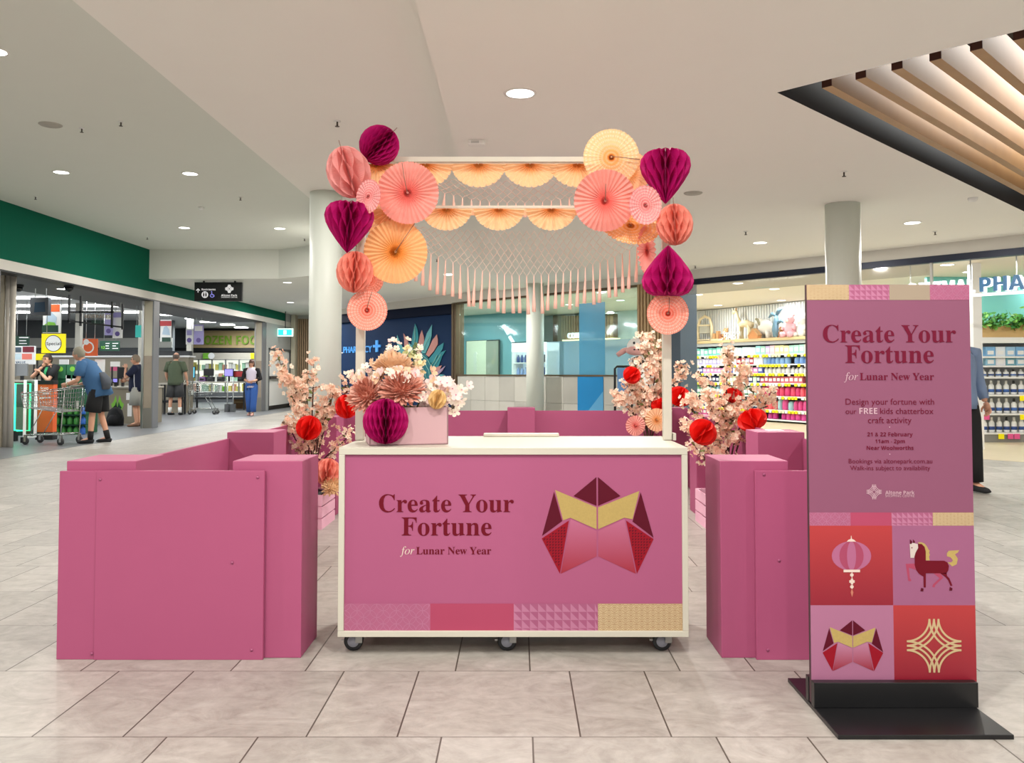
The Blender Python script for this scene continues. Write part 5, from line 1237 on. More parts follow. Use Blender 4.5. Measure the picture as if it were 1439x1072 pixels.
word(t, p, sansb('12'), lime, 142, 147.5, 490); [rect(t, 'text_bar', p, paper, *q) for q in ((148.5, 482, 154, 483), (148.5, 485.5, 153, 486.5), (148.5, 489, 153.5, 490), (158, 482, 166, 483), (158, 485.5, 163, 486.5), (158, 489, 166, 490))]
t, p = board('hanging_sign', 'dark green aisle sign behind the silver column', 19, 472, 41, 486, 22.5, dkg, hang=3.15)
[rect(t, 'text_bar', p, paper, *q) for q in ((27, 473.5, 40, 475), (27, 478, 37, 479.3), (27, 482, 38, 483.2))]
# wall posters behind the left checkouts
t, p = board('poster_board', 'board of white and dark red posters behind the left checkouts', 17, 486, 50, 512, 24.0, paper, legs=True)
rect(t, 'poster', p, mat('poster_slate', '4a5a68', .5), 18, 488, 30, 495); rect(t, 'poster', p, mat('poster_maroon', '7a2230', .5), 32, 487, 48, 495); rect(t, 'poster', p, mat('poster_coral', 'f08070', .5), 31, 497, 45, 505); rect(t, 'poster', p, mat('poster_pale', 'cfe3ea', .5), 18, 497, 30, 505)
word(t, p, sansb('VALUE'), mat('poster_ink', '3a5a78', .5), 22, 36, 510.5)
t, p = board('hanging_screen', 'small blue screen at the left photo edge', -1, 490, 8, 501, 14.6, scr, 'screen')
# gate area
def gate(label, x0, x1, y0, y1, Y, M, r=.012):
    t = thing('checkout_gate', label, 'gate', ((XX(x0, Y)+XX(x1, Y))/2, Y, 0)); a, b, z0, z1 = XX(x0, Y), XX(x1, Y), max(.06, ZZ(y1, Y)), ZZ(y0, Y)
    MB().tube([(a, Y, z0), (a, Y, z1), (b, Y, z1), (b, Y, z0), (a, Y, z0)], r, M, 8, False).build('tube_frame', t)
    MB().box(a, b, Y-.003, Y+.003, z0+.01, z1-.01, glass_mat('gate_glass', 'd5f5e8', .12)).build('glass_leaf', t)
    MB().box(a-.04, a+.04, Y-.05, Y+.05, .003, z0, dark_plastic).build('foot', t); MB().tube([(a, Y, .003), (a, Y, z0)], .02, M, 8).build('post', t); return t
gate('green lit glass gate left of the white frame gate', 22, 43, 539, 605, 15.3, gglow, .017); gate('green lit glass gate nearest the left photo edge', 3, 19, 541, 608, 15.4, gglow)
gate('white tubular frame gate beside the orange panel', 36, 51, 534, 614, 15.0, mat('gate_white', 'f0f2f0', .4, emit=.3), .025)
t = thing('checkout_housing', 'dark green self checkout housing with red stop signs behind green gates', 'checkout', (XX(27, 16.6), 16.6, 0)); Y = 16.6
MB().box(XX(5, Y), XX(44, Y), Y, Y+.2, .003, ZZ(540, Y), dkg).build('housing', t); MB().box(XX(6, Y), XX(44, Y), Y-.006, Y, .1, ZZ(572, Y), counter_side).build('front_panel', t)
for cx in (10, 34): MB().prism([(XX(x, Y), ZZ(y, Y)) for x, y in circ(cx, 554, 4.2, 16)], Y-.012, Y-.006, red_s, 'y').build('stop_disc', t); MB().box(XX(cx-2.6, Y), XX(cx+2.6, Y), Y-.016, Y-.012, ZZ(555, Y), ZZ(553, Y), paper).build('stop_bar', t)
def monitor(label, x0, y0, x1, y1, Y, M, zb=None, back=False):
    zb = zb if zb is not None else ZZ(y1+10, Y); t = thing('till_monitor', label, 'monitor', ((XX(x0, Y)+XX(x1, Y))/2, Y, zb), 0); cx = (XX(x0, Y)+XX(x1, Y))/2
    MB().box(XX(x0, Y), XX(x1, Y), Y, Y+.05, ZZ(y1, Y), ZZ(y0, Y), mat('monitor_grey', '8d9093', .4) if back else dark_plastic).build('case', t)
    if not back: MB().box(XX(x0, Y)+.02, XX(x1, Y)-.02, Y-.003, Y, ZZ(y1, Y)+.02, ZZ(y0, Y)-.02, M).build('screen', t)
    MB().box(cx-.03, cx+.03, Y+.01, Y+.05, zb, ZZ(y1, Y), dark_plastic).build('stand', t); return t
def desk(label, x0, x1, ytop, Y, depth, M=counter_side, kind='checkout_counter', logo=None):
    t = thing(kind, label, 'counter', ((XX(x0, Y)+XX(x1, Y))/2, Y, 0)); z = ZZ(ytop, Y)
    MB().box(XX(x0, Y)-.03, XX(x1, Y)+.03, Y-.03, Y+depth, z-.04, z, counter_top).build('worktop', t); MB().box(XX(x0, Y), XX(x1, Y), Y, Y+depth-.03, .003, z-.04, M).build('base', t); return t, z
t, z = desk('checkout desk behind the green lit gates', 1, 60, 534, 17.6, .6); monitor('grey till screen seen from behind at left', 8, 511, 21, 529, 17.7, scr, z, True); monitor('grey till screen seen from behind beside the worker', 22, 511, 38, 528, 17.75, scr, z, True)
monitor('black till screen at the left photo edge', -3, 513, 8, 530, 17.7, blk, z)
def panel(label, x0, y0, x1, y1, Y):
    t, p = board('floor_sign', label, x0, y0, x1, y1, Y, ora, th=.14, legs=False); a = P(x0, y0, Y); b = P(x1, y0, Y)
    MB().box(a.x-.01, b.x+.01, Y-.01, Y+.15, a.z, a.z+.07, blk).build('top_cap', t); MB().box(a.x-.01, b.x+.01, Y-.01, Y+.15, .003, P(x0, y1, Y).z, blk).build('foot', t); return t, p
t, p = panel('tall orange panel sign at the left photo edge', -12, 540, 5, 617, 14.6); face(t, 'ring', p, paper, circ(-1, 582, 8)); face(t, 'disc', lambda x, y: p(x, y, .007), ora, circ(-1, 582, 6.5))
t, p = panel('orange panel sign with white words behind the trolley', 52, 540, 75, 607, 15.6)
for s, x0, x1, yb in (('Scan', 57, 68, 547), ('your', 60, 70, 554), ('rewards', 57, 72, 560)): word(t, p, sansb(s), paper, x0, x1, yb)
# green carton display
t = thing('carton_display', 'dark green carton display stand behind the blue shirted shopper', 'display', (XX(94, 17.2), 17.2, 0)); Y = 17.2
MB().box(XX(78, Y), XX(121, Y), Y, Y+.5, .003, ZZ(532, Y), mid_green).build('carton_body', t)
for i, (x0, x1) in enumerate(((78, 93), (94, 110))):
    MB().box(XX(x0, Y), XX(x1, Y), Y-.01, Y+.4, ZZ(532, Y), ZZ(512, Y), mat('carton_green_light', '2f6a48', .5)).build('top_carton', t)
    MB().prism([(XX(x, Y), ZZ(y, Y)) for x, y in circ((x0+x1)/2, 518.5, 3.6, 14)], Y-.014, Y-.0101, lime, 'y').build('round_mark', t)
for x0, x1, y0, y1 in ((93, 100, 527, 538), (102, 109, 527, 538)): MB().box(XX(x0, Y), XX(x1, Y), Y-.01, Y, ZZ(y1, Y), ZZ(y0, Y), paper).build('label_card', t)
bt = mat('blue_bottle', '2a62b8', .2); gt = mat('green_bottle_pack', '3f8a3c', .4)
for r in range(3):
    for k in range(5):
        x = XX(80+k*9, 16.9); z = ZZ(606-r*14, 16.9); o = MB(); o.lathe([(.05, 0), (.052, .02), (.052, .11), (.02, .15), (.018, .17), (0, .17)], bt if k > 3 else gt, (x, 16.95, max(.004, .004+r*.2)), 10)
        tag(o.build('drink_bottle'), 'blue drink bottle in the low display beside the shopper' if k > 3 else 'green bottle in the low display behind the trolley', 'bottle', 'blue bottles of the display' if k > 3 else 'green bottles of the display')
    tag(MB().box(XX(77, 16.9), XX(122, 16.9), 16.86, 17.15, .19+.2*r, .2+.2*r, dkg).build('display_shelf'), 'green display shelf %s the floor behind the trolley' % ['lowest above', 'middle one above', 'highest above'][r], 'shelf')
# service counter with leaf logo
t, z = desk('stone fronted service counter with green leaf logo', 122, 207, 543, 20.4, .9); Y = 20.4; mb = MB()
for sx in (-1, 1):
    for k, (w_, h) in enumerate(((9, 20), (6, 13))): mb.add([(XX(166+sx*x, Y), Y-.004-.002*k, ZZ(y, Y)) for x, y in ((0, 580), (w_*.7, 575), (w_, 580-h*.6), (w_*.6, 580-h*.8), (w_*.3, 580-h*1.25), (0, 580-h*.5))], [(0, 1, 2, 3, 4, 5)], lime if k == 0 else dkg)
mb.build('leaf_logo', t)
for x0, x1, y0, y1, c, lb in ((178, 183, 552, 562, paper, 'white notice'), (180, 186, 567, 585, paper, 'code free white sticker')): MB().box(XX(x0, Y), XX(x1, Y), Y-.005, Y, ZZ(y1, Y), ZZ(y0, Y), c).build('notice', t)
monitor('black till screen on the service counter', 166, 516, 178, 532, 20.6, blk, z); monitor('low black card terminal on the service counter', 158, 531, 166, 538, 20.5, scr2, z)
for x0, x1, y0, y1, c, lb in ((133, 147, 505, 524, paper, 'white paper notice standing behind the shopper'), (155, 168, 508, 515, paper, 'white notice above the pink card'), (155, 168, 515.5, 521, mat('card_pink', 'd85f8c', .5), 'pink card under the white notice'), (83, 96, 505, 513, paper, 'white notice above the green cartons'), (50, 65, 497, 506, yel, 'small yellow card beside the yellow sign')):
    board('notice_board', lb, x0, y0, x1, y1, 21.2+(.1 if y0 == 515.5 else 0), c, legs=True)
t = thing('low_shelf_unit', 'long grey shelf unit across the rear of the checkouts', 'shelf', (XX(100, 26), 26, 0)); MB().box(-19, -10.2, 26, 26.4, .003, ZZ(502, 26), counter_side).build('cabinet', t); MB().box(-19.05, -10.15, 25.95, 26.45, ZZ(502, 26), ZZ(499.5, 26), paper).build('top_board', t); MB().box(-19, -10.2, 26.1, 26.3, ZZ(499.5, 26), ZZ(493, 26), dark_plastic).build('rear_rail', t)
t = thing('backpack', 'black backpack on the floor against the service counter', 'bag', (XX(164, 19.6), 19.7, 0)); Y = 19.7; bk = fabric('backpack_black', '17181b')
MB().tube([(XX(163, Y), Y, .01), (XX(163, Y), Y, .18), (XX(163, Y), Y+.02, .36), (XX(163, Y), Y+.04, .43)], [(.19, .13), (.2, .14), (.15, .11), (.07, .05)], bk, 18, True, (1, 0, 0)).build('pack_body', t); MB().tube([(XX(163, Y), Y-.06, .08), (XX(163, Y), Y-.08, .16), (XX(163, Y), Y-.06, .25)], [(.13, .10), (.14, .10), (.1, .07)], bk, 14, True, (1, 0, 0)).build('front_pocket', t)
MB().tube([(XX(170, Y), Y-.12, .38), (XX(175, Y), Y-.13, .28), (XX(177, Y), Y-.1, .1)], .018, bk, 6).build('strap', t); MB().tube([(XX(160, Y), Y, .42), (XX(163, Y), Y, .48), (XX(166, Y), Y, .42)], .012, bk, 6).build('grab_loop', t)
# posts inside the shop
for (px, Y, lb) in ((108, 23.0, 'grey square post behind the shopper in blue'), (265, 26.5, 'grey post in the second supermarket opening'), (197, 23.5, 'grey square post behind the counter customer')):
    tag(struct('column_inner', MB().box(XX(px-3.5, Y), XX(px+3.5, Y), Y, Y+.15, 0, 3.15, mat('post_grey', 'a9a69c', .5))), lb, None)
mb = MB()
for px in (10, 16): mb.tube([(XX(px, 14.1), 14.1, 0), (XX(px, 14.1), 14.1, 2.88)], .05, mat('satin_tube', 'd6d0c4', .4, .2), 14)
mb.box(XX(-14, 14.1), XX(5, 14.1), 14.05, 14.3, 0, 2.88, beige_panel)
struct('column_silver', mb)
# trolley
def trolley(label, loc, rz, s=1.0, wire=mat('chrome_wire', 'c3c6c3', .25, .9), grp=None):
    t = thing('shopping_trolley', label, 'shopping trolley', loc, rz, grp); t.scale = (s, s, s)   # front +X
    def bas(u, v, z):                       # basket corner rails: u along, v across
        w0 = .22+.06*(1-u); return Vector((-.42+u*.86, (v*2-1)*w0, z))
    mb = MB(); zb = lambda u: .52+.12*u*0; zt = lambda u: .98-.10*u
    for v in (0, 1): mb.tube([bas(0, v, .98), bas(1, v, .88)], .008, wire, 6); mb.tube([bas(.05, v, .56), bas(.93, v, .64)], .006, wire, 6); mb.tube([bas(0, v, .98), bas(.05, v, .56)], .007, wire, 6); mb.tube([bas(1, v, .88), bas(.93, v, .64)], .007, wire, 6)
    for a, z in ((0, .98), (1, .88)): mb.tube([bas(a, 0, z), bas(a, 1, z)], .008, wire, 6)
    for i in range(1, 16):
        u = i/16
        for v in (0, 1): mb.tube([bas(u, v, .98-.1*u), bas(.05+.88*u, v, .56+.08*u)], .0035, wire, 4, False)
        mb.tube([bas(.05+.88*u, 0, .56+.08*u), bas(.05+.88*u, 1, .56+.08*u)], .0035, wire, 4, False)
    for k in range(1, 5):
        f = k/5
        for v in (0, 1): mb.tube([bas(.05*(1-f), v, .56+.42*f), bas(.93+.07*f, v, .64+.24*f)], .0035, wire, 4, False)
        mb.tube([bas(1*f+.93*(1-f), 0, .64+.24*f), bas(f+.93*(1-f), 1, .64+.24*f)], .0035, wire, 4, False); mb.tube([bas(.05*(1-f), 0, .56+.42*f), bas(.05*(1-f), 1, .56+.42*f)], .0035, wire, 4, False)
    for i in range(1, 9): mb.tube([bas(1, i/9, .88), bas(.93, i/9, .64)], .0035, wire, 4, False); mb.tube([bas(0, i/9, .98), bas(.05, i/9, .56)], .0035, wire, 4, False)
    mb.build('wire_basket', t, False)
    MB().tube([(-.52, -.26, 1.01), (-.52, .26, 1.01)], .016, mat('trolley_grip', '6f7a70', .5), 10).tube([(-.42, -.27, .97), (-.52, -.26, 1.01)], .01, wire, 6).tube([(-.42, .27, .97), (-.52, .26, 1.01)], .01, wire, 6).build('push_handle', t, False)
    mb = MB()
    for y in (-.25, .25): mb.tube([(-.40, y, .97), (-.36, y, .5), (-.34, y, .18), (.38, y*.75, .16)], .011, wire, 6); mb.tube([(-.34, y, .18), (-.34, y, .12)], .01, wire, 6); mb.tube([(.05, y*.8, .60), (.30, y*.75, .17)], .009, wire, 6)
    mb.tube([(.38, -.19, .16), (.38, .19, .16)], .01, wire, 6); mb.tube([(-.34, -.25, .18), (-.34, .25, .18)], .009, wire, 6)
    for i in range(5): mb.tube([(-.2+i*.13, -.2, .172), (-.2+i*.13, .2, .172)], .004, wire, 4)
    mb.build('undercarriage', t, False)
    for x, y in ((-.34, .25), (-.34, -.25), (.36, .19), (.36, -.19)):
        w_ = MB().lathe([(.03, -.014), (.062, -.012), (.062, .012), (.03, .014)], mat('trolley_tyre', '3a3b3c', .5), n=18, xf=Matrix.Translation((x, y, .062)) @ Matrix.Rotation(PI/2, 4, 'X')).build('wheel', t, False)
        MB().box(x-.02, x+.02, y-.022, y-.016, .05, .17, wire).box(x-.02, x+.02, y+.016, y+.022, .05, .17, wire).build('wheel_fork', w_, False)
    MB().box(-.30, -.26, -.27, -.262, .60, .74, mat('trolley_badge', 'dfe3dc', .5)).build('badge_plate', t, False); return t
pT = P(80, 622, 14.75); trolley('chrome shopping trolley pushed by the person in blue', (pT.x-.07, 14.72, .003), PI-.12, 1.0)
pT = P(288, 578, 25.3); trolley('chrome shopping trolley standing empty by the second opening checkouts', (pT.x, 25.2, .003), .1, .98)
# second opening: checkouts
def table(label, x0, x1, ytop, Y, depth=.8):
    t = thing('checkout_bench', label, 'bench', ((XX(x0, Y)+XX(x1, Y))/2, Y, 0)); z = ZZ(ytop, Y); a, b = XX(x0, Y), XX(x1, Y)
    MB().box(a, b, Y, Y+depth, z-.05, z, counter_top).build('worktop', t); MB().box(a+.05, b-.05, Y+.1, Y+depth, .35, .42, dark_plastic).build('lower_shelf', t)
    for x in (a+.05, b-.08):
        for y in (Y+.03, Y+depth-.06): MB().box(x, x+.05, y, y+.05, .003, z-.05, dark_plastic).build('leg', t)
    return t, z
_, z1 = table('checkout bench in front of the person in olive tee', 223, 258, 538, 24.9, .3)
_, z2 = table('long checkout bench behind the empty trolley', 262, 345, 536, 28.0)
monitor('till with light blue screen near the silver post', 257, 515, 274, 531, 27.9+.15, scr, z2); monitor('black till screen in the middle of the long bench', 286, 518, 300, 528, 28.2, blk, z2); monitor('till with violet screen left of the red till', 315, 518, 328, 529, 28.2, scr2, z2); monitor('till with red screen beside the person in the blazer', 328, 521, 342, 530, 28.3, red_s, z2)
for k, (px, c, lb) in enumerate(((263, '2c3a44', 'dark printer under the blue till screen'), (282, '7a5a8c', 'purple bag on the long bench'), (293, '303236', 'black scanner under the middle till'), (307, '3a3c40', 'dark card reader right of the middle till'), (336, '2c2e33', 'black printer under the red till'))):
    o = MB(); o.box(XX(px-4, 28.0), XX(px+4, 28.0), 28.12, 28.35, z2, z2+.16, mat('till_item_%d' % k, c, .5)); o.box(XX(px-3, 28.0), XX(px+3, 28.0), 28.1, 28.12, z2+.04, z2+.10, dark_plastic); tag(o.build('till_device', bevel=.01), lb, 'device')
for px, lb in ((320, 'thin silver rail post left of the pair near the woman'), (328, 'thin silver rail post right of the pair near the woman'), (258, 'thin silver rail post by the person in olive')):
    t = thing('rail_post', lb, 'post', (XX(px, 26.6), 26.6, 0)); MB().tube([(XX(px, 26.6), 26.6, .02), (XX(px, 26.6), 26.6, 1.1)], .022, gmetal, 8).build('tube', t); MB().box(XX(px-2.5, 26.6), XX(px+2.5, 26.6), 26.5, 26.7, .003, .25, mat('post_foot', '5f6265', .5)).build('foot_box', t)
t = thing('cardboard_box', 'brown carton on the floor behind the woman', 'box', (XX(336, 29), 29, 0)); MB().box(XX(328, 29), XX(345, 29), 29, 29.4, .003, .42, mat('carton_brown', '8a6a45', .7)).build('carton', t); MB().box(XX(328, 29), XX(345, 29), 28.998, 29.0, .2, .25, mat('tape', 'b79a6a', .5)).build('tape_strip', t)
# frozen food wall and freezers
Y = 36.1; t = thing('frozen_food_sign', 'timber wall sign with green frozen food lettering', 'sign', (XX(325, Y), Y, ZZ(491, Y)))
MB().box(XX(262, Y), XX(372, Y), Y, Y+.15, ZZ(489, Y), ZZ(464.5, Y), mat('sign_timber', 'c3ab7c', .6, noise=(4, .08))).build('timber_board', t); mb = MB(); a = text_geo(sansb('FROZEN FOOD'), .03)
letters(mb, sansb('FROZEN FOOD'), mat('letter_green', '7fa52e', .5), XX(270, Y), XX(372, Y), ZZ(484, Y), Y-.04, cap=ZZ(472, Y)-ZZ(484, Y), ext=.03); mb.build('lettering', t); MB().box(XX(262, Y), XX(374, Y), Y-.1, Y+.15, ZZ(464.5, Y), ZZ(462, Y), blk).box(XX(222, Y), XX(374, Y), Y-.4, Y+.15, ZZ(494.5, Y), ZZ(489, Y), blk).build('black_rail', t)
for i in range(8):
    x0, x1 = 222+i*19, 222+(i+1)*19; t = thing('freezer_cabinet', 'glass door freezer %s under the frozen food sign' % ['leftmost', 'second from the left', 'third from the left', 'fourth from the left', 'fourth from the right', 'third from the right', 'second from the right', 'rightmost'][i], 'freezer', (XX((x0+x1)/2, 35.6), 35.6, 0), 0, 'freezers along the rear wall')
    a, b = XX(x0, 35.6), XX(x1, 35.6); zt = ZZ(505, 35.6)
    MB().box(a, b, 35.6, 36.2, .003, .4, mat('freezer_base', '6b6e70', .5)).box(a, b, 36.1, 36.2, .4, zt, shelf_light).box(a, b, 35.6, 36.2, zt, zt+.28, mat('freezer_top', 'b8b2a4', .5)).build('cabinet', t)
    for k in range(3): MB().box(a+.03, b-.03, 35.75, 36.1, .42+k*.45, .45+k*.45, paper).build('shelf', t)
    MB().box(a, a+.03, 35.58, 35.62, .4, zt, gmetal).box(b-.03, b, 35.58, 35.62, .4, zt, gmetal).box(a, b, 35.58, 35.62, zt-.03, zt, gmetal).build('door_frame', t)
    rr = random.Random(i)
    for k in range(3):
        for m in range(3):
            w_ = (b-a-.1)/3; c = rr.choice((lime, mat('pack_mint', 'a9d8b8', .5), mat('pack_peach', 'e0a58a', .5), mat('pack_white', 'e8e8e0', .5), mat('pack_yellow', 'd8d070', .5)))
            tag(MB().box(a+.05+m*w_, a+.03+(m+1)*w_, 35.8, 36.0, .45+k*.45, .45+k*.45+rr.uniform(.2, .34), c).build('frozen_pack'), 'frozen food pack inside a glass door freezer', 'pack', 'packs in the freezers')
for x0, x1, c, c2, lb in ((285, 298, lime, paper, 'green and white shelf banner above the freezers'), (352, 366, yel, paper, 'yellow shelf banner with white disc above the freezers')):
    t, p = board('shelf_banner', lb, x0, 496, x1, 504, 35.5, c); face(t, 'disc', p, c2, circ(x1-1, 500, 4.6, 16))
# overhead sign and exit sign
Y = 19.0; a, b = P(273, 423, Y), P(340, 396.5, Y)
t = thing('hanging_direction_sign', 'black hanging sign pointing to restrooms with the centre logo', 'sign', ((a.x+b.x)/2, Y, a.z)); MB().box(a.x, b.x, Y, Y+.08, a.z, b.z, mat('sign_black', '0c0d10', .35)).build('board', t)
mb = MB()
for px in (284, 328): mb.box(XX(px-1, Y), XX(px+1, Y), Y+.02, Y+.06, b.z, ZB, blk)
mb.build('hanging_rods', t); pt = lambda x, y, d=.004: (P(x, y, Y).x, Y-d, P(x, y, Y).z); wh = mat('sign_white', 'f2f2f4', .4, emit=.3)
word(t, pt, sansb('Restrooms'), wh, 283.5, 303, 408); word(t, pt, sansb('Altone Park'), wh, 311, 333.5, 416.3); word(t, pt, 'SHOPPING CENTRE', wh, 311, 333.5, 418.6)
face(t, 'arrow', pt, wh, [(277.8, 411), (279, 411), (279, 407.2), (280.6, 408.6), (281.4, 407.8), (278.4, 405), (275.4, 407.8), (276.2, 408.6), (277.8, 407.2)]); face(t, 'restroom_disc', pt, wh, circ(288, 414, 4.7)); 
for dx in (-1.6, 1.6): face(t, 'restroom_figure', lambda x, y: pt(x, y, .007), blk, [(288+dx-.9, 416.6), (288+dx+.9, 416.6), (288+dx+1.1, 412.4), (288+dx-1.1, 412.4)]); face(t, 'restroom_figure', lambda x, y: pt(x, y, .007), blk, circ(288+dx, 411.4, .8, 10))
vi = mat('sign_violet', '8f8fe8', .4, emit=.5); face(t, 'access_figure', pt, vi, [(297, 411), (298.2, 411), (298.4, 413.6), (300.4, 413.6), (301.6, 416.4), (300.8, 416.8), (299.6, 414.6), (297.2, 414.6)]); face(t, 'access_figure', pt, vi, circ(297.4, 409.8, .8, 10)); mb = MB(); mb.tube([pt(298.2+2.6*math.cos(q), 415.2+2.4*math.sin(q)) for q in [-.3+.35*i for i in range(13)]], .008, vi, 5); mb.build('access_wheel', t)
mb = MB()
for sx in (-1, 1):
    for sy in (-1, 1):
        for k in (-1, 0, 1):
            n = 10; R_ = 5.8; r = R_+k*1.25; pts = [pt(322.3+sx*(R_-r*math.cos(PI/2*i/n)), 405.8+sy*(R_-r*math.sin(PI/2*i/n))) for i in range(n+1)]; mb.tube(pts, .0075, wh, 5)
mb.build('woven_logo', t)
Y = 28.6; t = thing('exit_sign', 'green lit exit sign above the white door', 'exit sign', (XW+.1, Y, ZZ(472, Y)))
ex = mat('exit_green', '28c9b4', .4, emit=2.0); MB().box(XX(389, Y), XX(411, Y), Y, Y+.06, ZZ(472.5, Y), ZZ(461.5, Y), mat('exit_white', 'd8fbf4', .4, emit=1.3)).build('light_box', t); MB().box(XX(390.5, Y), XX(409.5, Y), Y-.006, Y, ZZ(471, Y), ZZ(463, Y), ex).build('green_panel', t)
MB().box(XX(397.8, Y), XX(402.2, Y), Y-.012, Y-.006, ZZ(470, Y), ZZ(464, Y), MATS['exit_white']).build('door_mark', t); MB().tube([(XX(400, Y), Y+.03, ZZ(461.5, Y)), (XX(400, Y), Y+.03, ZB)], .015, blk, 6).build('hanging_rod', t)
t = thing('security_camera', 'small white camera at the corner by the timber slats', 'security camera', P(408, 436, 29.5)); MB().ball((0, 0, 0), .09, white_panel, 12, 8).lathe([(.1, .04), (.1, .1)], white_panel, n=14).build('dome', t, False); MB().tube([(0, 0, .09), (0, 0, ZB-t.location.z)], .02, white_panel, 6).build('hanging_rod', t, False)
# ================================================================== PHARMACY
def SX(px, py, v):                          # photo pixel on the plane v metres inside the shopfront -> (a, z)
    a = sa(px, v); q = SP(a, v, 0); return a, ZZ(py, q.y)
def sbox(mb, px0, py0, px1, py1, v, th, M):
    a0, z1 = SX(px0, py0, v); a1, _ = SX(px1, py0, v); z0 = ZZ(py1, SP((a0+a1)/2, v, 0).y); z1 = ZZ(py0, SP((a0+a1)/2, v, 0).y)
    return mb.box(a0, a1, v, v+th, z0, z1, M, MSF)
def sthing(kind, label, cat, px, py, v, group=None):
    a, z = SX(px, py, v); return thing(kind, label, cat, SP(a, v, z), 0, group)
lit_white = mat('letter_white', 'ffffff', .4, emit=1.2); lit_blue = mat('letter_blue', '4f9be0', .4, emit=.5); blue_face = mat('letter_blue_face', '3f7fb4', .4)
# lettering over the shop opening
def on_v(v): return lambda x, z, d: tuple(SP(x, v-d, z))
t = sthing('shop_letters', 'raised white and blue pharmacy name letters hung inside shop opening', 'sign', 1380, 408, .2)
mb = MB(); letters(mb, sansb('OPTIMAL'), lit_white, sa(1277, .2), sa(1371.5, .2), 2.43, 0, cap=.2, ext=.03, frame=on_v(.2)); mb.build('white_letters', t)
mb = MB(); letters(mb, sansb('PHARMACY'), lit_white, sa(1381, .2), 0, 2.43, 0, h='keep', cap=.205, ext=.05, frame=on_v(.25), align='l'); mb.build('letter_returns', t)
mb = MB(); letters(mb, sansb('PHARMACY'), blue_face, sa(1380, .2), 0, 2.43, 0, h='keep', cap=.205, ext=.02, frame=on_v(.17), align='l'); mb.build('blue_letters', t)
MB().box(sa(1270, .3), sa(1372, .3)+2.0, .3, .34, 2.38, 2.42, lit_white, MSF).build('support_rail', t)
mb = MB()
for a in (sa(1280, .3), sa(1365, .3), sa(1430, .3)): mb.box(a, a+.015, .31, .325, 2.42, 3.03, steel, MSF)
mb.build('hanging_rods', t)
t = sthing('wall_letters', 'glowing pharmacy name and blue plus on the navy wall', 'sign', 500, 496, .1); v = .11
mb = MB(); zb = ZZ(495.5, SP(sa(500, v), v, 0).y); cp = ZZ(486.5, SP(sa(500, v), v, 0).y)-zb
letters(mb, 'PHARMACY', lit_blue, sa(483, v), sa(522.5, v), zb, 0, cap=cp, ext=.015, frame=on_v(v)); letters(mb, 'OPTIMAL', lit_white, sa(450, v), sa(481.5, v), zb, 0, cap=cp*.8, ext=.015, frame=on_v(v)); mb.build('lettering', t)
mb = MB(); sbox(mb, 527.3, 478, 530.3, 494.5, v-.03, .03, lit_blue); sbox(mb, 523.8, 484.5, 533.8, 488, v-.03, .03, lit_blue); mb.build('plus_mark', t)
# leaf artwork
t = sthing('leaf_wall_art', 'teal and dusty pink leaf artwork on the navy wall', 'wall art', 600, 530, .1)
tl1, tl2, tl3, dp = mat('leaf_teal', '2f8f9c', .6), mat('leaf_teal_light', '5fb0b8', .6), mat('leaf_teal_deep', '1f7886', .6), mat('leaf_pink', 'c98f88', .6); ln = mat('leaf_line', '8fd0c8', .6)
def leafp(name, pts, M, lay):
    q = [SX(545+x/9.743, 450+y/9.743, .11) for x, y in pts]; mb = MB(); mb.prism([(a, z) for a, z in q], .11-.012-.004*lay, .112-.004*lay, M, 'y', MSF); mb.build(name, t)
for lay, M, pts in ((0, tl2, [(130,200),(158,275),(230,420),(240,520),(180,560),(150,420),(122,290)]), (1, dp, [(217,180),(262,240),(290,330),(285,470),(240,520),(232,380),(228,260)]), (0, tl2, [(290,300),(330,350),(360,430),(330,520),(290,480)]),
    (2, tl1, [(378,45),(412,130),(425,240),(405,340),(370,440),(330,400),(332,300),(350,180)]), (1, dp, [(470,135),(497,230),(500,330),(470,440),(430,420),(425,300),(445,200)]), (2, tl2, [(610,60),(602,220),(575,330),(520,455),(465,440),(500,310),(540,180)]),
    (3, dp, [(678,195),(692,260),(690,330),(640,420),(570,500),(530,470),(570,380),(620,270)]), (1, tl1, [(770,305),(755,390),(700,480),(600,590),(560,540),(640,440),(690,360)]), (2, tl1, [(802,410),(750,490),(730,550),(690,660),(600,720),(600,600),(680,520),(730,440)]),
    (3, tl3, [(470,440),(540,480),(600,600),(620,700),(590,800),(470,810),(430,650),(440,520)]), (4, dp, [(748,617),(720,680),(650,745),(600,780),(610,710),(670,645)]), (5, mat('leaf_mauve', 'a890b0', .6), [(797,625),(760,690),(680,770),(610,810),(640,760),(720,680)]), (0, tl2, [(780,745),(720,740),(660,790),(720,795)])): leafp('leaf', pts, M, lay)
mb = MB()
for pts in ([(480,470),(560,540),(605,620),(650,560),(690,480)], [(470,540),(530,600),(580,690),(590,780)], [(450,620),(510,680),(545,790)], [(600,610),(640,640),(690,560),(740,470)], [(585,230),(540,300),(500,420)], [(380,90),(385,240),(365,400)]):
    mb.tube([SP(*(lambda a, z: (a, .072, z))(*SX(545+x/9.743, 450+y/9.743, .11))) for x, y in pts], .012, ln, 5)
mb.build('leaf_veins', t)
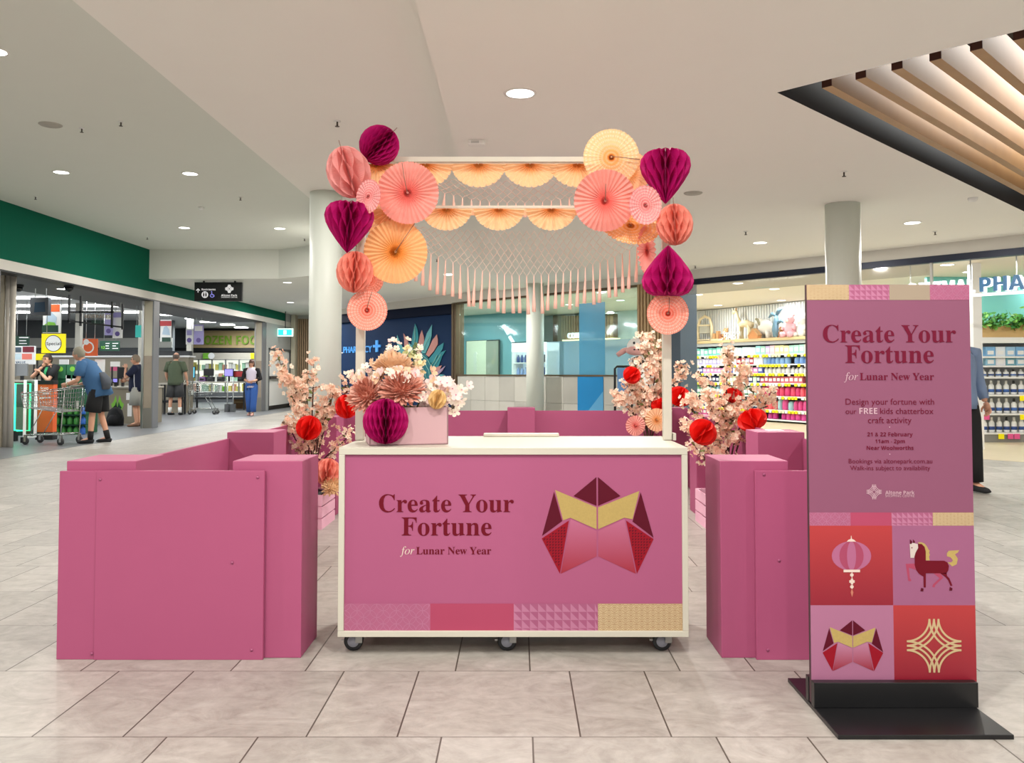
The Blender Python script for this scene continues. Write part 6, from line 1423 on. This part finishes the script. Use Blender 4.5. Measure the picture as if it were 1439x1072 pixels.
# potted plant in front of the navy wall
q = P(510, 560, 20.5); t = thing('potted_plant', 'dark green potted plant standing before the navy wall, behind the flower box', 'plant', (q.x, 20.5, .0)); rr = random.Random(4)
MB().lathe([(.16, .004), (.22, .45), (.2, .45), (.19, .40), (0, .39)], mat('planter_dark', '2a2b2d', .5), n=20).build('planter', t, False); mb = MB()
for i in range(15):
    a = rr.uniform(0, 6.28); L_ = rr.uniform(.7, 1.25); d = Vector((math.cos(a)*.5, math.sin(a)*.4, 1)).normalized(); sd = Vector((-math.sin(a), math.cos(a), 0)); b0 = Vector((0, 0, .4)); pts = []
    for k in range(6):
        u = k/5; c_ = b0+d*L_*u+Vector((math.cos(a), math.sin(a), -.35))*.35*u*u; w_ = .035*math.sin(PI*min(1, .15+u*.85)); pts.append((c_-sd*w_, c_+sd*w_))
    mb.add([p_ for pr in pts for p_ in pr], [(2*k, 2*k+1, 2*k+3, 2*k+2) for k in range(5)], mat('yucca_leaf', '4f6a3a', .5), True)
mb.build('leaves', t, False)
# consultation rooms behind the left window
t = sthing('cream_screen', 'cream framed glass panel on the teal wall, left part of the shop window', 'panel', 677, 520, 3.5)
mb = MB(); sbox(mb, 655, 478, 700.5, 530, 3.5, .05, mat('panel_frame', '4c4a40', .5)); mb.build('frame', t); mb = MB(); sbox(mb, 655.5, 479, 683, 530, 3.46, .03, mat('panel_cream', 'dfe0c4', .5, emit=.25)); mb.build('cream_half', t); mb = MB(); sbox(mb, 683, 479, 699.5, 530, 3.46, .03, mat('panel_sage', 'a9ab98', .5)); mb.build('sage_half', t)
mb = MB()
for i in range(5): q = SX(668, 498+i*5.5, 3.45); mb.prism([(q[0]+.09*math.cos(2*PI*k/10), q[1]+.08*math.sin(2*PI*k/10)) for k in range(10)], 3.44, 3.455, mat('panel_motif', 'eef0dc', .5), 'y', MSF)
mb.build('printed_motif', t)
t = sthing('drinks_fridge', 'tall white lit fridge with stocked shelves beside the front round column', 'fridge', 742, 525, 3.0)
mb = MB(); sbox(mb, 719, 480, 768, 481.5, 2.95, .5, black); mb.build('top_trim', t); mb = MB(); sbox(mb, 719, 481.5, 768, 494, 2.95, .5, mat('fridge_header', 'ffffff', .4, emit=1.6)); mb.build('lit_header', t); mb = MB(); a0, a1 = sa(719, 2.95), sa(768, 2.95); zt = ZZ(494, SP(a0, 2.95, 0).y)
mb.box(a0, a1, 3.35, 3.45, .004, zt, mat('fridge_inner', 'dfe8f4', .4, emit=.5), MSF); mb.box(a0, a0+.05, 2.95, 3.4, .004, zt, white_panel, MSF); mb.box(a1-.05, a1, 2.95, 3.4, .004, zt, white_panel, MSF)
for k in range(5): mb.box(a0, a1, 2.98, 3.4, .1+k*.35, .13+k*.35, white_panel, MSF)
mb.build('cabinet', t); rr = random.Random(2)
for r in range(5):
    for k in range(9):
        x = a0+.1+k*(a1-a0-.2)/8; c = ('5a4a52', '8fa0c8', 'c8709a', '3a4a7a', 'e0d8e0')[(r*2+k//3) % 5]
        tag(MB().lathe([(.04, 0), (.045, .02), (.045, .14), (.02, .18), (.02, .21), (0, .21)], mat('fridge_bottle_'+c, c, .4), tuple(SP(x, 3.12, .132+r*.35)), 8).build('fridge_bottle'), 'small bottle on a shelf of the lit pharmacy fridge', 'bottle', 'bottles in the pharmacy fridge')
for p0, p1, lb in (((706, 457), (712.5, 469), 'upper slanted white light reflection above the cream panel'), ((714.5, 473), (719.5, 481), 'lower slanted white light reflection above the fridge')):  # glowing tubes standing in for reflections of mall lights in the glass
    t = sthing('light_reflection', lb, 'light reflection', p0[0], p0[1], 3.5, 'slanted light reflections in the shop window'); a = SP(*(lambda a, z: (a, 3.55, z))(*SX(p0[0], p0[1], 3.5))); b = SP(*(lambda a, z: (a, 3.55, z))(*SX(p1[0], p1[1], 3.5))); MB().tube([a, b], .05, lit_white, 8).build('tube', t)
t = sthing('consult_sign', 'timber slatted bulkhead with glowing consult lettering', 'sign', 800, 476, 5.3); mb = MB(); sbox(mb, 777, 443, 788, 480, 5.25, .3, mat('consult_side', '8a7358', .6)); sbox(mb, 788, 443, 862, 476.5, 5.32, .2, mat('consult_back', '7a6248', .6)); mb.build('bulkhead', t)
mb = MB()
for i in range(20): sbox(mb, 788.5+i*3.6, 443.5, 790.6+i*3.6, 476, 5.24, .08, oak2)
mb.build('slats', t); mb = MB(); zb = ZZ(475, SP(sa(805, 5.15), 5.15, 0).y); letters(mb, sansb('CONSULT'), lit_white, sa(796.5, 5.15), sa(833, 5.15), zb, 0, ext=.03, frame=on_v(5.2)); mb.build('lettering', t); mb = MB(); sbox(mb, 790, 476, 862, 478, 5.15, .3, mat('consult_glow', 'fff0c0', .4, emit=1.8)); mb.build('light_ledge', t)
t = thing('poster_holder', 'black framed blue poster on a stand in front of the stone dado', 'poster stand', P(875, 590, 15.6)); Y = 15.6; t.location.z = 0
MB().tube([(XX(864, Y), Y, .02), (XX(864, Y), Y, ZZ(518, Y)), (XX(867, Y), Y, ZZ(515, Y)), (XX(885, Y), Y, ZZ(515, Y)), (XX(888, Y), Y, ZZ(518, Y)), (XX(888, Y), Y, .02)], .022, black, 8).build('tube_frame', t); MB().box(XX(867.5, Y), XX(886.5, Y), Y-.01, Y+.01, ZZ(551, Y), ZZ(517, Y), mat('poster_blue_print', '5f8fc0', .4, noise=(6, .2))).box(XX(866.5, Y), XX(887.5, Y), Y-.005, Y+.012, ZZ(552.5, Y), ZZ(551, Y), black).build('poster', t); MB().box(XX(860, Y), XX(892, Y), Y-.2, Y+.2, .004, .02, black).build('foot', t)
# white cow figure
Y = 16.1; q = P(897, 600, Y); t = thing('cow_figure', 'white and pink cow figure standing behind the rear blossom branches', 'figure', (q.x, Y, 0)); wf = mat('figure_white', 'f1eeea', .5); pf = mat('figure_pink', 'e0a8a4', .5); kf = mat('figure_black', '17171a', .5)
mb = MB(); mb.tube([(0, 0, .45), (0, 0, .7), (.02, 0, 1.1), (.02, 0, 1.35), (-.03, -.03, 1.55)], [(.22, .26), (.24, .30), (.22, .26), (.18, .2), (.12, .13)], wf, 18, True, (1, 0, 0)); mb.ball((-.05, -.06, 1.74), (.17, .18, .17), wf, 16, 12)
for sx in (-1, 1): mb.tube([(sx*.11, 0, .5), (sx*.12, 0, .25), (sx*.12, -.02, .005)], [.11, .09, .10], wf, 12); mb.tube([(sx*.2, 0, 1.32), (sx*.30, -.08, 1.1), (sx*.26, -.22, .98)], [.07, .06, .06], wf, 10)
mb.build('body', t, False); mb = MB(); mb.ball((-.07, -.19, 1.66), (.19, .12, .09), pf, 16, 10); mb.tube([(-.17, -.03, 1.72), (-.28, -.04, 1.66), (-.40, -.05, 1.58)], [(.03, .04), (.055, .075), (.045, .06)], pf, 10); mb.build('muzzle', t, False); mb = MB(); mb.ball((-.11, -.305, 1.68), (.02, .01, .015), kf, 8, 6); mb.ball((-.03, -.305, 1.68), (.02, .01, .015), kf, 8, 6); mb.ball((-.1, -.2, 1.8), (.025, .03, .035), kf, 8, 6); mb.ball((.03, -.2, 1.8), (.025, .03, .035), kf, 8, 6); mb.ball((.08, -.1, 1.86), (.05, .06, .05), kf, 10, 8); mb.ball((-.02, -.16, 1.47), (.11, .07, .09), kf, 12, 8); mb.ball((.23, -.04, 1.22), (.05, .08, .07), kf, 10, 8); mb.build('black_patches', t, False)
# ---- wall shelving on the right inside the shop
HO = Vector((4.71, 24.2, 0)); HD = Vector((.477, -.879, 0)); HN = Vector((.879, .477, 0))
MSH = Matrix(((HD.x, HN.x, 0, HO.x), (HD.y, HN.y, 0, HO.y), (0, 0, 1, 0), (0, 0, 0, 1)))
def hp(x, v, z): return MSH @ Vector((x, v, z))
def hx(px, v=0.0):
    k = (px-PCX)/FPX; o = HO+HN*v; return (o.y*k-o.x)/(HD.x-HD.y*k)
X0, X1 = hx(948), hx(1131)+.8; BOARDS = (1.71, 1.46, 1.235, .985, .66, .32, .08)
struct('wall_shop_rear', MB().box(-8, X1+3, .42, .5, 0, 3.03, mat('shop_rear_wall', 'e6e8e4', .6), MSH))
mb = MB(); n = 60
for i in range(n): x = X0+(X1-X0)*i/n; mb.box(x, x+(X1-X0)/n*.72, .36, .42, 2.14, 3.0, mat('white_batten', 'eef0ee', .5), MSH)
struct('wall_shop_battens', mb)
t = thing('wall_shelving', 'long white wall shelving under a timber toy shelf in the pharmacy', 'shelf', hp((X0+X1)/2, .2, 0))
MB().box(X0, X1, -.05, .36, 2.05, 2.12, mat('toy_shelf_timber', 'd8bd8c', .5, noise=(6, .06)), MSH).build('timber_shelf', t); MB().box(X0, X1, .30, .36, 0, 2.05, mat('shelf_back', '4a4d58', .6), MSH).build('back_panel', t); MB().box(X0, X1, .02, .30, 1.96, 2.05, mat('shelf_canopy', 'b9bcc0', .5), MSH).build('canopy', t)
for z in BOARDS: MB().box(X0, X1, -.06, .30, z-.03, z, white_panel, MSH).build('shelf_board', t)
tk = MB(); rr = random.Random(11)
for z in BOARDS[:-1]:
    x = X0+.1
    while x < X1-.1:
        if rr.random() < .8: tk.box(x, x+.075, -.075, -.062, z-.075, z-.008, rr.choice((yel, mat('ticket_pale', 'f4f0c0', .5), yel, paper)), MSH)
        x += .105
tg = tk.build('price_tickets', t); tg['kind'] = 'stuff'
def pk(c): return mat('pack_'+c, c, .45)
ROWS = (  # z, (left colours, word), (right colours, word): kind box or tub
    (0, ('9fdce0', 'bfeae6', '7fd0c0', 'e8f4f4', 'd0ecea'), 'aqua and mint carton', 'b', ('cdb8e0', 'e8e0a8', 'a8dcc8', 'f0c8d0', 'f2ead0'), 'pastel tub carton', 'b'),
    (1, ('f4f2f6', 'e2dcf2', 'c9c0e8', 'f0e8f4', 'b8273c'), 'white and lilac carton', 'b', ('8fb8e4', '7fa8e0', 'a8c8ee'), 'light blue nappy pack', 't'),
    (2, ('5a62b0', 'dfe4f4', 'e89cd0', 'f4f2f6', 'e089c4'), 'blue and pink carton', 'b', ('ece8ee', 'e4dfe6', 'f0edf2'), 'white formula tin', 'c'),
    (3, ('bfe0c0', '2a2f5c', '2a2f5c', 'd8e8b8', '3a3f70'), 'green or navy carton', 'b', ('c2566a', 'd06a78', 'b84a5c'), 'rose patterned carton', 'b'),
    (4, ('5f9a7a', '7fb08c', '8fb4c8', '4f8a6c', 'a8c8b0'), 'green bottle', 'c', ('e0486c', 'ee5f70', 'd83a78'), 'hot pink pack', 't'),
    (5, ('3a4a68', '2a3550', 'c8ccd4', '4a5a78'), 'dark bottle', 'c', ('e85a7c', 'f06a70', '9fc8cc', 'd8488a'), 'pink pack on the second lowest shelf', 't'),
    (6, ('d86090', 'b84a80', 'c8ccd4'), 'pink carton low down', 'b', ('d03a90', 'e04a9c', 'c8408c'), 'magenta pack on the lowest shelf', 't'))
PLACE = ('top product shelf', 'second product shelf from the top', 'third product shelf from the top', 'fourth product shelf from the top', 'third product shelf from the floor', 'second product shelf from the floor', 'lowest product shelf')
def pack(x, w_, z, h, kind, c, label, group):
    mb = MB(); M = pk(c)
    if kind == 'b': mb.box(x, x+w_*.94, .02, .16, z+.001, z+h, M, MSH); mb.box(x+w_*.12, x+w_*.8, .016, .02, z+h*.3, z+h*.75, paper, MSH)
    elif kind == 't': mb.tube([hp(x+w_*.47, .10, z+.004), hp(x+w_*.47, .10, z+h*.15), hp(x+w_*.47, .10, z+h*.8), hp(x+w_*.47, .10, z+h)], [(w_*.36, .07), (w_*.46, .085), (w_*.44, .08), (w_*.3, .05)], M, 12, True, tuple(HD))
    else: mb.lathe([(w_*.4, 0), (w_*.42, .01), (w_*.42, h*.72), (w_*.2, h*.84), (w_*.2, h), (0, h)], M, tuple(hp(x+w_*.46, .10, z+.002)), 10); mb.lathe([(w_*.43, h*.2), (w_*.43, h*.55)], paper, tuple(hp(x+w_*.46, .10, z+.002)), 10, caps=False)
    tag(mb.build({'b': 'product_carton', 't': 'product_pack', 'c': 'product_bottle'}[kind]), label, 'product', group)
split = hx(1066)
for r, lc, ln_, lk, rc, rn, rk in ROWS:
    z = BOARDS[r]; top = (BOARDS[r-1]-.05) if r else 1.95; hh = min(.26, top-z-.02); x = X0+.12; rr = random.Random(r*5+1)
    while x < X1-.2:
        left = x < split; w_ = rr.choice((.13, .15, .17)) if r < 4 else rr.choice((.14, .17, .19)); c = (lc if left else rc); k = c[int(rr.random()*len(c))] if rr.random() < .4 else c[int((x-X0)/.62) % len(c)]
        if rr.random() < .96: pack(x, w_, z, hh*rr.uniform(.82, 1), lk if left else rk, k, (ln_ if left else rn)+' on the '+PLACE[r]+(' behind the blossoms' if left else ' beside the poster stand') if r < 5 or left else rn, ('left ' if left else 'right ')+PLACE[r])
        x += w_
# ---- toys on the timber shelf
zt = 2.12
def toy(kind, label, px, fn, cat='toy', v=.1, s=1.0):
    a = hx(px, v); o = hp(a, v, zt+.001); t = thing(kind, label, cat, o, math.atan2(HD.y, HD.x)); t.scale = (s, s, s); fn(t); return t
wood, woodl, gr = mat('toy_wood', 'c99a68', .5), mat('toy_pale_wood', 'e6d4ae', .5), mat('toy_grey_blue', '6f93a8', .6); pkb = mat('toy_pink_plush', 'efb4bc', .9); whp = mat('toy_white_plush', 'f2efe8', .9); tan = mat('toy_tan_plush', 'd0905c', .9)
def arch(t):
    MB().tube([(-.28, 0, 0), (-.28, 0, .42), (-.2, 0, .62), (0, 0, .70), (.2, 0, .62), (.28, 0, .42), (.28, 0, 0)], .04, woodl, 8).build('arch_frame', t, False); MB().box(-.26, .26, -.08, .08, .02, .05, woodl).box(-.16, .16, -.07, .07, .22, .42, mat('toy_house_grey', 'b8b4a4', .5)).box(-.2, .2, -.075, .075, .42, .46, woodl).build('play_house', t, False)
toy('toy_house', 'arched pale wooden toy house on the timber toy shelf', 991, arch)
def giraffe(t):
    mb = MB(); mb.tube([(-.16, 0, .38), (.05, 0, .42), (.28, 0, .36)], [.07, .10, .09], woodl, 12); mb.tube([(-.14, 0, .40), (-.24, 0, .60), (-.30, 0, .76)], [.065, .04, .035], woodl, 10); mb.tube([(-.28, 0, .76), (-.36, 0, .75), (-.43, 0, .71)], [.045, .045, .03], woodl, 10)
    for x in (-.12, .22):
        for y in (-.05, .05): mb.tube([(x, y, .36), (x, y, .15), (x, y, 0)], [.045, .03, .035], woodl, 8)
    mb.build('body', t, False); MB().tube([(-.29, -.02, .79), (-.28, -.02, .85)], .01, wood, 6).tube([(-.29, .02, .79), (-.28, .02, .85)], .01, wood, 6).build('horns', t, False); MB().box(-.25, .35, -.1, .1, 0, .015, woodl).build('stand', t, False)
toy('toy_giraffe', 'pale wooden giraffe standing in the middle of the toy shelf', 1046, giraffe)
def camel(t):
    mb = MB(); mb.ball((0, 0, .36), (.30, .15, .24), whp, 16, 12); mb.ball((-.26, 0, .54), (.13, .11, .12), whp, 12, 10)
    for x in (-.18, .18):
        for y in (-.08, .08): mb.tube([(x, y, .25), (x, y, 0)], [.08, .07], whp, 10)
    mb.build('body', t, False); MB().tube([(-.30, -.09, .62), (-.2, -.13, .60), (-.12, -.12, .42)], .04, mat('toy_mane', '9a9478', .8), 8).build('mane', t, False)
toy('toy_horse', 'large white plush animal with a grey mane on toy shelf', 1076, camel, 'toy', .22, .82)
def whale(t):
    mb = MB(); mb.tube([(0, 0, .02), (0, 0, .25), (.03, 0, .5), (.06, 0, .68)], [.07, .10, .08, .04], gr, 12); mb.build('body', t, False); MB().tube([(.05, 0, .66), (-.12, 0, .70), (-.26, 0, .60)], [.05, .06, .02], gr, 8).tube([(.05, 0, .66), (.18, 0, .82), (.30, 0, .86)], [.05, .06, .02], gr, 8).tube([(.05, 0, .4), (.25, 0, .5), (.3, 0, .42)], [.04, .05, .02], gr, 8).build('fins', t, False)
toy('toy_whale', 'blue grey plush whale with its tail up on the toy shelf', 1090, whale, 'toy', .0, .85)
def bear(M, s):
    def fn(t):
        mb = MB(); mb.ball((0, 0, .22*s), (.19*s, .16*s, .22*s), M, 14, 11); mb.ball((0, -.02, .50*s), (.15*s, .13*s, .14*s), M, 14, 11)
        for sx in (-1, 1): mb.ball((sx*.11*s, 0, .62*s), (.05*s, .03*s, .05*s), M, 10, 8); mb.tube([(sx*.15*s, -.02, .34*s), (sx*.22*s, -.10*s, .22*s)], [.06*s, .05*s], M, 8); mb.tube([(sx*.10*s, -.06, .08*s), (sx*.17*s, -.22*s, .07*s)], [.08*s, .085*s], M, 10)
        mb.build('body', t, False); MB().ball((0, -.14*s, .47*s), (.06*s, .05*s, .045*s), whp, 10, 8).build('muzzle', t, False); MB().ball((-.05*s, -.135*s, .54*s), .012*s, kf, 6, 5).ball((.05*s, -.135*s, .54*s), .012*s, kf, 6, 5).ball((0, -.19*s, .485*s), .014*s, kf, 6, 5).build('eyes_and_nose', t, False)
    return fn
toy('toy_bear', 'big pink plush bear near the right end of toy shelf', 1111, bear(pkb, .85), 'toy', .08); toy('toy_bunny', 'white plush toy at the right end of the toy shelf', 1127, bear(whp, .75), 'toy', .2); toy('toy_bear', 'small tan plush toy left of the pink bear', 1099, bear(tan, .42), 'toy', .2); toy('toy_bear', 'small brown plush beside the white letters', 1021, bear(wood, .5))
def blocks(t): MB().box(-.2, .2, -.08, .08, 0, .05, woodl).build('tray', t, False); MB().box(-.16, -.06, -.05, .05, .05, .2, wood).box(-.02, .06, -.05, .05, .05, .26, wood).box(.09, .18, -.05, .05, .05, .17, mat('toy_rust', 'a86a48', .5)).build('blocks', t, False)
toy('toy_blocks', 'tray of brown wooden blocks right of the toy house', 1009, blocks)
def hut(t): MB().prism([(-.2, 0), (.2, 0), (.2, .12), (0, .3), (-.2, .12)], -.08, .08, tan, 'y').build('hut_wall', t, False); MB().prism([(-.24, .11), (0, .33), (.24, .11), (.22, .08), (0, .28), (-.22, .08)], -.09, .09, wood, 'y').build('hut_roof', t, False)
toy('toy_hut', 'orange wooden hut between giraffe and white plush', 1061, hut, 'toy', -.0, .8)
def frame_(t): MB().box(-.14, .14, -.02, .02, 0, .2, paper).build('frame', t, False); MB().box(-.08, .08, -.025, -.02, .06, .14, dark_plastic).build('picture', t, False)
toy('photo_frame', 'small white picture frame at the left end of toy shelf', 972, frame_, 'picture frame')
def sprig(t): MB().lathe([(.05, 0), (.06, .12), (.03, .16)], paper, n=12).build('vase', t, False); m = MB(); [petal(m, (0, 0, .14), Vector((math.cos(i*1.3), math.sin(i*1.3)*.5, 1.2)).normalized(), (0, 1, 0), (1, 0, 0), .22, .07, LEAF, .1) for i in range(8)]; m.build('leaves', t, False)
toy('small_vase', 'little vase with green leaves at the far left of toy shelf', 963, sprig, 'vase')
for i, ch in enumerate('BABY'):
    a = hx(1018.5+i*5.8, .02); mb = MB(); letters(mb, sansb(ch), paper, a, a+.14, zt+.005, 0, cap=.2, ext=.03, frame=lambda x, z, d: tuple(hp(x, .02-d, z))); tag(mb.build('letter_block'), 'white letter %s standing on the toy shelf' % ('B first' if i == 0 else 'A' if i == 1 else 'B second' if i == 2 else 'Y'), 'letter')
# ---- gondola with detergent bottles behind the walking shopper
GY = 15.0; t = thing('shop_gondola', 'white shelf bay of detergent bottles behind the shopper at the right', 'shelf', (XX(1410, GY), GY, 0)); gx0, gx1 = XX(1352, GY), XX(1439, GY)+.5; gz = [ZZ(y, GY) for y in (608, 581, 554.5, 529.5, 513.5, 500.5)]
MB().box(gx0, gx1, GY+.02, GY+.45, .004, gz[0]-.03, mat('gondola_plinth', '8f8d88', .5)).build('plinth', t); MB().box(gx0, gx1, GY+.42, GY+.47, 0.01, ZZ(476, GY), mat('gondola_back', 'b9bab8', .6)).build('back_panel', t)
for z in gz: MB().box(gx0, gx1, GY, GY+.42, z-.03, z, white_panel).build('shelf_board', t)
MB().box(gx0, gx1, GY-.04, GY+.5, ZZ(482, GY), ZZ(474, GY), mat('gondola_top', 'f2f2ee', .5)).build('top_fascia', t)
tk = MB()
for px, r, M in ((1405, 0, yel), (1418, 0, mat('ticket_pink', 'ee5f9a', .5)), (1427, 0, MATS['ticket_pink']), (1436, 1, yel), (1436, 2, yel), (1385, 1, MATS['ticket_pink'])): x = XX(px, GY); MB().box(x-.05, x+.05, GY-.012, GY-.002, gz[r]-.11, gz[r]-.02, M).build('price_ticket', t)
NB = mat('label_navy', '2a4a8c', .4); NB2 = mat('label_blue', '3f6ab0', .4)
for r in range(4):
    x = XX(1377, GY) if r else XX(1366, GY); k = 0
    while x < gx1-.1:
        wv = .12; hgt = (gz[r+1]-gz[r]-.05)*(.93 if r < 3 else .85); z = gz[r]+.002; y = GY+.13; odd = k % 7 == 5
        mb = MB(); mb.tube([(x, y, z), (x, y, z+hgt*.1), (x, y, z+hgt*.62), (x, y, z+hgt*.76)], [(.045, .035), (.052, .04), (.05, .04), (.022, .022)], paper, 12, True, (1, 0, 0)); b = mb.build('detergent_bottle')
        tag(b, ('navy labelled bottle on the ' if not odd else 'dark capped bottle on the ')+['lowest shelf', 'second shelf from the floor', 'third shelf from the floor', 'fourth shelf from the floor'][r]+' behind the walking shopper', 'bottle', ('detergent bottles, ' if not odd else 'dark capped bottles, ')+'row %d' % r)
        MB().tube([(x, y, z+hgt*.76), (x, y, z+hgt)], [.022, .018], dark_plastic if odd else paper, 10).build('cap', b, False)
        MB().tube([(x, y, z+hgt*.16), (x, y, z+hgt*.38)], [(.0535, .0415), (.052, .0415)], NB if (k+r) % 2 or r == 0 else NB2, 12, True, (1, 0, 0)).build('label', b, False)
        x += wv*1.12; k += 1
for r, cs in ((4, ('8fc0d8', 'e8e8ee', '6fa8b8')), (5, ('7fb4e0', 'e4ecf4', '9fc8e8'))):
    x = XX(1388, GY); k = 0
    while x < gx1-.15:
        h_ = .13 if r == 4 else .17; tag(MB().box(x, x+.17, GY+.05, GY+.25, gz[r]+.002, gz[r]+h_, pk(cs[k % 3])).box(x+.03, x+.14, GY+.046, GY+.05, gz[r]+.03, gz[r]+.1, paper).build('product_carton'), 'blue and white carton on the %s of the detergent bay' % ('second shelf from the top' if r == 4 else 'top shelf'), 'product', 'cartons of the detergent bay %d' % r); x += .18; k += 1
t = thing('planter_ledge', 'timber ledge with trailing green plants above the detergent bay', 'planter', (XX(1410, GY+.5), GY+.5, ZZ(476, GY))); z0 = ZZ(474, GY); MB().box(gx0, gx1, GY-.02, GY+.5, z0, z0+.24, mat('ledge_timber', 'd9b478', .5, noise=(5, .08))).build('timber_box', t); mb = MB(); rr = random.Random(9)
for i in range(420):
    c = Vector((rr.uniform(XX(1376, GY), gx1), GY-.06+rr.uniform(-.06, .2), z0+.2+abs(rr.gauss(0, .11)))); d = Vector((rr.uniform(-1, 1), rr.uniform(-1, 0), rr.uniform(-.8, .8))).normalized(); petal(mb, c, d, d.orthogonal(), d.cross(d.orthogonal()), .10, .06, rr.choice((mat('ivy_a', '4f9a3c', .6), mat('ivy_b', '3a7a34', .6), mat('ivy_c', '7fb850', .6))), .2)
lv = mb.build('trailing_leaves', t); lv['kind'] = 'stuff'
struct('wall_shop_teal', MB().box(gx0-.3, gx1+1, GY+.6, GY+.7, 0, 3.03, mat('aqua_wall', '7fd0cc', .6)))
struct('column_shop', MB().box(XX(1369, 13.6), XX(1381.5, 13.6), 13.6, 13.75, 0, 3.03, white_panel))
t = thing('exit_sign', 'pale green exit panel hung from the pharmacy ceiling', 'exit sign', P(1073, 403, 17.5)); Y = 17.5; MB().box(XX(1062, Y), XX(1084, Y), Y, Y+.05, ZZ(404, Y), ZZ(395, Y), mat('exit_pale', 'bfe6dc', .4, emit=.3)).build('panel', t); MB().tube([(XX(1065, Y), Y+.02, ZZ(395, Y)), (XX(1065, Y), Y+.02, 3.03)], .01, steel, 5).tube([(XX(1081, Y), Y+.02, ZZ(395, Y)), (XX(1081, Y), Y+.02, 3.03)], .01, steel, 5).build('hanging_rods', t)
